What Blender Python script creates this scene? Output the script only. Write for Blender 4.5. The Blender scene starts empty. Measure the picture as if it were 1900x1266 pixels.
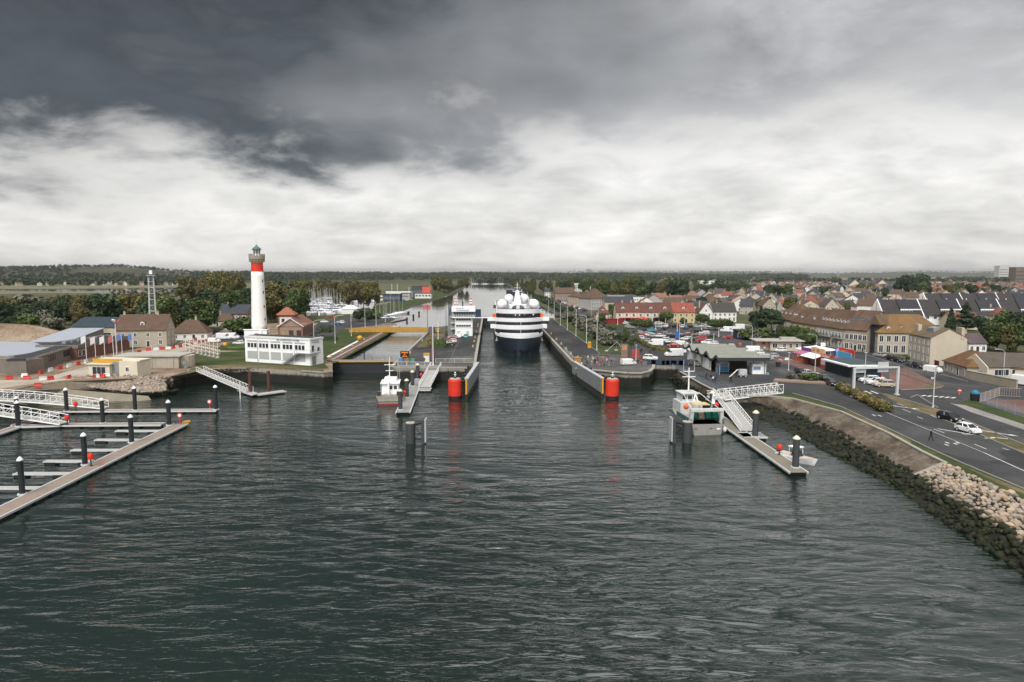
import bpy, bmesh, math, random
import numpy as np
from mathutils import Vector, Matrix
R = math.radians
random.seed(7); rng = np.random.default_rng(7)
sc = bpy.context.scene
COL = sc.collection
# ---------------------------------------------------------------- camera
CZ = 26.0                       # camera height above the quay; the quay is z = 0
WZ = -3.6                       # outer harbour water level
KZ = -0.9                       # canal water level
F = 24.0/36.0*1900              # focal length in photograph pixels
TH = math.atan((633-507)/F)     # camera looks a little down
cam = bpy.data.objects.new('camera', bpy.data.cameras.new('camera'))
COL.objects.link(cam)
cam.data.lens = 24; cam.data.sensor_width = 36
cam.data.clip_start = 0.5; cam.data.clip_end = 60000
cam.location = (0, 0, CZ); cam.rotation_euler = (math.pi/2-TH, 0, 0)
sc.camera = cam
# ---------------------------------------------------------------- sky, sun, exposure
SKYROT = R(-12)
SUN_EL, SUN_AZ = R(52), R(205)   # azimuth clockwise from +Y: behind the camera, a little to the left
w = bpy.data.worlds.new('World'); sc.world = w; w.use_nodes = True
nt = w.node_tree; N = nt.nodes; N.clear()
def wn(t, **k):
    n = N.new(t)
    for a, b in k.items(): setattr(n, a, b)
    return n
def wl(a, b): nt.links.new(a, b)
def wmath(op, a, b=None, c=None, clamp=False):
    n = wn('ShaderNodeMath', operation=op, use_clamp=clamp)
    for i, v in enumerate((a, b, c)):
        if v is None: continue
        if isinstance(v, (int, float)): n.inputs[i].default_value = v
        else: wl(v, n.inputs[i])
    return n.outputs[0]
def wramp(fac, pts, interp='LINEAR'):
    n = wn('ShaderNodeValToRGB'); cr = n.color_ramp; cr.interpolation = interp
    while len(cr.elements) > 1: cr.elements.remove(cr.elements[-1])
    cr.elements[0].position = pts[0][0]; cr.elements[0].color = (*pts[0][1], 1)
    for p, c in pts[1:]:
        e = cr.elements.new(p); e.color = (*c, 1)
    wl(fac, n.inputs[0]); return n.outputs[0]
def wnoise(vec, scale, detail, rough=.55, dist=0.0):
    n = wn('ShaderNodeTexNoise'); n.inputs['Scale'].default_value = scale
    n.inputs['Detail'].default_value = detail; n.inputs['Roughness'].default_value = rough
    n.inputs['Distortion'].default_value = dist
    wl(vec, n.inputs['Vector']); return n.outputs['Fac']
tc = wn('ShaderNodeTexCoord'); rot = wn('ShaderNodeMapping'); rot.inputs['Rotation'].default_value = (0, 0, SKYROT); wl(tc.outputs['Generated'], rot.inputs[0]); D = rot.outputs[0]
sep = wn('ShaderNodeSeparateXYZ'); wl(D, sep.inputs[0])
dx, dy, dz = sep.outputs
zc = wmath('MAXIMUM', dz, 0.0)
den = wmath('ADD', zc, 0.22)
comb = wn('ShaderNodeCombineXYZ')
wl(wmath('DIVIDE', dx, den), comb.inputs[0]); wl(wmath('DIVIDE', dy, den), comb.inputs[1]); comb.inputs[2].default_value = 14.6
P = comb.outputs[0]                                   # direction projected on a cloud layer
elev = wmath('MULTIPLY', wmath('ARCSINE', zc), 57.2958)
big = wmath('SUBTRACT', wnoise(P, 1.05, 3, .5, .2), .5)       # large masses
mid = wmath('SUBTRACT', wnoise(P, 3.1, 9, .60, .35), .5)      # billows and ragged edges
map3 = wn('ShaderNodeMapping'); map3.inputs['Scale'].default_value = (1, 1, 2.1); map3.inputs['Location'].default_value = (2.2, 3.1, .9); wl(D, map3.inputs[0])
puff = wmath('SUBTRACT', wnoise(map3.outputs[0], 6.0, 10, .58, .3), .5)
sx0 = wn('ShaderNodeSeparateXYZ'); wl(tc.outputs['Generated'], sx0.inputs[0]); dx = sx0.outputs[0]
# a grey layer whose ragged lower edge hangs about ten degrees up, darkest towards the left; bright haze below it, lighter overcast overhead
def wadd(*a):
    r = a[0]
    for x in a[1:]: r = wmath('ADD', r, x)
    return r
def wmixc(f, a, b_):
    n = wn('ShaderNodeMix', data_type='RGBA'); wl(f, n.inputs[0])
    for i, v in ((6, a), (7, b_)):
        if isinstance(v, tuple): n.inputs[i].default_value = (*v, 1)
        else: wl(v, n.inputs[i])
    return n.outputs[2]
def wscale(c, k):
    n = wn('ShaderNodeVectorMath', operation='SCALE')
    if isinstance(c, tuple): n.inputs[0].default_value = c
    else: wl(c, n.inputs[0])
    wl(k, n.inputs['Scale']); return n.outputs[0]
def wstep(x, lo, hi):
    n = wn('ShaderNodeMapRange', interpolation_type='SMOOTHSTEP'); wl(x, n.inputs[0]); n.inputs[1].default_value = lo; n.inputs[2].default_value = hi; return n.outputs[0]
edge = wadd(elev, wmath('MULTIPLY', big, 15.0), wmath('MULTIPLY', mid, 10.0), wmath('MULTIPLY', puff, 17.0), wmath('MULTIPLY', dx, -5.0))
cover = wstep(edge, 7.5, 14.5)
sx = wn('ShaderNodeSeparateXYZ'); wl(tc.outputs['Generated'], sx.inputs[0]); dx, dy = sx.outputs[0], sx.outputs[1]
dk = wmath('ADD', wadd(wmath('MULTIPLY', dx, -1.7), wmath('MULTIPLY', big, 1.8), wmath('MULTIPLY', mid, 1.1), wmath('MULTIPLY', puff, .5), wmath('MULTIPLY', wmath('MAXIMUM', wmath('SUBTRACT', elev, 13.0), 0.0), .035)), .16, clamp=True)
low = wscale((.425, .418, .407), wadd(wmath('MULTIPLY', mid, .75), wmath('MULTIPLY', puff, 1.0), 1.0))
grey = wscale(wmixc(dk, (.225, .227, .231), (.038, .043, .048)), wadd(wmath('MULTIPLY', mid, 1.2), wmath('MULTIPLY', puff, 1.4), 1.0))
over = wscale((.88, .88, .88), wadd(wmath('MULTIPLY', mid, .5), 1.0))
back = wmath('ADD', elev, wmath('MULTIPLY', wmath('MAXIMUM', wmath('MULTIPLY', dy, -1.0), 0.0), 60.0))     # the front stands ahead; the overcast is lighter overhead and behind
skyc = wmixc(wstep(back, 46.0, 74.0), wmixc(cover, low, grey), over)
sky = wn('ShaderNodeTexSky', sky_type='NISHITA'); sky.sun_disc = False
sky.sun_elevation = SUN_EL; sky.sun_rotation = SUN_AZ
bgs = wn('ShaderNodeBackground'); bgs.inputs[1].default_value = 0.05; wl(sky.outputs[0], bgs.inputs[0])
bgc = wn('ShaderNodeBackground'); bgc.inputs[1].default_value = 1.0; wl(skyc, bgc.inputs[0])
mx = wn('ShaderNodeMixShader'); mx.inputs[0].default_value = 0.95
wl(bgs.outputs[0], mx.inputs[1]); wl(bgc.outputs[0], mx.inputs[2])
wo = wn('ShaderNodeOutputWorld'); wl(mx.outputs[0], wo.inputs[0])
sun = bpy.data.objects.new('sun', bpy.data.lights.new('sun', 'SUN')); COL.objects.link(sun)
sun.data.energy = 1.5; sun.data.angle = R(25); sun.data.color = (1, .97, .93)
sd = Vector((math.sin(SUN_AZ)*math.cos(SUN_EL), math.cos(SUN_AZ)*math.cos(SUN_EL), math.sin(SUN_EL)))
sun.rotation_euler = sd.to_track_quat('Z', 'Y').to_euler()
sc.view_settings.view_transform = 'Standard'; sc.view_settings.look = 'None'
sc.view_settings.exposure = 1.05; sc.view_settings.gamma = 1.0; sc.view_settings.use_curve_mapping = False
sc.cycles.use_denoising = True
sc.cycles.max_bounces = 5; sc.cycles.diffuse_bounces = 2; sc.cycles.glossy_bounces = 3
sc.cycles.transmission_bounces = 2; sc.cycles.volume_bounces = 0; sc.cycles.transparent_max_bounces = 6
sc.cycles.caustics_reflective = False; sc.cycles.caustics_refractive = False
# ---------------------------------------------------------------- helpers
def ray(px, py):
    a, b = (px-950)/F, (633-py)/F
    return Vector((a, math.cos(TH)+b*math.sin(TH), -math.sin(TH)+b*math.cos(TH)))
def G(px, py, z=0.0):
    """the point of the place at height z that stands at this spot of the photograph"""
    d = ray(px, py); t = (z-CZ)/d.z
    return Vector((d.x*t, d.y*t, z))
def A(px, py, Y):
    """the point at distance Y in this direction"""
    d = ray(px, py); t = Y/d.y
    return Vector((d.x*t, Y, CZ+d.z*t))
AZL = math.atan((910-950)/F)            # heading of the lock
UX, VX = Vector((math.cos(AZL), -math.sin(AZL), 0)), Vector((math.sin(AZL), math.cos(AZL), 0))
def L(u, v, z=0.0):
    """lock frame: u across, v along"""
    p = UX*u+VX*v; p.z = z; return p
LOCKRZ = -AZL
class MB:
    def __init__(s): s.v = []; s.f = []; s.m = []
    def add(s, vs, fs, m=0):
        o = len(s.v); s.v += [tuple(p) for p in vs]
        for f in fs: s.f.append(tuple(i+o for i in f)); s.m.append(m)
        return s
    def box(s, x0, x1, y0, y1, z0, z1, m=0):
        return s.add([(x0,y0,z0),(x1,y0,z0),(x1,y1,z0),(x0,y1,z0),(x0,y0,z1),(x1,y0,z1),(x1,y1,z1),(x0,y1,z1)],
              [(3,2,1,0),(4,5,6,7),(0,1,5,4),(1,2,6,5),(2,3,7,6),(3,0,4,7)], m)
    def bar(s, a, b, wd, ht=None, m=0):
        """a beam of rectangular section from a to b"""
        a, b = Vector(a), Vector(b); ht = wd if ht is None else ht
        d = (b-a).normalized(); up = Vector((0,0,1)) if abs(d.z) < .95 else Vector((0,1,0))
        sx = d.cross(up).normalized()*wd/2; sy = sx.cross(d).normalized()*ht/2
        return s.add([a-sx-sy,a+sx-sy,a+sx+sy,a-sx+sy,b-sx-sy,b+sx-sy,b+sx+sy,b-sx+sy],
              [(0,1,2,3),(7,6,5,4),(4,5,1,0),(5,6,2,1),(6,7,3,2),(7,4,0,3)], m)
    def tube(s, a, b, r, n=6, m=0, r1=None):
        a, b = Vector(a), Vector(b); r1 = r if r1 is None else r1
        d = (b-a).normalized(); up = Vector((0,0,1)) if abs(d.z) < .95 else Vector((0,1,0))
        sx = d.cross(up).normalized(); sy = sx.cross(d).normalized(); o = len(s.v)
        for p, rr in ((a, r), (b, r1)):
            for i in range(n):
                t = 2*math.pi*i/n; s.v.append(tuple(p+sx*math.cos(t)*rr+sy*math.sin(t)*rr))
        for i in range(n):
            j = (i+1) % n; s.f.append((o+j, o+i, o+n+i, o+n+j)); s.m.append(m)
        s.f.append(tuple(o+i for i in range(n))); s.m.append(m)
        s.f.append(tuple(o+n+i for i in reversed(range(n)))); s.m.append(m)
        return s
    def cyl(s, x, y, z0, z1, r, r1=None, n=12, m=0):
        return s.lathe([(r, z0), (r if r1 is None else r1, z1)], n, m, x, y)
    def lathe(s, prof, n=16, m=0, cx=0, cy=0, cap=True):
        o = len(s.v); k = len(prof)
        for r, z in prof:
            for i in range(n):
                t = 2*math.pi*i/n; s.v.append((cx+r*math.cos(t), cy+r*math.sin(t), z))
        for j in range(k-1):
            for i in range(n):
                i2 = (i+1) % n
                s.f.append((o+j*n+i, o+j*n+i2, o+(j+1)*n+i2, o+(j+1)*n+i)); s.m.append(m)
        if cap:
            s.f.append(tuple(o+i for i in reversed(range(n)))); s.m.append(m)
            s.f.append(tuple(o+(k-1)*n+i for i in range(n))); s.m.append(m)
        return s
    def prism(s, poly, z0, z1, m=0, mside=None):
        n = len(poly); area = sum(poly[i][0]*poly[(i+1)%n][1]-poly[(i+1)%n][0]*poly[i][1] for i in range(n))
        if area < 0: poly = list(reversed(poly))
        o = len(s.v); ms = m if mside is None else mside
        s.v += [(p[0], p[1], z0) for p in poly]+[(p[0], p[1], z1) for p in poly]
        s.f.append(tuple(o+n+i for i in range(n))); s.m.append(m)
        s.f.append(tuple(o+i for i in reversed(range(n)))); s.m.append(ms)
        for i in range(n):
            j = (i+1) % n; s.f.append((o+i, o+j, o+n+j, o+n+i)); s.m.append(ms)
        return s
    def sheet(s, poly, z, m=0):
        n = len(poly); area = sum(poly[i][0]*poly[(i+1)%n][1]-poly[(i+1)%n][0]*poly[i][1] for i in range(n))
        if area < 0: poly = list(reversed(poly))
        return s.add([(p[0], p[1], z) for p in poly], [tuple(range(n))], m)
    def ball(s, c, r, n=10, k=6, m=0, sz=1.0):
        prof = [(max(.001, r*math.sin(math.pi*i/k)), c[2]-r*sz*math.cos(math.pi*i/k)) for i in range(k+1)]
        return s.lathe(prof, n, m, c[0], c[1], cap=False)
    def loft(s, rings, m=0, closed=True, cap=True):
        o = len(s.v); n = len(rings[0])
        for r in rings: s.v += [tuple(p) for p in r]
        for j in range(len(rings)-1):
            for i in range(n if closed else n-1):
                i2 = (i+1) % n
                s.f.append((o+j*n+i, o+j*n+i2, o+(j+1)*n+i2, o+(j+1)*n+i)); s.m.append(m)
        if cap:
            s.f.append(tuple(o+i for i in reversed(range(n)))); s.m.append(m)
            s.f.append(tuple(o+(len(rings)-1)*n+i for i in range(n))); s.m.append(m)
        return s
    def mesh(s, name, mats, smooth=False):
        me = bpy.data.meshes.new(name); me.from_pydata(s.v, [], s.f)
        mats = mats if isinstance(mats, (list, tuple)) else [mats]
        for q in mats: me.materials.append(q)
        if len(mats) > 1: me.polygons.foreach_set('material_index', s.m)
        if smooth: me.polygons.foreach_set('use_smooth', [True]*len(s.f))
        me.update(); return me
    def build(s, name, mats, parent=None, loc=None, rz=0.0, smooth=False):
        return put(name, s.mesh(name, mats, smooth), parent, loc, rz)
def put(name, me, parent=None, loc=None, rz=0.0, color=None):
    o = bpy.data.objects.new(name, me); COL.objects.link(o)
    if parent is not None: o.parent = parent
    if loc is not None: o.location = loc
    if rz: o.rotation_euler = (0, 0, rz)
    if color is not None: o.color = (*color, 1)
    return o
def tag(o, label=None, cat=None, group=None, kind=None):
    if label: o['label'] = label
    if cat: o['category'] = cat
    if group: o['group'] = group
    if kind: o['kind'] = kind
    return o
def thing(name, label, cat, loc=(0,0,0), rz=0.0, group=None):
    o = put(name, None, None, loc, rz); o.empty_display_size = .5
    return tag(o, label, cat, group)
def struct(name, mb, mats, kind='structure', **k):
    return tag(mb.build(name, mats, **k), kind=kind)
KIDS = {}
def dup(root, loc, rz=0.0, label=None, group=None, scale=None, color=None, parts=None):
    """a copy of a thing, its parts and their sub-parts"""
    def rec(o, par):
        c = o.copy(); COL.objects.link(c); c.parent = par
        if color is not None and o.get('paint'): c.color = (*color, 1)
        for ch in o.children: rec(ch, c)
        return c
    r = rec(root, None); r.location = loc; r.rotation_euler = (0, 0, rz)
    if scale is not None: r.scale = scale if hasattr(scale, '__len__') else (scale,)*3
    if label: r['label'] = label
    if group: r['group'] = group
    return r
def remove_tree(o):
    for c in list(o.children): remove_tree(c)
    bpy.data.objects.remove(o)
ORD = ['', 'first', 'second', 'third', 'fourth', 'fifth', 'sixth', 'seventh', 'eighth', 'ninth', 'tenth', 'eleventh', 'twelfth', 'thirteenth',
       'fourteenth', 'fifteenth', 'sixteenth', 'seventeenth', 'eighteenth', 'nineteenth', 'twentieth']
def nth(i):
    return ORD[i] if i <= 20 else ('twenty-', 'thirty-', 'forty-')[i//10-2]+ORD[i % 10] if i % 10 else ('', '', '', 'thirtieth', 'fortieth')[i//10]
# ---------------------------------------------------------------- materials
def srgb(r, g, b):
    return tuple(((c/255)/12.92 if c/255 <= .04045 else ((c/255+.055)/1.055)**2.4) for c in (r, g, b))
class NT:
    def __init__(s, name):
        s.mat = bpy.data.materials.new(name); s.mat.use_nodes = True
        s.t = s.mat.node_tree; s.b = s.t.nodes['Principled BSDF']
    def n(s, typ, **k):
        q = s.t.nodes.new(typ)
        for a, b in k.items(): setattr(q, a, b)
        return q
    def l(s, a, b): s.t.links.new(a, b)
    def val(s, sock, v):
        if isinstance(v, (int, float, tuple, list)): sock.default_value = v
        else: s.l(v, sock)
    def math(s, op, a, b=None, c=None, clamp=False):
        q = s.n('ShaderNodeMath', operation=op, use_clamp=clamp)
        for i, v in enumerate((a, b, c)):
            if v is not None: s.val(q.inputs[i], v)
        return q.outputs[0]
    def pos(s, scale=(1,1,1), obj=False, rot=(0,0,0)):
        src = s.n('ShaderNodeTexCoord').outputs['Object'] if obj else s.n('ShaderNodeNewGeometry').outputs['Position']
        q = s.n('ShaderNodeMapping'); q.inputs['Scale'].default_value = scale; q.inputs['Rotation'].default_value = rot
        s.l(src, q.inputs[0]); return q.outputs[0]
    def noise(s, vec, scale, detail=4, rough=.55, dist=0.0):
        q = s.n('ShaderNodeTexNoise'); q.inputs['Scale'].default_value = scale; q.inputs['Detail'].default_value = detail
        q.inputs['Roughness'].default_value = rough; q.inputs['Distortion'].default_value = dist
        s.l(vec, q.inputs['Vector']); return q.outputs['Fac']
    def ramp(s, fac, pts, interp='LINEAR'):
        q = s.n('ShaderNodeValToRGB'); cr = q.color_ramp; cr.interpolation = interp
        while len(cr.elements) > 1: cr.elements.remove(cr.elements[-1])
        c4 = lambda c: (*c, 1) if hasattr(c, '__len__') else (c, c, c, 1)
        cr.elements[0].position = pts[0][0]; cr.elements[0].color = c4(pts[0][1])
        for p, c in pts[1:]: cr.elements.new(p).color = c4(c)
        s.l(fac, q.inputs[0]); return q.outputs[0]
    def mix(s, fac, a, b, blend='MIX'):
        q = s.n('ShaderNodeMix', data_type='RGBA', blend_type=blend)
        c4 = lambda c: (*c, 1) if isinstance(c, tuple) and len(c) == 3 else c
        s.val(q.inputs[0], fac); s.val(q.inputs[6], c4(a)); s.val(q.inputs[7], c4(b)); return q.outputs[2]
    def mul(s, col, k):
        """multiply a colour by a grey value"""
        q = s.n('ShaderNodeVectorMath', operation='SCALE'); s.val(q.inputs[0], col if not isinstance(col, tuple) else (*col,)[:3]); s.val(q.inputs['Scale'], k)
        return q.outputs[0]
    def bump(s, h, strength=.5, dist=.05, prev=None):
        q = s.n('ShaderNodeBump'); q.inputs['Strength'].default_value = strength; q.inputs['Distance'].default_value = dist
        s.l(h, q.inputs['Height'])
        if prev is not None: s.l(prev, q.inputs['Normal'])
        return q.outputs[0]
    def done(s, col=None, rough=.8, normal=None, metal=0.0, spec=.3):
        if col is not None: s.val(s.b.inputs['Base Color'], (*col, 1) if isinstance(col, tuple) else col)
        s.val(s.b.inputs['Roughness'], rough); s.b.inputs['Metallic'].default_value = metal
        s.b.inputs['Specular IOR Level'].default_value = spec
        if normal is not None: s.l(normal, s.b.inputs['Normal'])
        return s.mat
MATS = {}
def M(name, col, rough=.8, var=.18, scale=.6, bump=0.0, metal=0.0, obj=False, streak=0.0, paint=False, spec=.3):
    """painted or bare surface: colour with large and fine wear, rain streaks, slight relief"""
    if name in MATS: return MATS[name]
    q = NT(name); p = q.pos(obj=obj)
    if paint: col = q.n('ShaderNodeObjectInfo').outputs['Color']
    k = q.math('MULTIPLY_ADD', q.math('SUBTRACT', q.noise(p, scale, 6, .6), .5), var*2.2, 1.0)
    k = q.math('MULTIPLY', k, q.math('MULTIPLY_ADD', q.math('SUBTRACT', q.noise(p, scale*9, 3, .6), .5), var*1.2, 1.0))
    if streak:
        ps = q.pos((1.3, 1.3, .12), obj)
        k = q.math('MULTIPLY', k, q.math('MULTIPLY_ADD', q.math('SUBTRACT', q.noise(ps, 1.5, 5, .65), .55, clamp=True), -streak*3, 1.0))
    c = q.mul(col, k)
    nrm = q.bump(q.noise(p, scale*7, 4), bump, .05) if bump else None
    MATS[name] = q.done(c, rough, nrm, metal, spec); return MATS[name]
# ---------------------------------------------------------------- setting: materials
def mat_water(name, deep, k=1.0, rg=.02, ior=2.15):
    q = NT(name); g = q.n('ShaderNodeNewGeometry').outputs['Position']
    def mp(sx, sy, rot=0): 
        m = q.n('ShaderNodeMapping'); m.inputs['Scale'].default_value = (sx, sy, 1); m.inputs['Rotation'].default_value = (0, 0, rot)
        q.l(g, m.inputs[0]); return m.outputs[0]
    calm = q.ramp(q.noise(mp(.018, .03, .3), 1.0, 5, .6, .8), [(.36, .30), (.60, 1.15)])
    s1 = q.noise(mp(.085, .34, .10), 1.0, 2, .5, .7)
    s2 = q.noise(mp(.26, .95, -.12), 1.0, 3, .55, .7)
    s3 = q.noise(mp(.95, 2.4, .2), 1.0, 3, .6, .4)
    h = q.math('MULTIPLY_ADD', s1, .35*k, q.math('MULTIPLY_ADD', s2, .16*k, q.math('MULTIPLY', s3, .06*k)))
    h = q.math('MULTIPLY', h, calm)
    nrm = q.bump(h, 1.0, 1.0)
    mud = q.noise(mp(.012, .012), 1.0, 5, .6, .5)
    col = q.mix(q.ramp(mud, [(.35, 0.0), (.65, 1.0)]), deep, tuple(c*1.35 for c in deep))
    m = q.done(col, rg, nrm, 0, .5); q.b.inputs['IOR'].default_value = ior
    return m
W_SEA = mat_water('harbour_water', (.0055, .0125, .0085))
W_CAN = mat_water('canal_water', (.030, .036, .034), .05, .02, 2.0)
W_LOCK = mat_water('lock_water', (.030, .036, .034), .22, .06, 1.9)
def mat_wall(name, dry, wet, line):
    """masonry that stands in tidal water: weed grows below the tide line"""
    q = NT(name); p = q.pos(); z = q.n('ShaderNodeSeparateXYZ'); q.l(p, z.inputs[0])
    n1 = q.noise(p, .5, 6, .65); n2 = q.noise(q.pos((1, 1, .15)), 1.1, 5, .6)
    e = q.math('ADD', z.outputs[2], q.math('MULTIPLY_ADD', n1, .9, q.math('MULTIPLY_ADD', n2, .7, -.8)))
    f = q.math('MULTIPLY_ADD', q.math('SUBTRACT', e, line), 1.8, .5, clamp=True)
    c = q.mix(f, q.mul(wet, q.math('MULTIPLY_ADD', n1, 1.2, .4)), q.mul(dry, q.math('MULTIPLY_ADD', n2, 1.1, .45)))
    return q.done(c, .85, q.bump(n1, .4, .15))
WALL = mat_wall('quay_masonry', (.26, .235, .19), (.016, .016, .013), -1.1)
WALLD = mat_wall('lock_masonry', (.22, .205, .175), (.02, .02, .017), -.9)
def mat_ground(name, cols, scale=.05, fine=1.5, rough=.95, bump=.2, patch=0):
    """mottled ground: two or three colours in patches with fine grain"""
    q = NT(name); p = q.pos(); a = q.noise(p, scale, 7, .62, .4); b = q.noise(p, fine, 5, .65)
    f = q.math('MULTIPLY_ADD', q.math('SUBTRACT', b, .5), .35, a)
    k = len(cols); c = q.ramp(f, [(.32+.36*i/(k-1), cols[i]) for i in range(k)])
    c = q.mul(c, q.math('MULTIPLY_ADD', b, .7, .65))
    if patch:      # resurfaced patches and worn wheel tracks
        v = q.n('ShaderNodeTexVoronoi', distance='CHEBYCHEV'); v.inputs['Scale'].default_value = 1; q.l(q.pos((.09, .05, 0), rot=(0, 0, .6)), v.inputs['Vector']); sp = q.n('ShaderNodeSeparateColor'); q.l(v.outputs['Color'], sp.inputs[0])
        k = q.math('MULTIPLY_ADD', q.math('SUBTRACT', sp.outputs[0], .5), patch, 1.0); k = q.math('MULTIPLY', k, q.math('MULTIPLY_ADD', q.noise(q.pos((.9, .06, 0), rot=(0, 0, .12)), 1.0, 4), patch*1.6, 1-patch*.8)); c = q.mul(c, k)
    return q.done(c, rough, q.bump(b, bump, .08), 0, .2)
ASPH = mat_ground('asphalt', [(.034, .034, .036), (.050, .050, .051), (.070, .068, .066)], .07, 3.0, patch=.5)
ASPHD = mat_ground('dark_asphalt', [(.028, .028, .030), (.041, .041, .043), (.056, .055, .055)], .06, 3.0, patch=.42)
QUAYC = mat_ground('quay_paving', [(.060, .058, .054), (.088, .085, .08), (.125, .12, .11)], .12, 2.0, patch=.3)
REDPAV = mat_ground('red_paving', [(.11, .062, .052), (.15, .083, .068), (.17, .105, .09)], .1, 2.0)
GRASS = mat_ground('grass', [(.022, .036, .011), (.040, .056, .016), (.080, .076, .032)], .09, 2.5, bump=.5)
DRYG = mat_ground('dry_grass', [(.05, .06, .022), (.10, .085, .042), (.17, .13, .075)], .12, 2.0, bump=.5)
EARTH = mat_ground('bare_earth', [(.12, .085, .055), (.20, .145, .10), (.29, .23, .17)], .10, 1.5)
SANDR = mat_ground('sandy_track', [(.27, .225, .175), (.36, .31, .25), (.42, .37, .31)], .08, 1.5)
PAVE = mat_ground('pavement', [(.17, .16, .15), (.23, .215, .2), (.27, .25, .23)], .15, 2.5)
FARG = mat_ground('farmland', [(.030, .040, .016), (.055, .062, .026), (.095, .088, .048), (.13, .105, .068)], .0035, .05)
SLOPE = mat_ground('slope_concrete', [(.055, .040, .030), (.105, .082, .062), (.19, .165, .135)], .22, 2.2, bump=.4)
PAINTW = M('road_paint', (.62, .62, .60), .7, .35, 2.0)
# ---------------------------------------------------------------- setting: water and land
mb = MB(); mb.sheet([(-14000, -14000), (14000, -14000), (14000, 420), (-14000, 420)], WZ-.2)
struct('harbour_water', mb, W_SEA)
def wave_sheet():
    """the wind-ruffled basin: a sum of short-crested waves, finely meshed where the waves are near"""
    r = np.random.default_rng(2); ny, nx = 440, 620
    rows = np.concatenate([np.linspace(684, 760, 60, endpoint=False), np.linspace(760, 1340, ny-60)]); cols = np.linspace(-260, 2160, nx)
    b_ = (633-rows)/F; dY = math.cos(TH)+b_*math.sin(TH); dZ = -math.sin(TH)+b_*math.cos(TH); tt = (WZ-CZ)/dZ; Yw = dY*tt
    X = ((cols[None, :]-950)/F)*tt[:, None]; Yg = np.repeat(Yw[:, None], nx, 1); Z = np.zeros_like(X); DX = np.zeros_like(X); DY = np.zeros_like(X)
    step = np.abs(np.gradient(Yw))[:, None]
    pat = sum(np.sin(X*r.uniform(.01, .06)+Yg*r.uniform(.02, .09)*r.choice([-1, 1])+r.uniform(0, 6.28)) for _ in range(7))/7
    patch = np.clip(.85+2.0*pat, .22, 1.7)
    centre = np.exp(-((X-12)/(18+.30*Yg))**2); patch *= .62+.62*centre
    for k in range(80):
        lam = math.exp(r.uniform(math.log(1.0), math.log(6.0))); th = r.normal()*.30; kv = 2*math.pi/lam; kx, ky = math.sin(th)*kv, math.cos(th)*kv; ph = r.uniform(0, 6.28)
        amp = .0120*lam/6.283*np.clip((lam/step-2.2)/2.5, 0, 1)*patch; a = kx*X+ky*Yg+ph; s_, c_ = np.sin(a), np.cos(a)
        Z += amp*s_; DX -= amp*1.1*c_*kx/kv; DY -= amp*1.1*c_*ky/kv
    rr = np.hypot(X-8, Yg-128); band = np.exp(-((rr-66)/9.5)**2)*np.exp(-((X-8)/30)**2); rg = rr+.9*pat*3                     # wash rolling out of the lock
    for lam, a0, p0 in ((2.1, .030, .4), (1.55, .018, 2.0), (2.9, .028, 4.0)): Z += a0*band*np.sin(rg*6.283/lam+p0)*np.clip((lam/step-2.2)/2.5, 0, 1)
    ed = np.minimum(np.minimum(np.arange(nx), nx-1-np.arange(nx))/12, 1)[None, :]; Z *= ed
    V = np.stack([X+DX*ed, Yg+DY*ed, WZ+Z], 2).reshape(-1, 3); i = (np.arange(ny-1)[:, None]*nx+np.arange(nx-1)[None, :]).ravel(); Q = np.stack([i+nx, i+nx+1, i+1, i], 1)
    me = bpy.data.meshes.new('basin_water'); me.vertices.add(len(V)); me.vertices.foreach_set('co', V.ravel()); me.loops.add(Q.size); me.loops.foreach_set('vertex_index', Q.ravel()); me.polygons.add(len(Q))
    me.polygons.foreach_set('loop_start', np.arange(len(Q))*4); me.polygons.foreach_set('use_smooth', [True]*len(Q)); me.materials.append(W_SEA); me.update(calc_edges=True); tag(put('basin_water', me), kind='structure')
wave_sheet()
mb = MB(); mb.sheet([L(-70, 326), L(-12.5, 326), L(-12.5, 392), L(60, 392), L(60, 1740), L(-70, 1740)], KZ)
struct('canal_water', mb, W_CAN)
mb = MB(); mb.sheet([L(-47.5, 204), L(-27.5, 204), L(-27.5, 325.9), L(-47.5, 325.9)], KZ); struct('lock_water', mb, W_LOCK)
CREST_R = [(1068, 684), (1100, 687), (1130, 690), (1165, 693), (1190, 693), (1205, 690), (1212, 684), (1213, 678), (1256, 678), (1262, 690), (1300, 712), (1330, 727),
           (1365, 737), (1425, 735), (1470, 740), (1560, 764), (1650, 805), (1710, 838), (1755, 860), (1830, 895), (1900, 927), (2020, 985), (2300, 1120)]
CREST_L = [(617, 674), (617, 690), (600, 692), (560, 689), (500, 685), (455, 683), (400, 684), (345, 690), (310, 700), (230, 702), (120, 708), (60, 716), (0, 728), (-200, 745)]
gl = lambda pts, z=0.0: [G(x, y, z) for x, y in pts]
cr = gl(CREST_R); clf = gl(CREST_L)
left = [L(-47, 203)]+clf[1:]+[Vector((-14000, 90, 0)), Vector((-14000, 14000, 0)), L(0, 14000), L(0, 1710), L(-47, 1710), L(-50, 850), L(-57, 680), L(-64, 560), L(-64, 400), L(-47, 345)]
right = [L(23.8, 190)]+cr+[Vector((60, -150, 0)), Vector((14000, -150, 0)), Vector((14000, 14000, 0)), L(0, 14000), L(0, 1710), L(41, 1710), L(43.5, 400), L(23.8, 390)]
mb = MB(); mb.prism(left, -9, 0, 0, 1); struct('ground_left', mb, [FARG, WALL])
mb = MB(); mb.prism(right, -9, 0, 0, 1); struct('ground_right', mb, [FARG, WALL])
mb = MB(); mb.prism([L(-28, 190), L(-26.5, 187.5), L(-6, 186.5), L(-4.2, 188), L(-4.2, 390), L(-13, 390), L(-13, 352), L(-28, 328)], -9, 0, 0, 1)
struct('lock_pier', mb, [QUAYC, WALLD])
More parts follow.
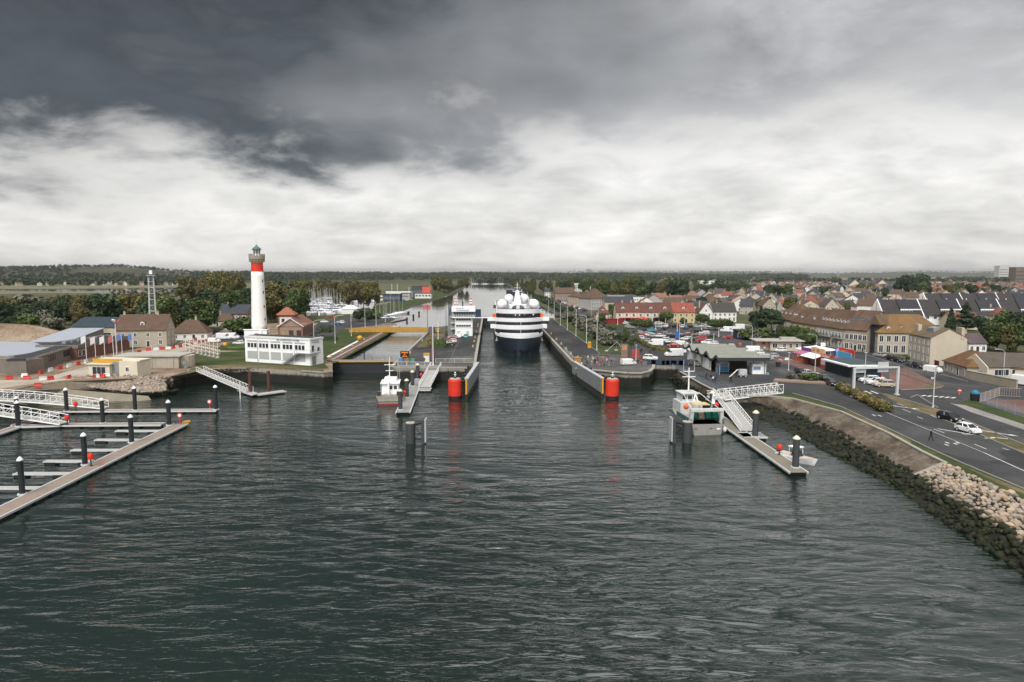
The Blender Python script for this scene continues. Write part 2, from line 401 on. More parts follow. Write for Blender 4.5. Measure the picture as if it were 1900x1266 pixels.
def sheet(name, pts, z, m, px=True, kind='structure'):
    b = MB(); b.sheet(gl(pts) if px else pts, z); return struct(name, b, m, kind)
# right bank surfaces
sheet('town_paving', CREST_R+[(2300, 760), (1900, 655), (1760, 640), (1560, 615), (1400, 608), (1150, 604), (1085, 578), (1040, 556), (1004, 546), (994, 546), (1043, 590), (1028, 595)], .012, ASPH)
sheet('lock_quay_road', [L(24.6, 196), L(36.5, 203), L(36.5, 385), L(24.6, 388)], .024, ASPHD, False)
sheet('lock_lawn', [(1029, 594), (1047, 593), (1100, 615), (1135, 634), (1165, 652), (1168, 656), (1113, 656)], .036, GRASS)
sheet('harbour_verge', [(1420, 727), (1470, 730), (1500, 738), (1560, 755), (1640, 792), (1730, 835), (1790, 862), (1900, 908), (2020, 962), (2300, 1085), (2290, 1116), (2020, 984), (1900, 926), (1830, 894),
      (1755, 859), (1710, 837), (1650, 804), (1560, 763), (1470, 739), (1425, 734)], .03, GRASS)
sheet('verge_dry_patch', [(1560, 759), (1600, 773), (1640, 793), (1690, 820), (1690, 826), (1640, 799), (1590, 775)], .05, DRYG)
sheet('verge_dry_strip', [(1770, 858), (1850, 890), (1900, 911), (2020, 968), (2020, 975), (1900, 917), (1850, 897)], .05, DRYG)
sheet('road_median', [(1600, 712), (1640, 731), (1700, 748), (1750, 764), (1800, 784), (1900, 826), (2100, 905), (2100, 922), (1900, 842), (1790, 795), (1730, 771), (1680, 756)], .03, DRYG)
sheet('far_footway', [(1764, 749), (1790, 752), (1900, 788), (2100, 850), (2100, 862), (1900, 798), (1800, 765)], .03, PAVE)
sheet('road_lawn', [(1778, 748), (1803, 741), (1900, 771), (2100, 830), (2100, 849), (1900, 787), (1820, 760)], .032, GRASS)
sheet('red_yard', [(1650, 708), (1650, 690), (1680, 682), (1748, 716), (1735, 721), (1700, 722), (1672, 724)], .03, REDPAV)
sheet('yard_verge', [(1712, 714), (1742, 710), (1752, 717), (1745, 722), (1722, 722)], .045, DRYG)
sheet('red_cycleway', [(1385, 650), (1400, 648), (1455, 664), (1500, 677), (1532, 690), (1520, 692), (1480, 682), (1430, 666)], .03, REDPAV)
sheet('red_schoolyard', [(1812, 742), (1900, 742), (2000, 760), (2000, 795), (1900, 768)], .034, REDPAV)
sheet('quay_apron', [(1068, 684), (1072, 668), (1110, 660), (1170, 668), (1212, 672), (1214, 678), (1205, 690), (1165, 693), (1130, 690)], .026, QUAYC)
sheet('square_lawn', [(1130, 602), (1200, 600), (1190, 608), (1125, 608)], .03, GRASS)
# left bank surfaces
sheet('left_soil', CREST_L[1:]+[(-200, 700), (0, 665), (100, 650), (300, 630), (420, 600), (560, 600), (700, 600), (737, 600), (718, 620), (617, 674)], .012, EARTH)
sheet('left_lawn', [(300, 682), (312, 668), (360, 655), (455, 652), (600, 672), (610, 684), (560, 686), (500, 682), (455, 680), (400, 680), (345, 684)], .03, GRASS)
sheet('left_lawn_dry', [(360, 679), (455, 676), (560, 681), (600, 684), (600, 690), (560, 688), (500, 684), (455, 682), (400, 683), (350, 688)], .045, DRYG)
sheet('lighthouse_lawn', [(395, 650), (420, 636), (455, 632), (470, 640), (460, 652)], .03, GRASS)
sheet('boathouse_yard', [(520, 650), (560, 615), (650, 610), (700, 612), (735, 606), (718, 622), (622, 674), (600, 668)], .024, GRASS)
sheet('lighthouse_carpark', [(360, 630), (380, 612), (430, 608), (470, 616), (470, 632), (395, 636)], .03, ASPH)
sheet('canal_road', [(560, 622), (590, 600), (640, 588), (720, 586), (735, 592), (700, 604), (640, 610), (600, 632)], .036, ASPH)
sheet('red_lock_path', [(604, 668), (640, 648), (668, 633), (690, 622), (714, 613), (726, 613), (684, 636), (640, 662), (626, 670)], .045, REDPAV)
sheet('white_kerb_line', [(606, 662), (660, 634), (664, 632), (665, 634), (609, 664)], .06, PAINTW)
sheet('site_track', [(-200, 735), (0, 706), (60, 706), (110, 694), (170, 678), (260, 652), (330, 643), (370, 634), (420, 609), (440, 609), (390, 634), (340, 652), (260, 668), (200, 692), (130, 705), (40, 716), (0, 722), (-200, 744)], .036, SANDR)
sheet('grass_bank', [(-250, 700), (0, 655), (110, 640), (260, 622), (370, 600), (430, 590), (430, 604), (330, 636), (230, 650), (120, 664), (0, 682)], .02, GRASS)
sheet('pier_road', [L(-12, 215), L(-5.4, 215), L(-5.4, 386), L(-12, 386)], .02, ASPHD, False)
sheet('pier_yard', [L(-27, 196), L(-12.4, 196), L(-12.4, 300), L(-27, 300)], .02, ASPH, False)
sheet('pier_grass', [L(-26, 240), L(-20, 240), L(-19, 322), L(-26, 318)], .034, DRYG, False)
sheet('far_bank_grass', [L(-64.5, 402), L(-90, 402), L(-90, 900), L(-51, 900), L(-51, 850), L(-57.5, 680), L(-64.5, 560)], .03, GRASS, False)
# the estuary of the river, far left, and its mud flats
sheet('river', [(-600, 541), (0, 540), (200, 543), (330, 541), (420, 538), (470, 534), (330, 535), (170, 537), (0, 538), (-600, 537)], .30, W_CAN)
sheet('salt_meadow', [(-900, 536.5), (0, 536.5), (200, 536), (330, 534), (470, 532), (470, 527), (0, 529), (-900, 529)], .25, mat_ground('marsh', [(.10, .10, .05), (.16, .15, .085), (.2, .18, .11)], .006, .05))
sheet('mud_bank', [(-600, 547), (0, 546), (100, 544), (250, 546), (350, 543), (330, 541), (200, 543), (0, 540), (-600, 541)], .2, mat_ground('mud', [(.12, .11, .08), (.2, .18, .13)], .01, .1))
# copings along the lock walls and lock gates
def coping(name, a, b, wd, parent_kind='structure'):
    b_ = MB(); b_.bar((a[0], a[1], .09), (b[0], b[1], .09), wd, .30); return struct(name, b_, M('coping_stone', (.30, .28, .235), .85, .35, .8, .3))
for u0, v0, v1 in ((-4.6, 189, 389), (24.2, 191, 389), (-27.6, 192, 327), (-47.4, 204, 342)):
    coping('lock_coping', L(u0, v0), L(u0, v1), .8)
for i in range(4): coping('pier_coping', *[(L(-28, 190.3), L(-26.5, 187.9)), (L(-26.5, 187.9), L(-6, 186.9)), (L(-6, 186.9), L(-4.6, 188.3)), (L(-4.6, 188.3), L(-4.6, 190))][i], .7)
for i in range(0, 7): coping('quay_coping', cr[i], cr[i+1], .9)
for i in range(1, 3): coping('left_coping', clf[i], clf[i+1], .5)
# sloping revetment on the right
ST = [((1262, 690), (1250, 697), (1243, 703)), ((1300, 712), (1285, 720), (1278, 728)), ((1330, 727), (1315, 738), (1305, 750)), ((1365, 737), (1360, 748), (1350, 764)),
      ((1425, 735), (1420, 752), (1410, 778)), ((1470, 740), (1480, 772), (1475, 810)), ((1560, 764), (1560, 808), (1555, 852)), ((1650, 805), (1620, 844), (1600, 874)),
      ((1710, 838), (1672, 870), (1640, 892)), ((1755, 860), (1698, 884), (1665, 907)), ((1830, 895), (1772, 932), (1735, 962)), ((1900, 927), (1852, 982), (1822, 1017)),
      ((2020, 985), (1980, 1065), (1950, 1105)), ((2300, 1120), (2200, 1225), (2170, 1275))]
SC = [G(*a, 0.0) for a, b, c in ST]; SM = [G(*b, -1.9) for a, b, c in ST]; SW = [G(*c, WZ) for a, b, c in ST]
SB = [w_+(w_-m_)*.8+Vector((0, 0, -.6)) for m_, w_ in zip(SM, SW)]
mb = MB()
for i in range(9): mb.add([SC[i]+Vector((0,0,.01)), SM[i], SM[i+1], SC[i+1]+Vector((0,0,.01))], [(0,1,2,3)])
rev = struct('harbour_revetment', mb, SLOPE)
mb = MB()
for i in range(9): mb.bar(SC[i]+Vector((0,0,.06)), SC[i+1]+Vector((0,0,.06)), .55, .22)
mb.bar(SC[9]+Vector((0,0,.08)), SM[9]+Vector((0,0,.12)), .8, .25); mb.bar(SC[5].lerp(SC[6], .25), SM[5].lerp(SM[6], .1), .2, .15)
mb.build('kerb', M('coping_stone', 0), rev)
mb = MB()
for i in range(13): mb.add([SM[i], SB[i], SB[i+1], SM[i+1]], [(0,1,2,3)])
for i in range(9, 13): mb.add([SC[i]-Vector((0,0,.1)), SM[i], SM[i+1], SC[i+1]-Vector((0,0,.1))], [(0,1,2,3)])
struct('revetment_foot', mb, M('wet_rock', (.016, .017, .011), .8, .4, .8, .5))
def kerb(name, pts, wd=.18):
    b = MB(); P_ = gl(pts)
    for a, c in zip(P_[:-1], P_[1:]): b.bar(a+Vector((0, 0, .05)), c+Vector((0, 0, .05)), wd, .14)
    struct(name, b, M('kerb_stone', (.26, .25, .23), .9, .3, 1.5))
kerb('median_kerb', [(1640, 731), (1700, 748), (1750, 764), (1800, 784), (1900, 826), (2100, 905)]); kerb('median_kerb', [(1680, 756), (1730, 771), (1790, 795), (1900, 842), (2100, 922)])
kerb('footway_kerb', [(1764, 749), (1800, 765), (1900, 798), (2100, 862)]); kerb('verge_kerb', [(1470, 730), (1500, 738), (1560, 755), (1640, 792), (1730, 835), (1790, 862), (1900, 908)])
kerb('yard_kerb', [(1672, 724), (1700, 722.5), (1735, 721.5), (1750, 717)]); kerb('cycleway_kerb', [(1400, 648), (1455, 664), (1500, 677), (1532, 690)]); kerb('lawn_kerb', [(1029, 594), (1113, 656)]); kerb('street_kerb', [(1607, 658), (1655, 674), (1700, 688), (1750, 696), (1795, 708)])
kerb('island_kerb', [(1690, 738), (1702, 733), (1712, 740), (1740, 757)])
# ---------------------------------------------------------------- materials of things
FAC = M('facade_render', (1,1,1), .85, .13, .35, .1, paint=True, streak=.18)
PAINT = M('coloured_paint', (1,1,1), .5, .10, .8, paint=True)
CLOTH = M('cloth', (1,1,1), .9, .2, 3.0, paint=True)
WHITE = M('white_paint', (.80, .80, .79), .55, .10, .7, streak=.12)
OFFW = M('off_white_paint', (.64, .63, .60), .6, .14, .7, streak=.18)
LGREY = M('light_grey_metal', (.42, .43, .44), .5, .15, .8)
GREY = M('grey_metal', (.22, .225, .23), .5, .2, .8)
DARK = M('dark_metal', (.035, .037, .042), .45, .25, .8)
BLACK = M('black_rubber', (.014, .014, .015), .6, .3, 1.2)
CONC = M('concrete', (.36, .34, .30), .9, .25, .5, .2, streak=.25)
RUST = M('rusty_steel', (.085, .038, .028), .8, .35, 1.2, .2)
REDP = M('signal_red_paint', (.60, .036, .018), .5, .26, .7, streak=.4)
YELP = M('yellow_paint', (.52, .27, .025), .55, .2, .8, streak=.2)
ORNG = M('lifebuoy_orange', (.70, .12, .03), .5, .1, 2.0)
BLUEP = M('blue_paint', (.03, .12, .36), .5, .12, 1.0)
GREENP = M('green_net', (.012, .12, .085), .8, .35, 3.0, .6)
GALV = M('galvanised_steel', (.50, .51, .51), .45, .12, 1.0)
BRICK = M('brick', (.21, .098, .068), .9, .25, 1.0, .2)
STONE = M('stone', (.30, .265, .205), .9, .25, .7, .3, streak=.2)
WOODC = M('wood_cladding', (.17, .145, .125), .85, .28, .6, .2, streak=.2)
DECK = M('deck_boards', (.24, .19, .155), .85, .28, 1.5, .2)
TARP = M('white_canvas', (.70, .70, .68), .7, .07, .8)
SKINM = M('skin', (.42, .25, .18), .6, .05, 5)
HAIRM = M('hair', (.05, .035, .025), .7, .2, 8)
def mat_glass(name, col=(.02, .024, .028)):
    q = NT(name); p = q.pos(); c = q.mul(col, q.math('MULTIPLY_ADD', q.noise(p, .6, 3), 2.4, .1))
    return q.done(c, .12, None, 0, .55)
GLASS = mat_glass('window_glass'); GLASSB = mat_glass('blue_glass', (.05, .065, .075))
def mat_roof(name, lichen=0.0):
    q = NT(name); p = q.pos(); col = q.n('ShaderNodeObjectInfo').outputs['Color']
    k = q.math('MULTIPLY_ADD', q.math('SUBTRACT', q.noise(p, .45, 6, .65), .5), .9, 1.0)
    k = q.math('MULTIPLY', k, q.math('MULTIPLY_ADD', q.math('SUBTRACT', q.noise(p, 5.0, 3, .6), .5), .55, 1.0))
    c = q.mul(col, k)
    if lichen:
        f = q.math('MULTIPLY_ADD', q.math('SUBTRACT', q.noise(p, .22, 6, .65, .5), .48), 4.5, lichen-.5, clamp=True)
        c = q.mix(f, c, (.21, .118, .032))
    wv = q.n('ShaderNodeTexWave', wave_type='BANDS', bands_direction='Z'); wv.inputs['Scale'].default_value = 1.6; wv.inputs['Distortion'].default_value = .6
    q.l(p, wv.inputs['Vector'])
    return q.done(c, .9, q.bump(wv.outputs['Fac'], .35, .06))
ROOF = mat_roof('roof_tiles'); ROOFL = mat_roof('lichen_roof_tiles', .35)
def mat_emit(name, col, k):
    q = NT(name); q.b.inputs['Emission Color'].default_value = (*col, 1); q.b.inputs['Emission Strength'].default_value = k
    return q.done((.01, .01, .01), .4)
CW = dict(cream=(.52, .45, .34), white=(.66, .65, .61), stone=(.36, .32, .25), beige=(.45, .39, .30), pink=(.50, .37, .29), grey=(.35, .34, .32), yellow=(.50, .39, .20), brick=(.21, .10, .07))
CR = dict(brown=(.098, .062, .044), slate=(.046, .050, .060), red=(.19, .070, .046), dark=(.050, .046, .043), orange=(.20, .105, .070), mossy=(.13, .085, .05), purple=(.085, .062, .066), blue=(.03, .045, .056))
# ---------------------------------------------------------------- buildings
WCACHE = {}
def win_mesh(w_, h_, frame=None, glass=None, bars=1):
    key = (round(w_, 2), round(h_, 2), frame, glass, bars)
    if key not in WCACHE:
        b = MB(); t = .09
        b.box(-w_/2, w_/2, -.02, .06, 0, h_, 1)
        for x0, x1, z0, z1 in ((-w_/2-t, -w_/2+.02, -t, h_+t), (w_/2-.02, w_/2+t, -t, h_+t), (-w_/2+.02, w_/2-.02, -t, .02), (-w_/2+.02, w_/2-.02, h_-.02, h_+t)):
            b.box(x0, x1, -.07, .05, z0, z1, 0)
        for i in range(bars):
            x = -w_/2+w_*(i+1)/(bars+1); b.box(x-.035, x+.035, -.05, .05, .02, h_-.02, 0)
        WCACHE[key] = b.mesh('window', [frame or WHITE, glass or GLASS])
    return WCACHE[key]
def window(parent, x, y, z, w_, h_, face='f', frame=None, glass=None, bars=1, name='window'):
    return put(name, win_mesh(w_, h_, frame, glass, bars), parent, (x, y, z), {'f': 0, 'r': math.pi/2, 'l': -math.pi/2, 'b': math.pi}[face])
def shutter_mesh(w_, h_):
    key = ('sh', round(w_, 2), round(h_, 2))
    if key not in WCACHE:
        b = MB(); b.box(-w_/2, w_/2, -.05, .02, 0, h_)
        for i in range(4): b.box(-w_/2+.05, w_/2-.05, -.08, -.05, h_*(.06+i*.24), h_*(.06+i*.24+.17))
        WCACHE[key] = b.mesh('shutter', PAINT)
    return WCACHE[key]
def gable_roof(W, D, H, RH, ov=.35, axis='x', th=.18):
    """two roof slopes with thickness over a block W x D"""
    b = MB()
    if axis == 'x':
        k = RH/(D/2)
        for s in (0, 1):
            y0, y1 = (-ov, D/2) if s == 0 else (D+ov, D/2)
            z0, z1 = H-k*ov, H+RH
            b.loft([[(x, y0, z0), (x, y1, z1), (x, y1, z1+th), (x, y0, z0+th)] for x in ((-ov*.6, W+ov*.6) if s == 0 else (W+ov*.6, -ov*.6))])
    else:
        k = RH/(W/2)
        for s in (0, 1):
            x0, x1 = (-ov, W/2) if s == 0 else (W+ov, W/2)
            z0, z1 = H-k*ov, H+RH
            b.loft([[(x0, y, z0), (x1, y, z1), (x1, y, z1+th), (x0, y, z0+th)] for y in ((D+ov*.6, -ov*.6) if s == 0 else (-ov*.6, D+ov*.6))])
    return b
def hip_roof(W, D, H, RH, ov=.4):
    b = MB(); z = H-.05
    if W >= D: r0, r1 = (D/2*.85, D/2), (W-D/2*.85, D/2)
    else: r0, r1 = (W/2, W/2*.85), (W/2, D-W/2*.85)
    v = [(-ov, -ov, z), (W+ov, -ov, z), (W+ov, D+ov, z), (-ov, D+ov, z), (*r0, H+RH), (*r1, H+RH)]
    e = [(x, y, z-.15) for x, y, _ in v[:4]]
    f = [(0, 1, 5, 4), (1, 2, 5), (2, 3, 4, 5), (3, 0, 4)] if W >= D else [(0, 1, 4), (1, 2, 5, 4), (2, 3, 5), (3, 0, 4, 5)]
    b.add(v+e, f+[(6, 7, 1, 0), (7, 8, 2, 1), (8, 9, 3, 2), (9, 6, 0, 3), (9, 8, 7, 6)]); return b
def wall_block(W, D, H, RH=0, axis=None):
    b = MB()
    if axis == 'x': b.loft([[(x, 0, -.3), (x, D, -.3), (x, D, H), (x, D/2, H+RH), (x, 0, H)] for x in (0, W)])
    elif axis == 'y': b.loft([[(0, y, -.3), (W, y, -.3), (W, y, H), (W/2, y, H+RH), (0, y, H)] for y in (D, 0)])
    else: b.box(0, W, 0, D, -.3, H)
    return b
def chimney(parent, x, y, z0, z1, w_=.7, d_=.5, col=(.40, .33, .26)):
    b = MB(); b.box(x-w_/2, x+w_/2, y-d_/2, y+d_/2, z0, z1); b.box(x-w_/2-.08, x+w_/2+.08, y-d_/2-.08, y+d_/2+.08, z1, z1+.12)
    for i in (-1, 1): b.cyl(x+i*w_*.22, y, z1+.12, z1+.5, .11, n=6)
    o = b.build('chimney', FAC, parent); o.color = (*col, 1); return o
def dormer(parent, x, y, z, w_=1.5, h_=1.4, d_=2.0, wall=(.62, .60, .55), roof=CR['brown']):
    b = MB(); b.loft([[(-w_/2, q, 0), (w_/2, q, 0), (w_/2, q, h_), (0, q, h_+.5), (-w_/2, q, h_)] for q in (d_, 0)])
    o = b.build('dormer', FAC, parent, (x, y, z)); o.color = (*wall, 1)
    r = gable_roof(w_, d_, h_, .5, .18, 'y', .1).build('dormer_roof', ROOF, o, (-w_/2, 0, 0)); r.color = (*roof, 1)
    put('window', win_mesh(w_*.6, h_*.72), o, (0, -.02, h_*.18)); return o
def house(name, label, cat, p, rz, W, D, H, RH, wall, roof, kind='gable', group=None, chims=((.2, .5),), rows=((1.0, 1.3),), cols=3, ww=.95,
          dorms=0, shut=None, door=True, side='', lichen=False, sky=0):
    """a house: block, roof, chimneys, windows one by one, door; the front is its local y = 0 side"""
    t = thing(name, label, cat, p, rz, group)
    wc = CW[wall] if isinstance(wall, str) else wall; rc = CR[roof] if isinstance(roof, str) else roof
    ax = {'gable': 'x', 'gablefront': 'y'}.get(kind)
    o = wall_block(W, D, H, RH, ax).build('wall', FAC, t); o.color = (*wc, 1)
    if kind == 'flat':
        b = MB(); b.box(-.25, W+.25, -.25, D+.25, H, H+.35); b.box(.3, W-.3, .3, D-.3, H+.35, H+.40)
        r = b.build('roof', FAC, t)
    else:
        r = (hip_roof(W, D, H, RH) if kind == 'hip' else gable_roof(W, D, H, RH, axis=ax)).build('roof', ROOFL if lichen else ROOF, t)
    r.color = (*rc, 1)
    for fx, fy in chims:
        hz = H+RH if kind != 'flat' else H
        dd = abs(fy-.5)*2 if kind != 'gablefront' else abs(fx-.5)*2
        chimney(r, W*fx, D*fy, H+RH*(1-dd)-.9 if kind != 'flat' else H, hz+.9 if kind != 'flat' else H+1.2)
    for z, h_ in rows:
        for i in range(cols):
            x = W*(i+.5)/cols
            if door and z == rows[0][0] and i == cols//2:
                put('door', win_mesh(1.0, 2.1, WHITE, DARK, 0), t, (x, 0, .05)); continue
            window(t, x, 0, z, ww, h_)
            if shut is not None:
                for s in (-1, 1): put('shutter', shutter_mesh(ww*.5, h_), t, (x+s*(ww*.75+.1), -.01, z)).color = (*shut, 1)
    for fc in side:
        for z, h_ in rows:
            for i in range(2): window(t, W if fc == 'r' else 0, D*(.28+.44*i), z, ww, h_, fc)
        if kind == 'gable' and RH > 2.4: window(t, W if fc == 'r' else 0, D/2, H+.3, ww*.9, 1.1, fc)
    if kind == 'gablefront' and RH > 2.2: window(t, W/2, 0, H+.2, ww*.9, 1.1)
    for i in range(dorms):
        dormer(r, W*(i+.5)/dorms, D*.14, H+RH*.28-.35, roof=rc)
    for i in range(sky):
        b = MB(); k = RH/(D/2); y0, y1 = D*.2, D*.3; x = W*(i+.5)/sky
        b.loft([[(xx, y0, H+k*y0+.2), (xx, y1, H+k*y1+.2), (xx, y1, H+k*y1+.3), (xx, y0, H+k*y0+.3)] for xx in (x-.45, x+.45)]); b.build('skylight', GLASSB, r)
    return t
def front(pl, pr):
    """origin, heading and length of a front that runs between two ground points"""
    d = pr-pl; return pl, math.atan2(d.y, d.x), d.length
def text(s, parent, loc, size, mat, rot=(math.pi/2, 0, 0), name='lettering', align='LEFT', ext=.015, sx=1.0):
    cu = bpy.data.curves.new(name, 'FONT'); cu.body = s; cu.size = size; cu.extrude = ext; cu.align_x = align; cu.resolution_u = 2
    o = bpy.data.objects.new(name, cu); COL.objects.link(o); dg = bpy.context.evaluated_depsgraph_get(); dg.update()
    me = bpy.data.meshes.new_from_object(o.evaluated_get(dg)); bpy.data.objects.remove(o); me.materials.clear(); me.materials.append(mat)
    o = put(name, me, parent, loc); o.rotation_euler = rot; o.scale = (sx, 1, 1)
    return o
# ---------------------------------------------------------------- cars and vans
CARP = M('car_paint', (1,1,1), .28, .03, .5, paint=True, spec=.5)
def make_car(name, Ln, W, H, prof, cab, van=False):
    """prof: side outline of the body (x along, z); cab: glass house corner points"""
    t = thing(name, 'car', 'car')
    b = MB(); rings = []
    for x, zb, zt, hw in prof:
        rings.append([(x, -hw, zb+.12), (x, -hw+.06, zb), (x, hw-.06, zb), (x, hw, zb+.12), (x, hw, zt-.10), (x, hw-.12, zt), (x, -hw+.12, zt), (x, -hw, zt-.10)])
    b.loft(rings); o = b.build('body', CARP, t); o['paint'] = 1
    x0, x1, x2, x3, zb, zt, hb, ht = cab
    b = MB(); b.loft([[(x0, -hb, zb), (x3, -hb, zb), (x3, hb, zb), (x0, hb, zb)], [(x1, -ht, zt), (x2, -ht, zt), (x2, ht, zt), (x1, ht, zt)]])
    g = b.build('window_glass', GLASS, t)
    if not van:
        b = MB(); b.loft([[(x1-.05, -ht-.02, zt-.02), (x2+.05, -ht-.02, zt-.02), (x2+.05, ht+.02, zt-.02), (x1-.05, ht+.02, zt-.02)],
                [(x1+.1, -ht+.08, zt+.06), (x2-.1, -ht+.08, zt+.06), (x2-.1, ht-.08, zt+.06), (x1+.1, ht-.08, zt+.06)]])
        for s in (-1, 1):
            for xa, xb in ((x0, x1), ((x0*.45+x3*.55), (x1*.45+x2*.55)), (x3, x2)):
                b.bar((xa, s*(hb+.005), zb), (xb, s*(ht+.005), zt), .09, .05)
        r = b.build('roof', CARP, t); r['paint'] = 1
    wh = WCACHE.get('wheel')
    if wh is None:
        b = MB(); b.lathe([(.2, -.11), (.31, -.11), (.32, -.06), (.32, .06), (.31, .11), (.2, .11)], 12, 0); b.lathe([(.2, -.115), (.2, .115)], 10, 1)
        wh = WCACHE['wheel'] = b.mesh('wheel', [BLACK, LGREY])
    for fx in (.18, .81):
        for s in (-1, 1):
            q = put('wheel', wh, t, (-Ln/2+Ln*fx, s*(W/2-.10), .32)); q.rotation_euler = (math.pi/2, 0, 0)
    for s in (-1, 1):
        b = MB(); b.box(Ln/2-.30, Ln/2-.02, s*(W/2-.28)-.16, s*(W/2-.28)+.16, .62, .76); b.build('headlight', GALV, t)
        b = MB(); b.box(-Ln/2-.01, -Ln/2+.12, s*(W/2-.2)-.12, s*(W/2-.2)+.12, .72, .95 if not van else 1.2); b.build('tail_light', REDP, t)
        b = MB(); b.box(x3-.35 if not van else x3-.1, x3-.12 if not van else x3+.1, s*(W/2+.06)-.1, s*(W/2+.06)+.1, zb+.02, zb+.18); q = b.build('mirror', CARP, t); q['paint'] = 1
    b = MB(); b.box(Ln/2-.03, Ln/2+.012, -.26, .26, .42, .53); b.build('number_plate', WHITE, t)
    t['label'] = name; return t
def carprof(Ln, W, hood, boot, z=.22):
    h = Ln/2; w_ = W/2
    return [(-h, z+.12, boot-.12, w_-.16), (-h+.12, z+.04, boot, w_-.05), (-h*.5, z, boot+.02, w_), (0, z, (boot+hood)/2+.04, w_), (h*.42, z, hood+.05, w_), (h*.8, z+.02, hood-.06, w_-.03), (h-.08, z+.05, hood-.16, w_-.12), (h, z+.1, hood-.28, w_-.24)]
CARS = {}
CARS['hatch'] = make_car('hatchback', 4.0, 1.74, 1.48, carprof(4.0, 1.74, .90, .98), (-1.92, -1.45, .25, 1.0, .93, 1.42, .80, .60))
CARS['suv'] = make_car('crossover_car', 4.4, 1.84, 1.65, carprof(4.4, 1.84, 1.02, 1.08, .26), (-2.12, -1.7, .35, 1.05, 1.04, 1.60, .85, .66))
CARS['estate'] = make_car('estate_car', 4.6, 1.80, 1.46, carprof(4.6, 1.80, .86, .94), (-2.22, -1.8, .3, 1.15, .90, 1.40, .82, .60))
CARS['sedan'] = make_car('saloon_car', 4.5, 1.80, 1.44, carprof(4.5, 1.80, .88, .95), (-1.75, -1.0, .3, 1.15, .92, 1.38, .82, .58))
vp = lambda Ln, H, W: [(-Ln/2, .3, H-.05, W/2-.05), (-Ln/2+.1, .26, H, W/2), (Ln*.14, .26, H, W/2), (Ln*.24, .26, H-.12, W/2-.02), (Ln*.36, .26, 1.18 if H < 2.1 else 1.35, W/2-.03), (Ln*.46, .28, 1.02 if H < 2.1 else 1.12, W/2-.08), (Ln/2, .34, .82, W/2-.2)]
CARS['smallvan'] = make_car('small_van', 4.3, 1.82, 1.85, vp(4.3, 1.84, 1.82), (.62, .62, 1.06, 1.52, 1.12, 1.74, .93, .84), True)
CARS['van'] = make_car('panel_van', 5.6, 2.05, 2.5, vp(5.6, 2.45, 2.05), (.95, .95, 1.4, 1.98, 1.42, 2.25, 1.045, .96), True)
CARCOL = dict(white=(.70, .70, .69), black=(.012, .012, .014), grey=(.11, .115, .12), silver=(.36, .37, .38), red=(.35, .02, .02), blue=(.03, .06, .16), beige=(.45, .38, .29), teal=(.05, .28, .28),
              purple=(.035, .014, .03), darkgreen=(.015, .05, .045), cream=(.55, .50, .40))
def car(kind, px, py, head, color, label, group, nm=None):
    """head: heading of the car's nose in degrees, 0 = towards +X, 90 = away from the camera"""
    o = dup(CARS[kind], G(px, py, .03), R(head), label, group, None, CARCOL[color]); o['category'] = 'van' if 'van' in kind else 'car'
    return o
# ---------------------------------------------------------------- people (one skinned body each)
def make_person(pose):
    v = [(0,0,.98), (0,0,1.15), (0,.01,1.38), (0,.01,1.52), (0,-.02,1.62), (0,-.02,1.72)]
    rad = [.15, .145, .17, .065, .10, .085]; e = [(0,1),(1,2),(2,3),(3,4),(4,5)]
    def chain(root, pts, rs):
        last = root
        for p, r in zip(pts, rs): v.append(p); rad.append(r); e.append((last, len(v)-1)); last = len(v)-1
    st = {'stand': 0.03, 'walk': .28, 'lean': .05}[pose]
    for s in (-1, 1):
        chain(0, [(s*.10, 0, .90), (s*.11, -s*st*.5, .50), (s*.11, -s*st+.04*(s > 0), .09), (s*.12, -s*st-.15, .035)], [.11, .075, .05, .04])
        arm = {'stand': [(s*.21,.01,1.40),(s*.26,.03,1.12),(s*.25,-.06,.88),(s*.24,-.09,.80)], 'walk': [(s*.21,.01,1.40),(s*.25,s*.14,1.13),(s*.24,s*.10,.90),(s*.23,s*.06,.81)],
               'lean': [(s*.21,.01,1.40),(s*.25,-.14,1.15),(s*.14,-.34,1.12),(s*.10,-.42,1.12)]}[pose]
        chain(2, arm, [.075, .055, .042, .035])
    me = bpy.data.meshes.new('person'); me.from_pydata(v, e, []); o = bpy.data.objects.new('tmp', me); COL.objects.link(o)
    md = o.modifiers.new('s', 'SKIN')
    for i, r in enumerate(rad): me.skin_vertices[0].data[i].radius = (r, r*.85)
    me.skin_vertices[0].data[0].use_root = True
    o.modifiers.new('d', 'SUBSURF').levels = 1
    dg = bpy.context.evaluated_depsgraph_get(); dg.update(); m2 = bpy.data.meshes.new_from_object(o.evaluated_get(dg)); bpy.data.objects.remove(o)
    m2.name = 'person'
    for q in (CLOTH, CLOTH, SKINM, HAIRM, BLACK): m2.materials.append(q)
    for p in m2.polygons:
        c = p.center
        hand = abs(c.x) > .13 and c.z < .90 and abs(c.x) > .19 if pose != 'lean' else c.y < -.34 and 1 < c.z < 1.3
        p.material_index = (3 if (c.z > 1.69 or c.y > .02) else 2) if c.z > 1.53 else 2 if hand else 4 if c.z < .09 else 0 if c.z < .97 and abs(c.x) < .2 else 1
        p.use_smooth = True
    return m2
PEOPLE = {k: make_person(k) for k in ('stand', 'walk', 'lean')}
TOPM = {n: M('top_'+n, c, .9, .15, 4) for n, c in dict(black=(.012,.012,.014), navy=(.02,.03,.075), red=(.40,.025,.03), white=(.62,.62,.60), grey=(.16,.16,.165), blue=(.05,.12,.28), beige=(.38,.30,.22), pink=(.55,.07,.16), green=(.05,.13,.06), orange=(.55,.17,.03), brown=(.10,.06,.04)).items()}
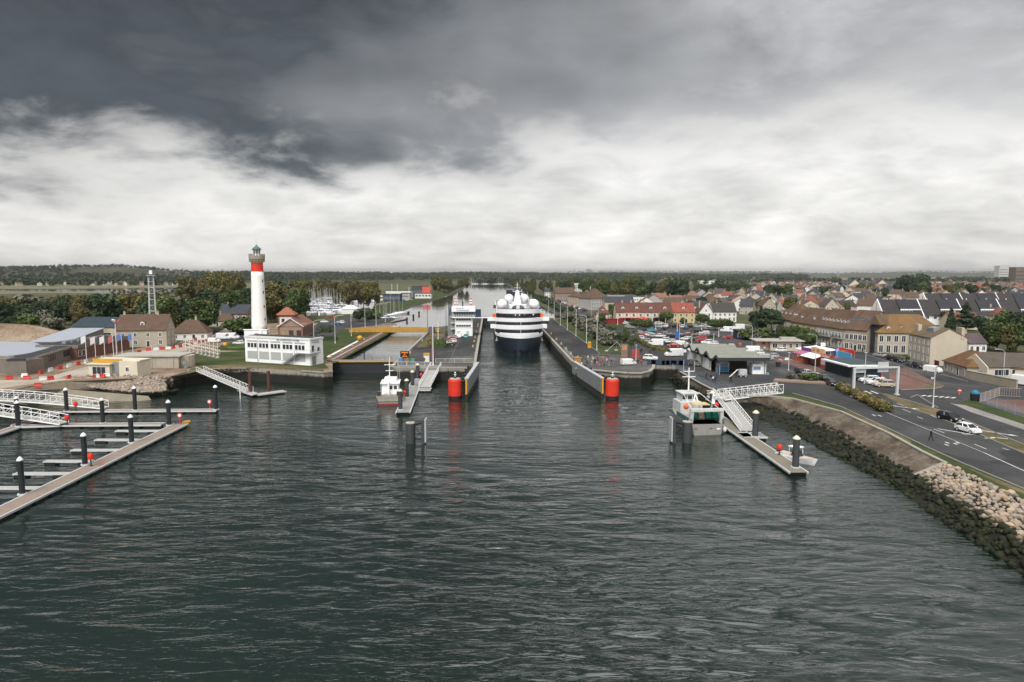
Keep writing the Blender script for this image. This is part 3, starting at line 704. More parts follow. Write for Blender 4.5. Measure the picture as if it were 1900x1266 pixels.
def person(px, py, top, legs, label, group, pose='stand', rz=None, z=.03, nm='person', loc=None):
    o = put(nm, PEOPLE[pose], None, loc if loc is not None else G(px, py, z), random.uniform(0, 6.28) if rz is None else R(rz))
    for i, mm in ((0, TOPM[legs]), (1, TOPM[top])):
        o.material_slots[i].link = 'OBJECT'; o.material_slots[i].material = mm
    s = random.uniform(.93, 1.05); o.scale = (s, s, s)
    return tag(o, label, 'person', group)
# ---------------------------------------------------------------- trees
def mat_leaf(name, cols, trans=.0):
    q = NT(name); g = q.n('ShaderNodeNewGeometry'); oi = q.n('ShaderNodeObjectInfo')
    f = q.math('MULTIPLY_ADD', g.outputs['Random Per Island'], .55, q.math('MULTIPLY', q.noise(g.outputs['Position'], .35, 3), .6))
    f = q.math('ADD', f, q.math('MULTIPLY_ADD', oi.outputs['Random'], .24, -.2))
    k = len(cols); c = q.ramp(f, [(.15+.7*i/(k-1), cols[i]) for i in range(k)])
    return q.done(c, .75, None, 0, .2)
LEAF = dict(green=mat_leaf('leaves_green', [(.027, .046, .015), (.059, .086, .026), (.111, .140, .046)]),
            dark=mat_leaf('leaves_dark', [(.014, .026, .014), (.030, .050, .023), (.059, .084, .036)]),
            olive=mat_leaf('leaves_olive', [(.052, .055, .018), (.101, .096, .031), (.163, .137, .049)]),
            autumn=mat_leaf('leaves_autumn', [(.055, .048, .021), (.099, .086, .036), (.153, .130, .056)]),
            grey=mat_leaf('leaves_grey', [(.069, .071, .048), (.127, .129, .092), (.196, .190, .138)]),
            far=mat_leaf('leaves_far', [(.022, .035, .019), (.043, .062, .030), (.078, .089, .043)]),
            straw=mat_leaf('leaves_straw', [(.10, .075, .03), (.19, .15, .055), (.30, .24, .12)]))
BARK = M('bark', (.085, .066, .05), .95, .3, 1.5, .4)
def crown_mesh(name, mat, lobes, n, leaf, seed, flat=1.0):
    """many small leaf clumps spread through and over the lobes of a crown; each clump is a folded pair of faces"""
    r = np.random.default_rng(seed); L_ = np.array(lobes, float); wt = L_[:, 3]*L_[:, 4]; wt = wt/wt.sum()
    idx = r.choice(len(L_), n, p=wt); d = r.normal(size=(n, 3)); d /= np.linalg.norm(d, axis=1)[:, None]
    rad = (r.random(n)**.33)*.45+.60; rad *= 1+.22*r.normal(size=n)*.5
    c = L_[idx, :3]+d*rad[:, None]*np.stack([L_[idx, 3], L_[idx, 3], L_[idx, 4]], 1)
    nrm = d+r.normal(size=(n, 3))*.55; nrm[:, 2] += .25; nrm /= np.linalg.norm(nrm, axis=1)[:, None]
    a = np.cross(nrm, r.normal(size=(n, 3))); a /= np.linalg.norm(a, axis=1)[:, None]; b = np.cross(nrm, a)
    s = (leaf*(.6+.8*r.random(n)))[:, None]; k = (.5+.5*r.random(n))[:, None]
    V = np.stack([c-a*s, c-b*s*k+nrm*s*.25, c+a*s, c+b*s*k+nrm*s*.35], 1).reshape(-1, 3); V[:, 2] = np.maximum(V[:, 2], .05)
    me = bpy.data.meshes.new(name); me.vertices.add(len(V)); me.vertices.foreach_set('co', V.ravel())
    fa = np.arange(n)*4; tri = np.stack([np.stack([fa, fa+1, fa+2], 1), np.stack([fa, fa+2, fa+3], 1)], 1).reshape(-1, 3)
    me.loops.add(tri.size); me.loops.foreach_set('vertex_index', tri.ravel()); me.polygons.add(len(tri))
    me.polygons.foreach_set('loop_start', np.arange(len(tri))*3); me.materials.append(mat); me.update(calc_edges=True); me.validate(); return me
def trunk_mesh(h, r, fork, seed, limbs=6, spread=2.5, top=None):
    q = random.Random(seed); b = MB(); top = top or h*1.5
    b.tube((0, 0, -.3), (q.uniform(-.1, .1)*h*.2, 0, h*.5), r, 7, 0, r*.8); b.tube((q.uniform(-.02, .02), 0, h*.5), (0, 0, h), r*.8, 7, 0, r*.6)
    for i in range(limbs):
        a = 6.283*i/limbs+q.uniform(-.4, .4); z0 = h*q.uniform(fork, 1.0); s = spread*q.uniform(.6, 1.0)
        m_ = (math.cos(a)*s*.55, math.sin(a)*s*.55, z0+(top-z0)*.5)
        b.tube((0, 0, z0), m_, r*.45, 5, 0, r*.3); b.tube(m_, (math.cos(a)*s, math.sin(a)*s, top*q.uniform(.85, 1.0)), r*.3, 5, 0, r*.08)
    return b.mesh('trunk', BARK)
def lobes_round(R_, H, z0, k, seed):
    q = random.Random(seed); out = [(0, 0, z0+H*.55, R_*.62, H*.36)]
    for i in range(k):
        a = 6.283*i/k+q.uniform(-.5, .5); t = q.uniform(.12, .95); rr = R_*(.62-.28*abs(t-.42)*1.6)
        out.append((math.cos(a)*rr, math.sin(a)*rr, z0+H*t, R_*q.uniform(.26, .44), H*q.uniform(.12, .22)))
    return out
TREES = {}
def tree_kind(key, nm, mat, R_, H, trunk, k, n, leaf, seed, lob=None):
    TREES[key] = (nm, crown_mesh('crown', LEAF[mat], lob or lobes_round(R_, H, trunk*.75, k, seed), n, leaf, seed), trunk_mesh(trunk*1.25, .09+H*.014, .6, seed, 6, R_*.55, trunk+H*.7), trunk+H)
tree_kind('round', 'broadleaf_tree', 'green', 4.6, 8.5, 2.2, 16, 3200, .42, 11)
tree_kind('round2', 'broadleaf_tree', 'olive', 4.8, 10.5, 2.5, 18, 3400, .44, 12)
tree_kind('dark', 'evergreen_tree', 'dark', 4.4, 8.6, 1.6, 16, 3200, .42, 13)
tree_kind('autumn', 'turning_tree', 'autumn', 5.2, 13.0, 3.0, 22, 3800, .46, 14)
tree_kind('poplar', 'tall_tree', 'olive', 3.0, 15.0, 2.0, 20, 3000, .42, 15)
tree_kind('small', 'small_tree', 'green', 2.2, 3.6, 1.5, 10, 1400, .26, 16)
tree_kind('ball', 'clipped_tree', 'green', 2.7, 3.0, 1.9, 9, 1900, .24, 17, [(0, 0, 3.1, 2.3, 1.5), (1.3, 0, 3.0, 1.4, 1.2), (-1.3, .3, 3.0, 1.4, 1.2), (0, 1.2, 3.1, 1.4, 1.2), (0, -1.2, 3.1, 1.4, 1.2)])
tree_kind('young', 'young_tree', 'green', .9, 3.0, 1.5, 6, 500, .17, 18)
tree_kind('cypress', 'conifer', 'dark', 1.8, 9.5, .6, 6, 2200, .30, 19, [(0, 0, .8+i*1.0, 2.5*(1-i/10.5), .75) for i in range(10)])
tree_kind('cedar', 'cedar_tree', 'dark', 4.6, 12, 1.2, 6, 3800, .40, 20, [(math.cos(i*2.4)*2.2*(1-i/16), math.sin(i*2.4)*2.2*(1-i/16), 1.8+i*.75, 3.4*(1-i/15.5), .55) for i in range(14)])
tree_kind('pine', 'pine_tree', 'dark', 4.6, 5.0, 6.5, 12, 3000, .40, 21)
tree_kind('bush', 'shrub', 'grey', 2.3, 2.6, .2, 10, 1500, .26, 22)
tree_kind('gbush', 'shrub', 'green', 2.2, 2.4, .2, 10, 1500, .26, 23)
tree_kind('dbush', 'shrub', 'dark', 2.0, 2.2, .15, 9, 1500, .24, 24)
def tree(key, p, h, label, group, rz=None, cat=None, wide=1.0):
    nm, cm, tm, H0 = TREES[key]; s = h/H0
    t = thing(nm, label, cat or ('shrub' if nm == 'shrub' else 'tree'), p, random.uniform(0, 6.28) if rz is None else rz, group)
    t.scale = (s*wide, s*wide, s); put('trunk', tm, t); put('crown', cm, t); return t
def hedge(name, pts, wd, h, label, mat='green', leaf=.22, dens=30, cat='hedge'):
    """a clipped hedge along ground points, in leaf clumps over a solid core"""
    lob = []; core = MB()
    for a, b in zip(pts[:-1], pts[1:]):
        k = max(1, int((b-a).length/(wd*.7)))
        for i in range(k+1):
            c = a.lerp(b, i/k); lob.append((c.x, c.y, h*.5, wd*.55, h*.5))
        core.bar((a.x, a.y, h*.4), (b.x, b.y, h*.4), wd*.7, h*.75)
    L_ = sum((b-a).length for a, b in zip(pts[:-1], pts[1:]))
    t = thing(name, label, cat, (0, 0, 0)); put('foliage', crown_mesh('foliage', LEAF[mat], lob, int(L_*dens), leaf, 5), t)
    core.build('stem', LEAF[mat], t); return t
# ---------------------------------------------------------------- lighthouse
zat = lambda py, Y, px=950: A(px, py, Y).z
p = G(482, 627); Y = p.y; zz = lambda py: zat(py, Y)
t = thing('lighthouse', 'tall white round lighthouse with red top band and green dome', 'lighthouse', p)
b = MB(); b.lathe([(4.0, -.3), (4.0, 1.2), (3.7, 1.3), (3.7, 2.2), (3.3, 2.3), (3.3, zz(613)), (3.05, zz(613)+.25)], 24); b.build('plinth', CONC, t)
b = MB(); b.lathe([(3.02-.66*i/12, zz(613)+.2+(zz(504)-zz(613)-.2)*i/12) for i in range(13)], 32); sh = b.build('shaft', M('weathered_white', (.78, .77, .74), .7, .10, .35, .1, streak=.3), t, smooth=True)
for zf in (.22, .45, .7, .9):
    b = MB(); b.box(-.3, .3, -.12, .12, 0, 1.1); q = b.build('window', GLASS, sh, (2.85-.64*zf*.95, -.9, 2+zf*(zz(504)-4)), math.pi/2)
b = MB(); b.lathe([(2.36, zz(504)), (2.44, zz(504)+.05), (2.44, zz(504)+.35), (2.32, zz(504)+.4), (2.25, zz(489)), (2.35, zz(488))], 32); b.build('red_band', REDP, t, smooth=False)
b = MB(); b.lathe([(2.35, zz(488)), (2.4, zz(487)), (2.55, zz(485.5)), (2.9, zz(482)), (3.1, zz(481)), (3.1, zz(475)), (2.75, zz(475)), (2.75, zz(477))], 32); ga = b.build('gallery', STONE, t)
for i in range(16):
    a = 6.283*i/16; b = MB(); b.box(-.32, .32, -.18, .18, 0, .75); b.build('merlon', STONE, ga, (math.cos(a)*2.92, math.sin(a)*2.92, zz(475)-.02), a+math.pi/2)
    b = MB(); b.box(-.16, .16, -.25, .25, 0, .9); b.build('corbel', STONE, ga, (math.cos(a)*2.75, math.sin(a)*2.75, zz(486)), a+math.pi/2)
b = MB(); b.lathe([(1.45, zz(477)), (1.45, zz(471.5)), (1.5, zz(471))], 16); ln = b.build('lantern', WHITE, t)
b = MB(); b.lathe([(1.38, zz(471.2)), (1.38, zz(464))], 16); b.build('lantern_glass', GLASSB, ln)
for i in range(8):
    a = 6.283*i/8; b = MB(); b.box(math.cos(a)*1.42-.06, math.cos(a)*1.42+.06, math.sin(a)*1.42-.06, math.sin(a)*1.42+.06, zz(471.2), zz(463.8)); b.build('glazing_bar', WHITE, ln)
b = MB(); b.lathe([(1.75, zz(464)), (1.8, zz(463.2)), (1.5, zz(461)), (1.0, zz(458.8)), (.5, zz(457.6)), (.42, zz(457)), (.42, zz(455.2)), (.2, zz(454.6)), (.02, zz(454))], 20)
b.build('dome', M('verdigris_copper', (.075, .15, .125), .6, .3, .8), t, smooth=True)
b = MB(); b.tube((0, 0, zz(455)), (0, 0, zz(440)), .05, 5); b.build('antenna', LGREY, t)
b = MB(); b.box(1.2, 2.3, -4.1, -3.5, -.2, 3.2); b.box(-4.8, 4.2, -3.6, -2.6, -.2, 3.4); b.box(-5.2, 4.6, -3.8, -2.4, 3.4, 3.7); b.build('annex', WHITE, t)
# ---------------------------------------------------------------- rescue station
p, rz, W = front(G(455.8, 671), G(576.4, 679)); H = 7.6; D = 5.6
t = thing('rescue_station', 'white two-storey rescue station with grey panels beside the small lock', 'building', p, rz)
b = MB(); b.box(0, W, 0, D, -.3, H-.4); b.build('wall', WHITE, t)
b = MB(); b.box(-.15, W+.15, -.15, D+.15, H-.4, H+.1); b.box(.3, W-.3, .3, D-.3, H+.1, H+.14); b.build('roof', [OFFW], t)
b = MB(); b.box(.5, W-.5, .5, D-.5, H+.14, H+.2); b.build('roof_felt', DARK, t)
PANEL = M('grey_panel', (.36, .37, .36), .8, .08, .8)
xs = [.6+i*4.38 for i in range(6)]
for i in range(5):
    x0, x1 = xs[i]+.35, xs[i+1]-.35; x1 = min(x1, W-1.0)
    b = MB(); b.box(x0, x1, -.03, .05, 1.0, 3.3); b.build('panel', PANEL, t)
    b = MB(); b.box(x0, x1, -.03, .05, 5.95, 6.45); b.build('panel', PANEL, t)
    w_ = (x1-x0)/3
    for k in range(3): window(t, x0+w_*(k+.5), -.03, 4.35, w_-.22, 1.35, 'f', WHITE, GLASS, 0)
for x in xs[:-1]+[W-.35]:
    b = MB(); b.box(x-.25, x+.25, -.12, .02, -.2, H-.5); b.build('pilaster', WHITE, t)
BLT = M('blue_lettering', (.05, .10, .22), .6, .1); GLT = M('grey_lettering', (.25, .27, .29), .6, .1)
text('LES SAUVETEURS EN MER', t, (12.0, -.16, 6.72), .80, BLT, sx=.92)
text('STATION DE', t, (W+.17, .6, 6.85), .52, GLT, (math.pi/2, 0, math.pi/2)); text('OUISTREHAM', t, (W+.17, .6, 6.3), .52, GLT, (math.pi/2, 0, math.pi/2))
for k in range(2): window(t, W, 1.1+k*2.4, 3.9, .9, 1.7 if k == 0 else 1.0, 'r', LGREY, GLASS, 0)
put('door', win_mesh(1.6, 2.4, LGREY, GREY, 0), t, (W, 1.5, .1), math.pi/2)
st = MB()
for k in range(14): st.box(15.2+k*.36, 15.6+k*.36, -1.4, -.3, .1+k*.235, .2+k*.235)
st.bar((15.0, -1.42, .1), (20.3, -1.42, 3.5), .08, .34); st.bar((15.0, -.28, .1), (20.3, -.28, 3.5), .08, .34)
st.box(20.2, W+1.1, -1.4, -.2, 3.4, 3.52); st.box(W+.02, W+1.1, -.2, 3.2, 3.4, 3.52)
sta = st.build('outside_stair', GREY, t)
st = MB(); st.bar((15.0, -1.42, 1.1), (20.3, -1.42, 4.5), .05); st.bar((20.3, -1.42, 4.5), (W+1.1, -1.42, 4.5), .05); st.bar((W+1.08, -1.42, 4.5), (W+1.08, 3.2, 4.5), .05)
for k in range(8): st.bar((15+k*.75, -1.42, .2+k*.49), (15+k*.75, -1.42, 1.1+k*.485), .04)
for k in range(7): st.bar((W+1.08, -1.4+k*.75, 3.5), (W+1.08, -1.4+k*.75, 4.5), .04)
st.build('handrail', GREY, sta)
b = MB(); b.tube((4.9, -.2, 0), (4.9, -.2, H-.3), .1, 6); b.build('downpipe', LGREY, t)
b = MB(); b.tube((W-1, 3, H), (W-1.1, 3, H+2.0), .05, 5); b.build('mast', OFFW, t)
b = MB(); b.tube((6.5, 3, H), (6.5, 3, H+2.6), .05, 5); b.build('mast', OFFW, t)
# brick boathouse with its tower
p, rz, W = front(G(517, 629), G(562, 628.5)); D = 25; H = 4.9; RH = 3.2
t = thing('brick_boathouse', 'long brick boathouse with tiled gable roof behind the rescue station', 'building', p, rz)
wall_block(W, D, H, RH, 'y').build('wall', M('pale_brick', (.27, .195, .15), .9, .25, .9, .2), t)
r = gable_roof(W, D, H, RH, .5, 'y').build('roof', ROOF, t); r.color = (.20, .098, .066, 1)
b = MB(); b.bar((-.5, -.52, H-.1), (W/2, -.52, H+RH+.12), .1, .35); b.bar((W+.5, -.52, H-.1), (W/2, -.52, H+RH+.12), .1, .35); b.build('barge_board', OFFW, r)
b = MB(); b.box(-.02, W+.02, -.06, .02, H-.25, H+.05); b.build('brick_band', BRICK, t)
for i in range(3):
    put('door', win_mesh(1.7, 3.1, BRICK, (M('tan_door', (.30, .23, .15)) if i == 0 else DARK), 1), t, (1.9+i*3.0, 0, .2))
for i in range(9): window(t, W, 1.8+i*2.6, .8, 1.0, 2.7, 'r', BRICK, GLASS, 1)
for x in (.2, W-.2): 
    b = MB(); b.box(x-.35, x+.35, -.1, .25, -.2, H); b.build('brick_pier', BRICK, t)
p2 = p+Vector((math.cos(rz)*-1.5-math.sin(rz)*7, math.sin(rz)*-1.5+math.cos(rz)*7, 0))
t = thing('brick_tower', 'square brick tower with orange hipped roof beside the boathouse', 'building', p2, rz)
b = MB(); b.box(0, 6.2, 0, 6.0, -.3, 9.2); b.build('wall', M('pale_brick', 0), t)
r = hip_roof(6.2, 6.0, 9.2, 2.9, .7).build('roof', ROOF, t); r.color = (.27, .10, .06, 1)
for x in (.3, 5.9): b = MB(); b.box(x-.35, x+.35, -.08, .2, -.2, 9.2); b.build('brick_pier', BRICK, t)
b = MB(); b.box(.65, 5.55, -.05, .05, 2, 8.2); b.build('panel', OFFW, t)
for i in range(2): window(t, 2.0+i*2.3, -.04, 5.6, 1.0, 1.9, 'f', BRICK, GLASS, 1); window(t, 6.2, 1.8+i*2.2, 5.6, .9, 1.7, 'r', BRICK, GLASS, 0)
# ---------------------------------------------------------------- lattice tower
p = G(286, 631); Y = p.y; z1 = zat(512, Y); t = thing('lattice_mast', 'slim white lattice mast with a lamp platform on top', 'mast', p, R(20))
b = MB()
for sx in (-1, 1):
    for sy in (-1, 1): b.tube((sx*1.25, sy*1.25, 0), (sx*.85, sy*.85, z1), .15, 5)
b.build('legs', GALV, t); b = MB(); k = 11
for i in range(k):
    z = z1*i/k; z2 = z1*(i+1)/k; w0 = 1.25-.4*i/k; w1 = 1.25-.4*(i+1)/k; c0 = [(-w0, -w0), (w0, -w0), (w0, w0), (-w0, w0)]; c1 = [(-w1, -w1), (w1, -w1), (w1, w1), (-w1, w1)]
    for j in range(4):
        j2 = (j+1) % 4; b.bar((*c1[j], z2), (*c1[j2], z2), .15); b.bar((*c0[j], z), (*c1[j2], z2), .035)
b.build('bracing', GALV, t)
b = MB(); b.box(-1.5, 1.5, -1.5, 1.5, z1, z1+.15)
for s in (-1, 1):
    for zz_ in (.6, 1.1): b.bar((-1.5, s*1.5, z1+zz_), (1.5, s*1.5, z1+zz_), .05); b.bar((s*1.5, -1.5, z1+zz_), (s*1.5, 1.5, z1+zz_), .05)
b.build('platform', GALV, t); b = MB(); b.box(-.5, .5, -.4, .4, z1+.7, z1+2.1); b.build('lamp_box', WHITE, t)
# ---------------------------------------------------------------- works site on the left
p, rz, W = front(G(-60, 690), G(50, 696)); WC = WOODC
def rel(p, rz, x, y): return p+Vector((math.cos(rz)*x-math.sin(rz)*y, math.sin(rz)*x+math.cos(rz)*y, 0))
# training centre: timber-clad wing with windows, and metal-roofed halls behind
pa, pb = G(50, 696), G(143, 664)
t = thing('timber_wing', 'low grey timber-clad wing with strip windows along the site track', 'building', pa, math.atan2((pb-pa).y, (pb-pa).x))
W = (pb-pa).length; b = MB(); b.box(0, W, 0, 4.2, -.3, 3.9); b.build('wall', WOODC, t)
b = MB(); b.box(-.2, W+.2, -.2, 4.4, 3.9, 4.15); b.box(.2, W-.2, .2, 4.0, 4.15, 4.2); b.build('roof', DARK, t)
b = MB(); b.box(-.25, W+.25, -.26, -.2, 3.7, 4.25); b.build('fascia', M('pale_timber', (.36, .31, .27), .85, .2), t)
for i in range(3):
    for k in range(3): window(t, W*(.12+.30*i)+k*1.7, 0, 1.6, 1.5, 1.5, 'f', DARK, GLASS, 0)
pl = G(-90, 688)
t = thing('timber_gable_wing', 'grey timber front with a metal roof at the left edge', 'building', pl, math.atan2((pa-pl).y, (pa-pl).x)); W = (pa-pl).length-.2
b = MB(); b.box(0, W, 0, 5, -.3, 3.8); b.build('wall', WOODC, t)
window(t, W-5.5, 0, .2, 1.0, 2.3, 'f', DARK, DARK, 0)
hp = [G(-140, 668, 3.3), G(5, 664.5, 3.3), G(108, 649.5, 3.3), G(62, 637, 3.9), G(-140, 632, 4.2)]
t = thing('metal_roof_centre', 'wide grey metal roof of the training centre at the left edge', 'building', (0, 0, 0))
b = MB(); b.loft([[p_ for p_ in hp], [p_+Vector((0, 0, .3)) for p_ in hp]]); b.build('roof', M('sheet_metal_roof', (.33, .35, .39), .5, .08, .4), t)
cx = sum(hp, Vector())/5; b = MB(); b.loft([[(q_.x, q_.y, -.3) for q_ in [cx+(p_-cx)*.94 for p_ in hp]], [(q_.x, q_.y, p_.z-.05) for q_, p_ in zip([cx+(p_-cx)*.94 for p_ in hp], hp)]]); b.build('wall', WOODC, t)
pa2, pb2 = G(60, 657), G(112, 657)
t = thing('metal_roof_hall', 'grey hall with a single pitched metal roof behind the timber wing', 'building', pa2, R(6)); W = (pb2-pa2).length+2
b = MB(); b.loft([[(x, 0, -.3), (x, 24, -.3), (x, 24, 6.1), (x, 0, 3.7)] for x in (0, W)]); b.build('wall', M('timber_grey', (.26, .24, .22), .85, .2), t)
b = MB(); b.loft([[(x, -.4, 3.75), (x, 24.4, 6.2), (x, 24.4, 6.45), (x, -.4, 4.0)] for x in (-.5, W+.3)]); b.build('roof', M('sheet_metal_roof', 0), t)
pa3, pb3 = G(143, 668), G(241, 648)
t = thing('brick_wing', 'low wing with brick-red wall panels and flat dark roof behind flagpoles', 'building', pa3, math.atan2((pb3-pa3).y, (pb3-pa3).x)); W = (pb3-pa3).length
b = MB(); b.box(.2, W, 0, 12, -.3, 3.4); b.build('wall', M('red_cladding', (.17, .082, .06), .85, .2, .6), t)
b = MB(); b.box(0, W+.2, -.5, 12.2, 3.4, 4.5); b.build('roof', WOODC, t); b = MB(); b.box(.3, W-.1, -.2, 11.9, 4.5, 4.56); b.build('roof_felt', DARK, t)
for i in range(2): window(t, 1.5+i*2.0, 0, .9, 1.3, 1.9, 'f', OFFW, GLASS, 0)
for i in range(7): 
    b = MB(); b.box(3+i*3.2, 5.4+i*3.2, 5, 6.2, 4.56, 5.3); b.build('roof_light', GREY, t)
house('sail_hall', 'cream hall with blue-grey hipped roof behind the flagpoles', 'building', G(133, 640), R(-6), 19, 15, 6.6, 3.0, (.46, .40, .32), CR['blue'], 'gable', chims=(), rows=((3.8, .7),), cols=2, ww=3.0, door=False)
house('stone_house', 'stone house with steep brown roof beside the lattice mast', 'house', G(217, 645), R(9), 16.5, 9.5, 6.2, 5.0, CW['stone'], CR['brown'], 'gable', chims=((.08, .5), (.75, .5)), rows=((.9, 1.6), (3.7, 1.3)), cols=4, dorms=1, side='r')
house('hip_cottage', 'white cottage with brown hipped roof and one chimney by the track', 'house', G(318, 632), R(12), 13, 10, 2.9, 4.8, CW['white'], CR['brown'], 'hip', chims=((.62, .5),), rows=((.8, 1.2),), cols=4, side='r')
house('slate_house', 'brick house with grey slate roof among trees, second row from the lighthouse', 'house', G(406, 604), R(-4), 15, 9, 6.0, 4.2, (.22, .15, .12), CR['slate'], 'gable', rows=((.9, 1.4), (3.6, 1.3)), cols=4, side='r', shut=(.5, .5, .47))
house('tiled_cottage', 'small cottage with red-brown roof and white chimney beside the slate house', 'house', G(382, 606), R(4), 11, 8, 2.8, 3.2, CW['beige'], CR['brown'], 'gable', chims=((.55, .45),), rows=((.8, 1.2),), cols=3)
# concrete tank, yellow kiosk
p, rz, W = front(G(206, 686), G(300, 686)); t = thing('concrete_tank', 'large stained concrete tank with flat lid behind the yellow kiosk', 'tank', G(232, 684), R(2))
b = MB(); b.box(0, 14.5, 0, 8, -.3, 3.2); b.cyl(14.5, 4, -.3, 3.2, 2.6, n=16); b.build('wall', M('stained_concrete', (.38, .33, .26), .9, .3, .4, .2, streak=.45), t)
b = MB(); b.box(-3, 15.2, -.4, 8.5, 3.2, 3.5); b.build('lid', CONC, t)
for x in (2, 7.2, 13): b = MB(); b.box(x-.15, x+.15, -.16, .02, -.2, 3.2); b.build('rib', CONC, t)
p, rz, W = front(G(165, 698), G(204, 699)); t = thing('yellow_kiosk', 'small cream kiosk with yellow roof edge by the rock bank', 'kiosk', p, rz)
b = MB(); b.box(0, W, 0, 4.5, -.3, 3.0); b.box(W+2.2, W+7.3, .6, 5.5, -.3, 3.9); b.build('wall', M('kiosk_wall', (.58, .52, .40), .8, .12, .6, streak=.2), t)
b = MB(); b.box(W, W+2.2, 1.0, 5.0, -.3, 3.6); b.build('grey_bay', GREY, t)
b = MB(); b.box(-.3, W+.4, -.4, 4.8, 3.0, 3.25); b.box(.4, W+7.5, 1.6, 5.8, 3.9, 4.15); b.build('roof', M('kiosk_wall', 0), t)
b = MB(); b.box(.3, W+2.4, 1.2, 1.6, 3.3, 4.3); b.build('yellow_fascia', YELP, t)
put('serving_hatch', win_mesh(W*.62, 1.9, OFFW, DARK, 2), t, (W*.5, 0, .5)); window(t, W+4.5, .6, 1.3, .9, 1.1)
# spoil heap
mb = MB(); q = random.Random(3); n = 26; rings = []
for j in range(9):
    f = j/8; ring = []
    for i in range(n):
        a = 6.283*i/n; rr = (1-f)**.8*(1+.10*math.sin(3*a+1)+.06*math.sin(7*a)+q.uniform(-.04, .04))
        ring.append((math.cos(a)*30*rr+(0 if f < 1 else -4), math.sin(a)*12*rr, 8.2*f**.8+q.uniform(-.25, .25)*(0 < f < 1)))
    rings.append(ring)
mb.loft(rings); o = mb.build('spoil_heap', EARTH, None, G(20, 642), 0, True); tag(o, 'large heap of brown earth at the left edge of the works site', 'earth heap')
# flagpoles, wind sign
FL = [(161, 671, 622), (178, 669, 624), (195, 667, 623), (211, 664, 622), (227, 660, 618), (247, 657, 618)]
for i, (x, y0, y1) in enumerate(FL):
    p = G(x, y0); z1 = zat(y1, p.y); t = thing('flagpole', nth(i+1)+' white flagpole from the left in the row before the brick wing', 'flagpole', p, 0, 'flagpoles before the brick wing')
    b = MB(); b.tube((0, 0, 0), (0, 0, z1), .09, 6, 0, .06); b.build('pole', WHITE, t)
    b = MB(); rg = [[(-.02, -.05-.55*s-.0, z1-.1-2.0*k), (0, -.05-.55*s, z1-.1-2.0*k)] for s in range(2) for k in range(2)]
    b.loft([[(-.1-.32*s, .06*math.sin(s*1.4), z1-.15-.12*s), (-.1-.32*s, .06*math.sin(s*1.4)+.03, z1-.15-.12*s), (-.1-.32*s, .06*math.sin(s*1.4)+.03, z1-2.0-.2*s), (-.1-.32*s, .06*math.sin(s*1.4), z1-2.0-.2*s)] for s in range(5)])
    f_ = b.build('flag', CLOTH, t); f_.color = (*[(.6, .6, .6), (.62, .5, .48), (.6, .58, .56), (.4, .12, .1), (.10, .16, .4), (.12, .2, .45)][i], 1)
p = G(217, 660); z1 = zat(593, p.y); t = thing('signal_mast', 'tall grey signal mast with a three-armed red and white head', 'mast', p)
b = MB(); b.tube((0, 0, 0), (0, 0, z1), .2, 8, 0, .13); b.build('pole', GALV, t)
for i in range(3):
    b = MB(); a = 6.283*i/3+.5; b.loft([[(math.cos(a)*r_-math.sin(a)*s*w_, math.sin(a)*r_+math.cos(a)*s*w_, z1-1.2+r_*.9) for s in (-1, 1)]+[(math.cos(a)*r_, math.sin(a)*r_, z1-1.0+r_*.9)] for r_, w_ in ((.1, .15), (1.2, .5))]); b.build('arm', WHITE if i else REDP, t)
b = MB(); b.ball((0, 0, z1-.9), .35); b.build('head', REDP, t)
# red and white plastic road barriers along the track
b = MB(); b.loft([[(x, -.28*k, z) if s else (x, .28*k, z) for s, k, z in ((0, 1, 0), (0, 1, .25), (0, .45, .5), (0, .4, .95), (1, .4, .95), (1, .45, .5), (1, 1, .25), (1, 1, 0))] for x in (-.75, .75)])
BARM = {0: b.mesh('road_barrier', M('barrier_red', (.50, .05, .04), .5, .12)), 1: b.mesh('road_barrier', M('barrier_white', (.68, .67, .65), .5, .10))}
def barriers(pts, step, where, grp, sz=1.05):
    P_ = gl(pts); k = 0; carry = 0.0
    for a, c in zip(P_[:-1], P_[1:]):
        d = c-a; n_ = d.length; s = carry
        while s < n_:
            q_ = a+d*(s/n_); o = put('road_barrier', BARM[k % 2], None, (q_.x+random.uniform(-.2, .2), q_.y+random.uniform(-.2, .2), .03), math.atan2(d.y, d.x)+random.uniform(-.12, .12)); o.scale = (sz,)*3
            k += 1; tag(o, ('white', 'red')[k % 2]+' road barrier, '+nth(k)+' from the near end '+where, 'barrier', grp); s += step
        carry = s-n_
barriers([(77, 694), (160, 674), (205, 664)], 4.3, 'of the line by the timber wing', 'barriers along the timber wing')
barriers([(277, 651), (318, 648), (370, 638), (405, 626)], 2.05, 'of the line behind the rack posts', 'barriers on the near side of the site track')
barriers([(366, 631), (395, 628), (440, 616)], 2.6, 'of the line by the car park', 'barriers on the far side of the site track')
for i, (x, y, c, w_) in enumerate([(46, 700, 1, 'beside the timber gable front'), (50, 704, 0, 'lying in front of the timber gable front'), (18, 704, 0, 'at the left edge of the site track'), (94, 705, 0, 'alone on the near side of the track'), (128, 703, 0, 'left of the yellow kiosk'),
        (174, 701, 0, 'at the left foot of the yellow kiosk hatch'), (182, 701, 1, 'in the middle of the yellow kiosk hatch'), (191, 701, 0, 'right of centre under the yellow kiosk hatch'), (199, 700, 1, 'at the right foot of the kiosk hatch'), (71, 718, 0, 'lying on the slipway below the track'), (80, 706, 1, 'next to the dark bin by the track'), (258, 655, 0, 'on the concrete tank side of the track')]):
    o = put('road_barrier', BARM[c], None, G(x, y, .03), R(i*23)); o.scale = (1.0,)*3; tag(o, ('red', 'white')[c]+' plastic road barrier '+w_, 'barrier', 'loose barriers on the site')
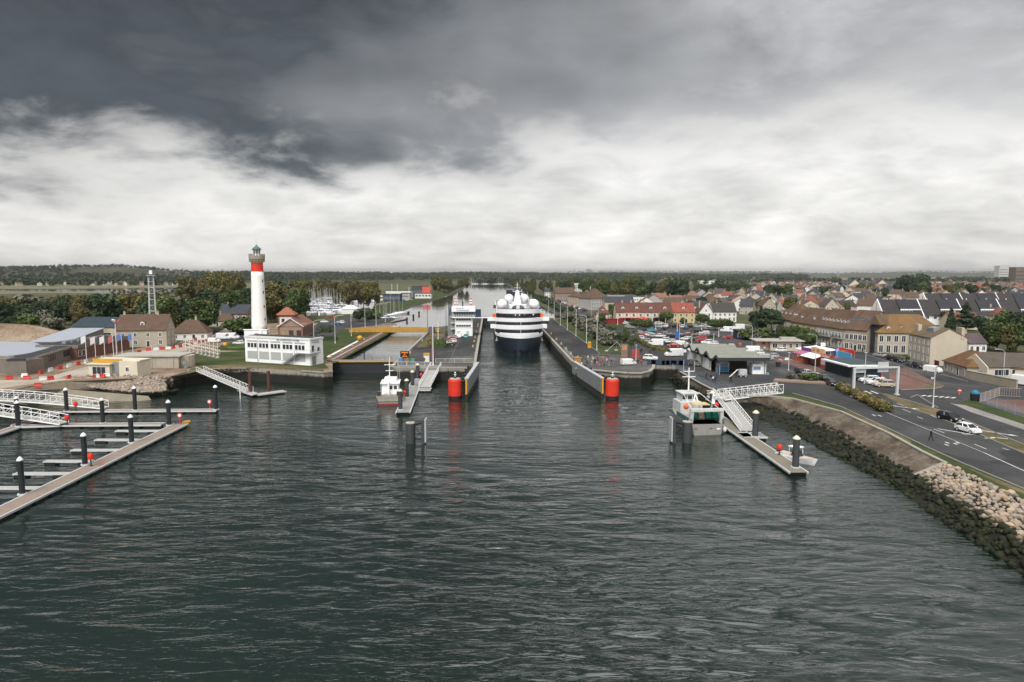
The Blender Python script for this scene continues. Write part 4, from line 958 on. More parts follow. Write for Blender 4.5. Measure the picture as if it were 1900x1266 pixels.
# rows of white posts on concrete feet (buoy racks) on the lawn
for i in range(9):
    for j in range(2):
        p = G(345+i*7.4, 652+i*1.6-j*7+(1 if j else 0)); t = thing('rack_post', ('front', 'back')[j]+' row of white rack posts on the lawn, '+nth(i+1)+' from the left', 'post', p, 0, 'white rack posts on concrete feet')
        b = MB(); b.box(-.5, .5, -.5, .5, 0, .55); b.build('concrete_foot', CONC, t)
        b = MB(); b.tube((0, 0, .5), (0, 0, 3.9), .09, 5); b.bar((-.8, 0, 2.6), (.8, 0, 2.6), .10); b.bar((-.8, 0, 1.5), (.8, 0, 1.5), .10); b.build('post', OFFW, t)
b = MB(); b.box(-.5, .5, -.4, .4, 0, 1.6); b.box(-.9, .2, -.5, .5, 1.0, 1.9); o = b.build('pump_box', GREY, None, G(345, 683), R(20)); tag(o, 'grey pump box standing on the bare bank above the gangway', 'box')
# white fence by the hip cottage and yellow grit bin
t = thing('white_fence', 'low white rail fence behind the barriers by the cottage', 'fence', (0, 0, 0)); a, c = G(281, 647), G(327, 636)
for k in range(12): q_ = a.lerp(c, k/11); bb = MB(); bb.box(-.06, .06, -.06, .06, 0, 1.2); bb.build('post', OFFW, t, q_)
for z in (.5, 1.0): bb = MB(); bb.bar(a+Vector((0, 0, z)), c+Vector((0, 0, z)), .06, .12); bb.build('rail', OFFW, t)
b = MB(); b.lathe([(.7, 0), (.8, .5), (.5, 1.1), (.1, 1.2)], 10); tag(b.build('grit_bin', YELP, None, G(418, 642)), 'yellow domed bin on the lighthouse lawn', 'bin')
b = MB()
b.lathe([(4.6, 0), (4.7, .6), (4.3, 1.1), (3.6, 1.1), (3.4, .3)], 24); tag(b.build('round_hedge', LEAF['green'], None, G(446, 647)), 'low round clipped hedge on the lawn left of the rescue station', 'hedge')
# ---------------------------------------------------------------- lock gates, fender walls, red towers
def rail(b, a, c, h=1.1, n=None, r=.04, bars=2, post=None):
    a, c = Vector(a), Vector(c); n = n or max(1, int((c-a).length/2))
    for i in range(n+1): q_ = a.lerp(c, i/n); b.bar(q_, q_+Vector((0, 0, h)), post or r*1.4)
    for k in range(bars): z = Vector((0, 0, h*(k+1)/bars)); b.bar(a+z, c+z, r)
    return b
t = thing('small_lock_gate', 'dark closed gate of the small lock with yellow walkway edge', 'lock gate', L(0, 0), LOCKRZ)
# lock frame: local x = u, local y = v
def Lthing(name, label, cat, group=None): return thing(name, label, cat, (0, 0, 0), LOCKRZ, group)
remove_tree(t); t = Lthing('small_lock_gate', 'dark closed gate of the small lock with yellow walkway edge', 'lock gate')
b = MB(); b.box(-47.2, -27.9, 202.5, 205.5, -8, -.25); b.build('gate_leaf', M('gate_steel', (.022, .024, .028), .6, .3), t)
b = MB(); b.box(-47.3, -27.8, 202.2, 205.8, -.25, .05); b.build('walkway', GREY, t); b = MB(); b.box(-47.3, -27.8, 202.08, 202.2, -.28, .1); b.build('yellow_edge', YELP, t)
b = MB(); rail(b, (-47, 202.5, .05), (-28, 202.5, .05), 1.2, 16, .035, 2); b.build('railing', DARK, t)
b = MB(); rail(b, (-47, 205.4, .05), (-28, 205.4, .05), 1.2, 10, .035, 2); b.box(-38.2, -37.9, 205.4, 205.7, .05, 2.3); b.build('railing', DARK, t)
t = Lthing('upper_lock_gate', 'dark gate at the upper end of the big lock behind the ship', 'lock gate')
b = MB(); b.box(-4.3, 24, 388, 391.5, -8, .5); b.build('gate_leaf', M('gate_steel', 0), t); b = MB(); b.box(-12, 24.5, 387.4, 392.1, .5, .8); b.build('walkway', OFFW, t)
b = MB(); rail(b, (-12, 387.6, .8), (24, 387.6, .8), 1.1, 16); b.build('railing', DARK, t)
t = Lthing('bridge_machinery', 'dark blue machinery housing on the pier beside the control building', 'machine house')
b = MB(); b.box(-11.5, -5.5, 392.2, 396, -2.5, 5.2); b.build('housing', M('navy_panel', (.02, .03, .06), .5, .2), t); b = MB(); b.box(-13.5, -4.8, 391.8, 397, -3, -.2); b.build('base', CONC, t)
t = Lthing('rolling_bridge', 'long yellow rolling bridge across the small lock', 'bridge')
YPAN = M('bridge_yellow', (.42, .235, .045), .6, .2, .5, streak=.35)
b = MB(); b.box(-61.5, -27.2, 298, 304, .25, .6); b.build('deck', DARK, t)
for s in (298.0, 303.8):
    xs_ = np.linspace(-61.5, -27.2, 31)
    for i in range(30):
        z = lambda x: 1.75+.5*(1-((x+42)/18)**2) if x > -60 else 1.6
        za, zb = max(1.55, z(xs_[i])), max(1.55, z(xs_[i+1])); x0, x1 = xs_[i]+.03, xs_[i+1]-.03
        b = MB(); b.loft([[(x, s-.08, .3), (x, s+.08, .3), (x, s+.08, zz_), (x, s-.08, zz_)] for x, zz_ in ((x0, za), (x1, zb))]); b.build('panel', YPAN, t)
    b = MB()
    for i in range(0, 31, 2): b.box(xs_[i]-.05, xs_[i]+.05, s-.16, s-.08, .3, 1.7)
    b.build('ribs', M('dark_yellow', (.30, .16, .02), .6, .2), t)
b = MB(); b.box(-27, -24.5, 297, 301, .0, 2.6); b.build('counterweight', M('blue_grey_steel', (.10, .12, .15), .5, .2), t); b = MB(); b.box(-24.4, -22.4, 298.2, 300.5, .3, 1.8); b.build('tail', YPAN, t)
# red cylinder towers at the lock mouth
for s, px in ((-1, 843.5), (1, 1137.5)):
    p = G(px, 742, WZ); t = thing('red_fender_tower', ('left' if s < 0 else 'right')+' red cylindrical tower at the mouth of the big lock', 'tower', (p.x, p.y+1.5, 0), 0, 'red towers at the lock mouth')
    b = MB(); b.lathe([(1.57, -7), (1.57, WZ+.75), (1.59, WZ+.8)], 24); b.build('wet_foot', BLACK, t)
    b = MB(); b.lathe([(1.6, WZ+.78), (1.6, .75), (1.5, 1.0), (1.3, 1.08)], 28); b.build('drum', REDP, t, smooth=False)
    b = MB(); b.lathe([(1.28, 1.08), (1.28, 1.28), (.6, 1.3)], 20); b.build('cap', CONC, t)
    b = MB(); b.cyl(0, 0, 1.28, 1.7, .32, n=10); b.build('lamp_base', DARK, t); b = MB(); b.cyl(.05, 0, 1.7, 2.5, .07, n=6); b.ball((.05, 0, 2.6), .18); b.box(-.25, .35, -.04, .04, 2.05, 2.2); b.build('lamp', WHITE, t)
    # guide wall beside it
    ua, va, ub, vb = (-5.7, 159, -3.6, 188.5) if s < 0 else (26.4, 159, 23.4, 190.5)
    g = Lthing('guide_wall', ('left' if s < 0 else 'right')+' grey guide wall with rubbing planks leading into the big lock', 'guide wall', 'guide walls of the big lock')
    d = Vector((ub-ua, vb-va, 0)).normalized(); nrm = Vector((d.y, -d.x, 0))*s*-1
    b = MB(); b.bar((ua, va, -1.35), (ub, vb, -1.35), .5, 4.9); b.build('backing', M('wet_timber', (.03, .03, .028), .8, .3), g)
    k = 22
    for i in range(k):
        q0 = Vector((ua, va, 0)).lerp(Vector((ub, vb, 0)), (i+.06)/k)+nrm*.34; q1 = Vector((ua, va, 0)).lerp(Vector((ub, vb, 0)), (i+.94)/k)+nrm*.34
        b = MB(); b.bar((q0.x, q0.y, -.35), (q1.x, q1.y, -.35), .16, 3.5); b.build('plank', M('grey_fender_board', (.20, .205, .21), .6, .2, .8, streak=.35), g)
    b = MB(); b.bar((ua, va, 1.3), (ub, vb, 1.3), .9, .25); b.build('cap_rail', LGREY, g)
    e_ = Vector((ua, va, 0))-d*.32; b = MB(); b.box(e_.x-.22, e_.x+.22, e_.y-.06, e_.y+.06, -2.4, 1.3); b.build('yellow_mark', YELP, g)
    b = MB()
    for i in range(5):
        q0 = Vector((ua, va, 0)).lerp(Vector((ub, vb, 0)), .05+i*.2); b.tube((q0.x-nrm.x*.3, q0.y, .6), (q0.x-nrm.x*2.2, q0.y, .2), .42, 8); b.tube((q0.x-nrm.x*2.2, q0.y, -6), (q0.x-nrm.x*2.2, q0.y, .9), .3, 8)
    b.build('rubber_fenders', BLACK, g)
# ---------------------------------------------------------------- cruise ship in the lock (bow towards the harbour mouth)
t = thing('cruise_ship', 'dark blue and white cruise ship entering the big lock, bow on', 'ship', L(11.0, 246.0), LOCKRZ)
HULL = M('navy_hull', (.016, .022, .034), .35, .25, .3, streak=.3, spec=.5); SW = M('ship_white', (.74, .74, .74), .4, .05, .5)
def half(v, z):
    """half breadth of the hull at distance v behind the stem, height z above the quay"""
    f = min(1.0, max(0.0, v/20.0)); fl = (z-WZ)/6.2
    return max(.12, 9.35*(1-(1-f)**2.2)**.62*(.86+.14*min(1, max(0, fl)) if v < 45 else 1))
vs = [0, .5, 1.5, 3, 5, 8, 12, 17, 23, 32, 60, 110, 126, 130]; zs = [WZ-1.5, WZ, WZ+1.6, WZ+3.4, WZ+5.0, 2.4]
rings = []
for v in vs:
    k = 1.0 if v < 120 else (1-(v-120)/30)
    rings.append([(-half(v, z)*k, v+(.9 if z <= WZ else 0)*(v < 3), z) for z in zs]+[(half(v, z)*k, v+(.9 if z <= WZ else 0)*(v < 3), z) for z in reversed(zs)])
b = MB(); b.loft(list(reversed(rings))); b.build('hull', HULL, t, smooth=False)
def plan(v0, w_, rake, v1, wing=0.0, wv=0.0, n=14):
    """plan outline of a deck with a bowed front; optional wings"""
    pts = [(-w_/2+w_*i/n, v0+rake*abs(2*i/n-1)**2.2) for i in range(n+1)]
    if wing: pts = [(-wing/2, v0+rake+wv), (-wing/2, v0+rake+wv+3.5), ][::-1]+[(-wing/2, v0+rake+.2)]+pts+[(wing/2, v0+rake+.2), (wing/2, v0+rake+wv+3.5)]
    return pts
def slab(name, outline, v1, w_, z0, z1, m, par):
    poly = outline+[(w_/2, v1), (-w_/2, v1)]; b_ = MB(); b_.prism(poly, z0, z1); return b_.build(name, m, par)
def hullband(z0, z1, inset=0.0):
    """bulwark that follows the hull outline"""
    b_ = MB(); vv = [0, .4, 1, 2, 3.5, 5, 8, 12, 17, 23, 32, 60, 110]; pts = [(half(v, 2.4), v) for v in vv]
    out = [(-x, v) for x, v in reversed(pts)]+pts
    inn = [(x*(1-.03), v+.25) for x, v in out]
    b_.loft([[(o[0], o[1], z0), (o[0], o[1], z1), (i_[0], i_[1], z1), (i_[0], i_[1], z0)] for o, i_ in zip(out, inn)]); return b_
hullband(2.38, 3.35).build('bulwark', SW, t)
b = MB(); b.prism([(-half(v, 2.4)*.97, v+.3) for v in (110, 60, 32, 23, 17, 12, 8, 5, 3, 1)]+[(half(v, 2.4)*.97, v+.3) for v in (1, 3, 5, 8, 12, 17, 23, 32, 60, 110)], 2.42, 2.5); b.build('fore_deck', M('teak_deck', (.16, .085, .055), .8, .2), t)
DG = M('ship_window', (.016, .02, .026), .15, .3, .5, spec=.6)
def deckset(v0, w_, rake, zb, zt, zw, wing=0, wv=0, wing_d=0):
    """white deck edge from zb to zt, dark glazing above it to zw set back"""
    d_ = slab('deck_edge', plan(v0, w_, rake, 0), 112, w_, zb, zt, SW, t)
    slab('window_band', plan(v0+1.1, w_-.7, rake, 0), 111, w_-.7, zt, zw, DG, t)
    if wing:
        b_ = MB(); b_.prism([(-wing/2, v0+rake+1.0), (wing/2, v0+rake+1.0), (wing/2, v0+rake+4.2), (-wing/2, v0+rake+4.2)], zb+.02, zt-.02); b_.build('bridge_wing', SW, t)
    return d_
slab('window_band', plan(9.5, 17.6, 6, 0), 111, 17.6, 2.5, 4.7, DG, t)
slab('breakwater', plan(8.2, 15.0, 5.5, 0), 16, 15.0, 2.5, 3.5, SW, t)
deckset(13.0, 18.3, 5.0, 4.65, 6.15, 7.3, 22.0)
deckset(16.5, 18.3, 5.0, 7.25, 8.65, 10.3, 24.4)
deckset(20.0, 17.6, 5.0, 10.25, 11.85, 12.0)
for s in (-1, 1):
    for z0, z1, vv in ((6.15, 7.25, 21.5),):
        b = MB(); b.box(s*10.4-1.4, s*10.4+1.4, vv-.5, vv+2.2, z0-.02, z1+.03); b.build('wing_cab', DG, t)
    b = MB(); b.lathe([(.35, -.12), (.75, -.12), (.75, .12), (.35, .12)], 14); q_ = b.build('lifebuoy', ORNG, t, (s*9.35-.2, 22.6, 9.4)); q_.rotation_euler = (math.pi/2, 0, 0)
b = MB(); b.prism([(-3.4, 26.5), (0, 25), (3.4, 26.5), (4.2, 60), (-4.2, 60)], 11.85, 13.3); b.build('top_house', SW, t)
b = MB(); b.loft([[(2.6*math.cos(a)*k, 25.3+.0*k, 11.9+1.5*math.sin(a)*k) for a in np.linspace(0, math.pi, 9)] for k in (1.0,)]+[[(2.6*math.cos(a), 26.4, 11.9+1.5*math.sin(a)) for a in np.linspace(0, math.pi, 9)]]); b.build('observation_window', DG, t)
for x, v, z, r_ in ((-6.3, 27.5, 13.5, 2.1), (6.5, 27.5, 13.5, 2.1), (-3.3, 38, 15.4, 2.0), (2.9, 38, 15.4, 2.0)):
    b = MB(); b.cyl(x, v, 11.7 if z < 15 else 13.2, z-1.5, .8, n=12); b.ball((x, v, z), r_, 18, 10); b.build('radar_dome', SW, t, smooth=True)
b = MB(); b.loft([[(-1.6+.9*f, 33, 13.2+5.8*f), (1.6-.9*f, 33, 13.2+5.8*f), (1.3-.8*f, 36.5-1.5*f, 13.2+5.8*f), (-1.3+.8*f, 36.5-1.5*f, 13.2+5.8*f)] for f in (0, .35, .7, 1)]); mst = b.build('mast', SW, t)
b = MB(); b.box(-1.9, 1.9, 33.5, 34.2, 18.5, 18.7); b.box(-1.3, 1.3, 33.5, 34.2, 19.9, 20.05); b.tube((0, 34, 18.8), (0, 34, 22.2), .12, 6); b.box(-.8, .8, 33.7, 34, 21.1, 21.22)
for s in (-1, 1): b.tube((s*1.7, 34, 18.6), (s*1.7, 34, 19.5), .06, 5)
b.build('antenna', SW, mst)
b = MB(); rail(b, (-8.6, 23.8, 11.85), (8.6, 23.8, 11.85), 1.0, 14, .03); b.build('top_rail', SW, t)
b = MB(); b.tube((0, .6, 3.3), (0, .6, 9.2), .07, 6); b.build('jack_staff', SW, t)
for s in (-1, 1):
    b = MB(); b.box(s*9.35-.5, s*9.35+.5, 18, 21, 12.4, 13.6) if s < 0 else b.box(8.2, 9.0, 22, 23.5, 11.9, 12.6); b.build('signal_box', DARK, t)
    b = MB(); b.box(s*8.35-.5, s*8.35+.5, 13.9, 14.5, .2, 1.7); b.box(s*8.35-.8, s*8.35+.8, 13.8, 14.4, .2, .6); b.build('anchor', LGREY, t)
b = MB(); b.prism([(-3.5, 78), (3.5, 78), (3.0, 88), (-3.0, 88)], 11.8, 18); b.build('funnel', HULL, t)
for i, (x, v, z) in enumerate([(-4.5, 17.7, 8.7), (-3.1, 17.4, 8.7), (-1.4, 17.2, 8.7), (.2, 17.1, 8.7), (2.1, 17.2, 8.7), (2.6, 17.3, 8.7), (5.6, 18.0, 8.7)]):
    pw = L(11.0, 246.0)+UX*x+VX*v; person(0, 0, ['black', 'navy', 'white', 'white', 'grey', 'black', 'white'][i], 'black', nth(i+1)+' person from the left on the open bridge deck of the ship', 'people on the ship', 'lean', 0, loc=(pw.x, pw.y, z))
# ---------------------------------------------------------------- control building on the pier
p = G(844, 624); Wc = 7.3; t = thing('control_building', 'white lock control building with glazed upper cab on the pier', 'building', p, LOCKRZ)
b = MB(); b.box(0, Wc, 0, 8, -.3, 10.0); b.build('wall', WHITE, t)
for z in (3.9, 6.5):
    b = MB(); b.box(-.12, Wc+.12, -.12, 8.1, z-.35, z-.05); b.build('string_course', OFFW, t)
    for k in range(6): window(t, 1.05+k*1.02, 0, z, .85, .75, 'f', LGREY, GLASS, 0)
for x in (1.6, 5.3): put('door', win_mesh(1.0, 2.0, OFFW, LGREY, 0), t, (x, 0, .05))
b = MB(); b.box(-1.1, Wc+1.1, -1.1, 9, 7.6, 8.0); b.build('balcony_floor', WHITE, t)
b = MB(); rail(b, (-1.05, -1.05, 8.0), (Wc+1.05, -1.05, 8.0), .9, 10, .04, 3); rail(b, (-1.05, -1.05, 8.0), (-1.05, 8, 8.0), .9, 6, .04, 3); rail(b, (Wc+1.05, -1.05, 8.0), (Wc+1.05, 8, 8.0), .9, 6, .04, 3); b.build('balcony_rail', WHITE, t)
b = MB(); b.loft([[(-.1, -.15, 8.1), (Wc+.1, -.15, 8.1), (Wc+.1, 7, 8.1), (-.1, 7, 8.1)], [(-.75, -.9, 10.2), (Wc+.75, -.9, 10.2), (Wc+.75, 7.4, 10.2), (-.75, 7.4, 10.2)]]); cab = b.build('cab_glazing', GLASSB, t)
b = MB()
for k in range(9): f = k/8; b.bar((-.1+(Wc+.2)*f, -.17, 8.1), (-.75+(Wc+1.5)*f, -.92, 10.2), .1)
b.build('mullions', LGREY, cab)
b = MB(); b.box(-1.2, Wc+1.2, -1.3, 8, 10.2, 12.2); rf = b.build('roof', WHITE, t)
text('Ports de', t, (.8, -1.34, 11.3), .85, BLT); text('NORMANDIE', t, (.8, -1.34, 10.45), .85, BLT)
b = MB(); rail(b, (-1.1, -1.2, 12.2), (Wc+1.1, -1.2, 12.2), .6, 10, .03, 1); b.build('roof_rail', GREY, rf)
b = MB(); b.box(3.0, 3.5, 2, 2.5, 12.2, 14.4); b.tube((3.25, 2.2, 14.4), (3.3, 2.2, 16.6), .05, 5); b.build('radar_post', DARK, rf)
for x in (.1, 1.1, 6.4, 6.8):
    for k in range(5):
        b = MB(); b.box(x-.22, x+.22, 1.5, 1.9, 12.9+k*.55, 12.9+k*.55+.5); b.build('signal_shape', REDP if k % 2 == 0 else WHITE, rf)
b = MB(); b.tube((7.0, 3, 12.2), (7.0, 3, 17.2), .05, 5); b.build('mast', LGREY, rf)
b = MB(); b.box(-2.9, -.2, 1, 7, -.3, 8.5); b.build('stair_tower', M('grey_render', (.20, .205, .20), .85, .15, .6), t)
b = MB(); b.box(-2.7, -1.2, 1.2, 3.5, 8.5, 12.4); b.build('lift_housing', GLASSB, t)
for z in (2.9, 5.4, 8.0): b = MB(); b.box(-1.6, .0, -.9, 1.0, z, z+.15); rail(b, (-1.6, -.85, z+.15), (0, -.85, z+.15), .9, 3, .04); b.build('landing', OFFW, t)
# LED message board, boards and bollards on the pier head
p = G(751, 676); t = thing('message_board', 'black electronic message board with orange lettering on the pier head', 'sign', (p.x, p.y, 0), R(4))
b = MB(); b.box(-1.25, 1.25, -.15, .15, 2.0, 3.75); b.build('cabinet', BLACK, t); LED = mat_emit('led_orange', (1.0, .23, .01), 1.5)
text('OUISTREHAM', t, (0, -.17, 3.22), .40, LED, align='CENTER', sx=.78); text('LE', t, (0, -.17, 2.72), .40, LED, align='CENTER'); text('10 H 30', t, (0, -.17, 2.18), .42, LED, align='CENTER')
b = MB(); b.box(-.9, -.75, -.1, .1, 0, 2.0); b.box(.75, .9, -.1, .1, 0, 2.0); b.build('posts', GREY, t)
for i, (x, c, lb) in enumerate([(-1.3, (.10, .22, .42), 'blue picture board left under the message board'), (.3, (.50, .36, .22), 'tan picture board under the message board'), (1.9, (.12, .28, .18), 'green and blue picture board right under the message board')]):
    pp = p+Vector((x, 1.2, 0)); bb = MB(); bb.box(-.7, .7, -.05, .05, .5, 1.6); bb.box(-.05, .05, -.02, .06, 0, .5); o = bb.build('picture_board', PAINT, None, pp); o.color = (*c, 1); tag(o, lb, 'board')
# ---------------------------------------------------------------- pontoons, piles, gangways, boats
PILE = M('pile_sleeve', (.020, .022, .026), .5, .25, .6, streak=.2); CAPW = M('cap_white', (.68, .68, .66), .5, .08); CAPC = M('cap_cream', (.60, .55, .42), .5, .1)
def pile_at(px, ptop, pbase, wpx, label, group, zb=-3.0, cap=CAPW, conc=PILE):
    p = G(px, pbase, zb); r = wpx*p.y/F/2; z1 = zat(ptop, p.y); t = thing('mooring_pile', label, 'pile', (p.x, p.y, 0), 0, group)
    b = MB(); b.cyl(0, 0, -8, z1-.55, r, n=16); b.build('sleeve', conc, t, smooth=False)
    b = MB(); b.lathe([(r*1.12, z1-.56), (r*1.12, z1-.42), (r*.6, z1-.15), (.03, z1)], 16); b.build('cap', cap, t)
    b = MB(); b.lathe([(r*1.0+.02, zb-.1), (r+.22, zb-.1), (r+.22, zb+.12), (r+.02, zb+.12)], 14, cap=False); b.build('collar', GALV, t); return t
def pontoon(name, pts, wd, label, z=-3.0, floats=3.2, deckm=None, group=None, side=True):
    """floating walkway along points: boards one by one where they show, side beams, floats"""
    t = thing(name, label, 'pontoon', (0, 0, 0), 0, group)
    for a, c in zip(pts[:-1], pts[1:]):
        d = (c-a).normalized(); n_ = Vector((-d.y, d.x, 0)); ln = (c-a).length; rz = math.atan2(d.y, d.x)
        b = MB(); b.box(0, ln, -wd/2+.1, wd/2-.1, -.12, -.02); b.build('deck', deckm or DECK, t, (a.x, a.y, z), rz)
        if side:
            for s in (-1, 1): b = MB(); b.box(-.02, ln+.02, s*wd/2-.11, s*wd/2+.11, -.25, .03); b.build('side_beam', GALV, t, (a.x, a.y, z), rz)
        k = max(2, int(ln/floats))
        for i in range(k):
            b = MB(); f0 = (i+.12)/k*ln; f1 = (i+.88)/k*ln; b.box(f0, f1, -wd/2+.05, wd/2-.05, -1.1, -.13); b.build('float', BLACK, t, (a.x, a.y, z), rz)
    return t
# left marina
PL0, PL1 = G(-150, 1022, -3), G(336, 786, -3)
main = pontoon('main_pontoon', [PL0, PL1], 2.7, 'long brown-decked pontoon reaching out from the left edge')
d = (PL1-PL0).normalized()
FNG = [(-40, 72, 904.5), (27, 128, 878), (83, 172, 855), (133, 224, 834.5), (177, 262, 815.5), (215, 296, 799)]
for i, (x0, x1, y) in enumerate(FNG):
    a, c = G(x0, y, -3), G(x1, y, -3); t = thing('finger_pontoon', nth(i+1)+' grey finger pontoon from the left edge off the long pontoon', 'pontoon', (a.x, a.y, -3), math.atan2((c-a).y, (c-a).x), 'finger pontoons'); n_ = (c-a).length
    b = MB(); b.box(0, n_, -.4, .4, -.16, 0); b.build('deck', M('finger_deck', (.34, .335, .31), .8, .15), t)
    for s in (-1, 1): b = MB(); b.box(0, n_, s*.42-.05, s*.42+.05, -.22, .02); b.build('side_beam', GALV, t)
    for f in (0.25, n_-2.0): b = MB(); b.box(f, f+1.7, -.55, .55, -.95, -.17); b.build('float', BLACK, t)
pontoon('middle_pontoon', [G(-60, 822, -3), G(34, 790.5, -3), G(120, 787.5, -3), G(303, 786.5, -3)], 1.9, 'middle brown pontoon joining the tip of the long pontoon')
pontoon('back_pontoon', [G(30, 789, -3), G(112, 762, -3), G(404, 760.5, -3)], 1.9, 'back pontoon of the left marina ending at a lifebuoy post')
for i, (x, yt, yb, w_, lb) in enumerate([(41.5, 847, 917, 10.2, 'nearest the lower left corner on the long pontoon'), (158, 802.5, 862, 9.5, 'second along the long pontoon'), (244.5, 769, 821, 8.7, 'third along the long pontoon'),
        (314, 742, 789, 7.8, 'at the tip of the long pontoon'), (191, 738, 785, 7.4, 'halfway along the middle pontoon'), (34, 743, 791, 8.2, 'at the bend of the middle pontoon'), (32.5, 735, 775, 7, 'behind the bend of the middle pontoon'),
        (124, 719.5, 763, 7.0, 'at the bend of the back pontoon'), (251, 716.5, 761, 7.0, 'halfway along the back pontoon'), (401, 714.5, 760, 7.0, 'at the free end of the back pontoon')]):
    pile_at(x, yt, yb, w_, 'black pile with white cone cap '+lb, 'black piles of the left marina')
def gangway(name, a, c, wd, label, group=None, h=1.5, step=1.6, mat=WHITE, arch=0.0):
    """truss gangway: deck, two side trusses"""
    a, c = Vector(a), Vector(c); t = thing(name, label, 'gangway', a, 0, group); d = c-a; n_ = Vector((-d.y, d.x, 0)).normalized(); k = max(3, int(d.length/step))
    up = lambda f: Vector((0, 0, h+arch*4*f*(1-f))); dn = lambda f: Vector((0, 0, arch*2.2*f*(1-f)))
    b = MB()
    for i in range(k): b.bar(d*(i/k)+dn(i/k)+Vector((0, 0, .04)), d*((i+1)/k)+dn((i+1)/k)+Vector((0, 0, .04)), wd-.1, .08)
    b.build('deck', M('gangway_deck', (.33, .32, .30), .8, .2), t)
    for s in (-1, 1):
        o_ = n_*s*wd/2; b = MB()
        for i in range(k):
            f0, f1 = i/k, (i+1)/k; b.bar(d*f0+o_+dn(f0), d*f1+o_+dn(f1), .12, .22); b.bar(d*f0+o_+up(f0), d*f1+o_+up(f1), .10, .12)
            b.bar(d*f0+o_+(dn(f0)+up(f0))*.5, d*f1+o_+(dn(f1)+up(f1))*.5, .035)
            b.bar(d*f0+o_+dn(f0), d*f1+o_+up(f1), .07); b.bar(d*f0+o_+dn(f0), d*f0+o_+up(f0), .08)
        b.bar(d+o_, d+o_+up(1), .08); b.build('side_truss', mat, t)
    return t
gangway('gangway', G(-120, 738, .2), G(197, 757.5, -2.75), 2.2, 'upper white truss gangway down to the back pontoon', 'gangways of the left marina', 1.5, 2.0, arch=.9)
gangway('gangway', G(-150, 752, -.2), G(119, 786, -2.75), 2.2, 'lower white truss gangway down to the middle pontoon', 'gangways of the left marina', 1.5, 2.0, arch=.5)
gangway('gangway', G(371, 688, 0), G(463, 727, -2.9), 2.0, 'pale gangway sloping down in front of the left lawn', None, 1.1, 1.5, OFFW)
t = pontoon('landing_pontoon', [G(447, 723, -3), G(475, 732, -3), G(528, 725, -3)], 1.8, 'short landing pontoon between two rusty piles', deckm=CONC)
for i, (x, yt, yb) in enumerate(((464.5, 692, 727), (499, 689, 724))):
    p = G(x, yb, -3); b = MB(); b.cyl(0, 0, -8, zat(yt, p.y), .42, n=12); b.box(-.5, .5, -.5, .5, -3.0, -2.85); o = b.build('rusty_pile', RUST, None, (p.x, p.y, 0)); tag(o, ('left', 'right')[i]+' rusty brown pile of the landing pontoon', 'pile', 'rusty piles')
p = G(446, 741, WZ); b = MB(); b.cyl(0, 0, -8, zat(711, p.y), .14, n=8); b.cyl(0, 0, zat(711, p.y), zat(711, p.y)+.1, .2, n=8); tag(b.build('white_stake', OFFW, None, (p.x, p.y, 0)), 'thin white stake beside the pale gangway', 'post')
def buoy_post(px, py, top, label, ring=True):
    p = G(px, py, -2.95); z1 = zat(top, p.y); t = thing('lifebuoy_post', label, 'lifebuoy post', (p.x, p.y, -2.95), 0, 'lifebuoy posts'); h = z1+2.95
    b = MB(); b.box(-.07, .07, -.07, .07, 0, h*.62); b.box(-.2, .2, -.2, .2, 0, .06); b.build('post', REDP if ring else DARK, t)
    if ring:
        b = MB(); b.lathe([(.12, -.08), (.46, -.08), (.52, 0), (.46, .08), (.12, .08)], 16); o = b.build('ring', REDP, t, (0, -.1, h-.5)); o.rotation_euler = (math.pi/2, 0, 0)
        b = MB(); b.lathe([(.14, -.1), (.3, -.1), (.3, .1), (.14, .1)], 12); o = b.build('white_band', WHITE, o, (0, 0, 0))
    else:
        b = MB(); b.box(-.38, .38, -.16, .16, h*.5, h); b.lathe([(.38, h*.55), (.42, h*.8), (.3, h+.05)], 10); b.build('box', REDP, t)
for a in ((389.5, 758, 741, 'red lifebuoy post near the free end of the back pontoon', True), (334.5, 786, 766, 'red lifebuoy post at the tip of the long pontoon', True), (141, 762, 746, 'red lifebuoy box at the bend of the back pontoon', False),
          (125, 788, 771, 'red lifebuoy box at the foot of the lower gangway', False), (169, 864, 842, 'red lifebuoy box on the long pontoon beside the second pile', False), (1446, 843, 826, 'red lifebuoy box on the fishing pontoon', False)): buoy_post(*a)
b = MB()
for s in (-1, 1): b.tube((s*.22, 0, -.6), (s*.22, 0, .8), .035, 5)
for k in range(5): b.bar((-.22, 0, -.5+k*.25), (.22, 0, -.5+k*.25), .04)
p = G(181, 862, -3); tag(b.build('boarding_ladder', REDP, None, (p.x+.9, p.y-.5, -3), R(40)), 'red boarding ladder hooked on the long pontoon', 'ladder')
b = MB(); b.lathe([(.02, -.9), (.3, -.8), (.42, -.4), (.42, .2), (.3, .55), (.05, .7)], 12); o = b.build('yellow_buoy', YELP, None, G(347, 784, -3.1)); o.rotation_euler = (0, R(80), R(25)); tag(o, 'yellow fender buoy at the tip of the long pontoon', 'buoy')
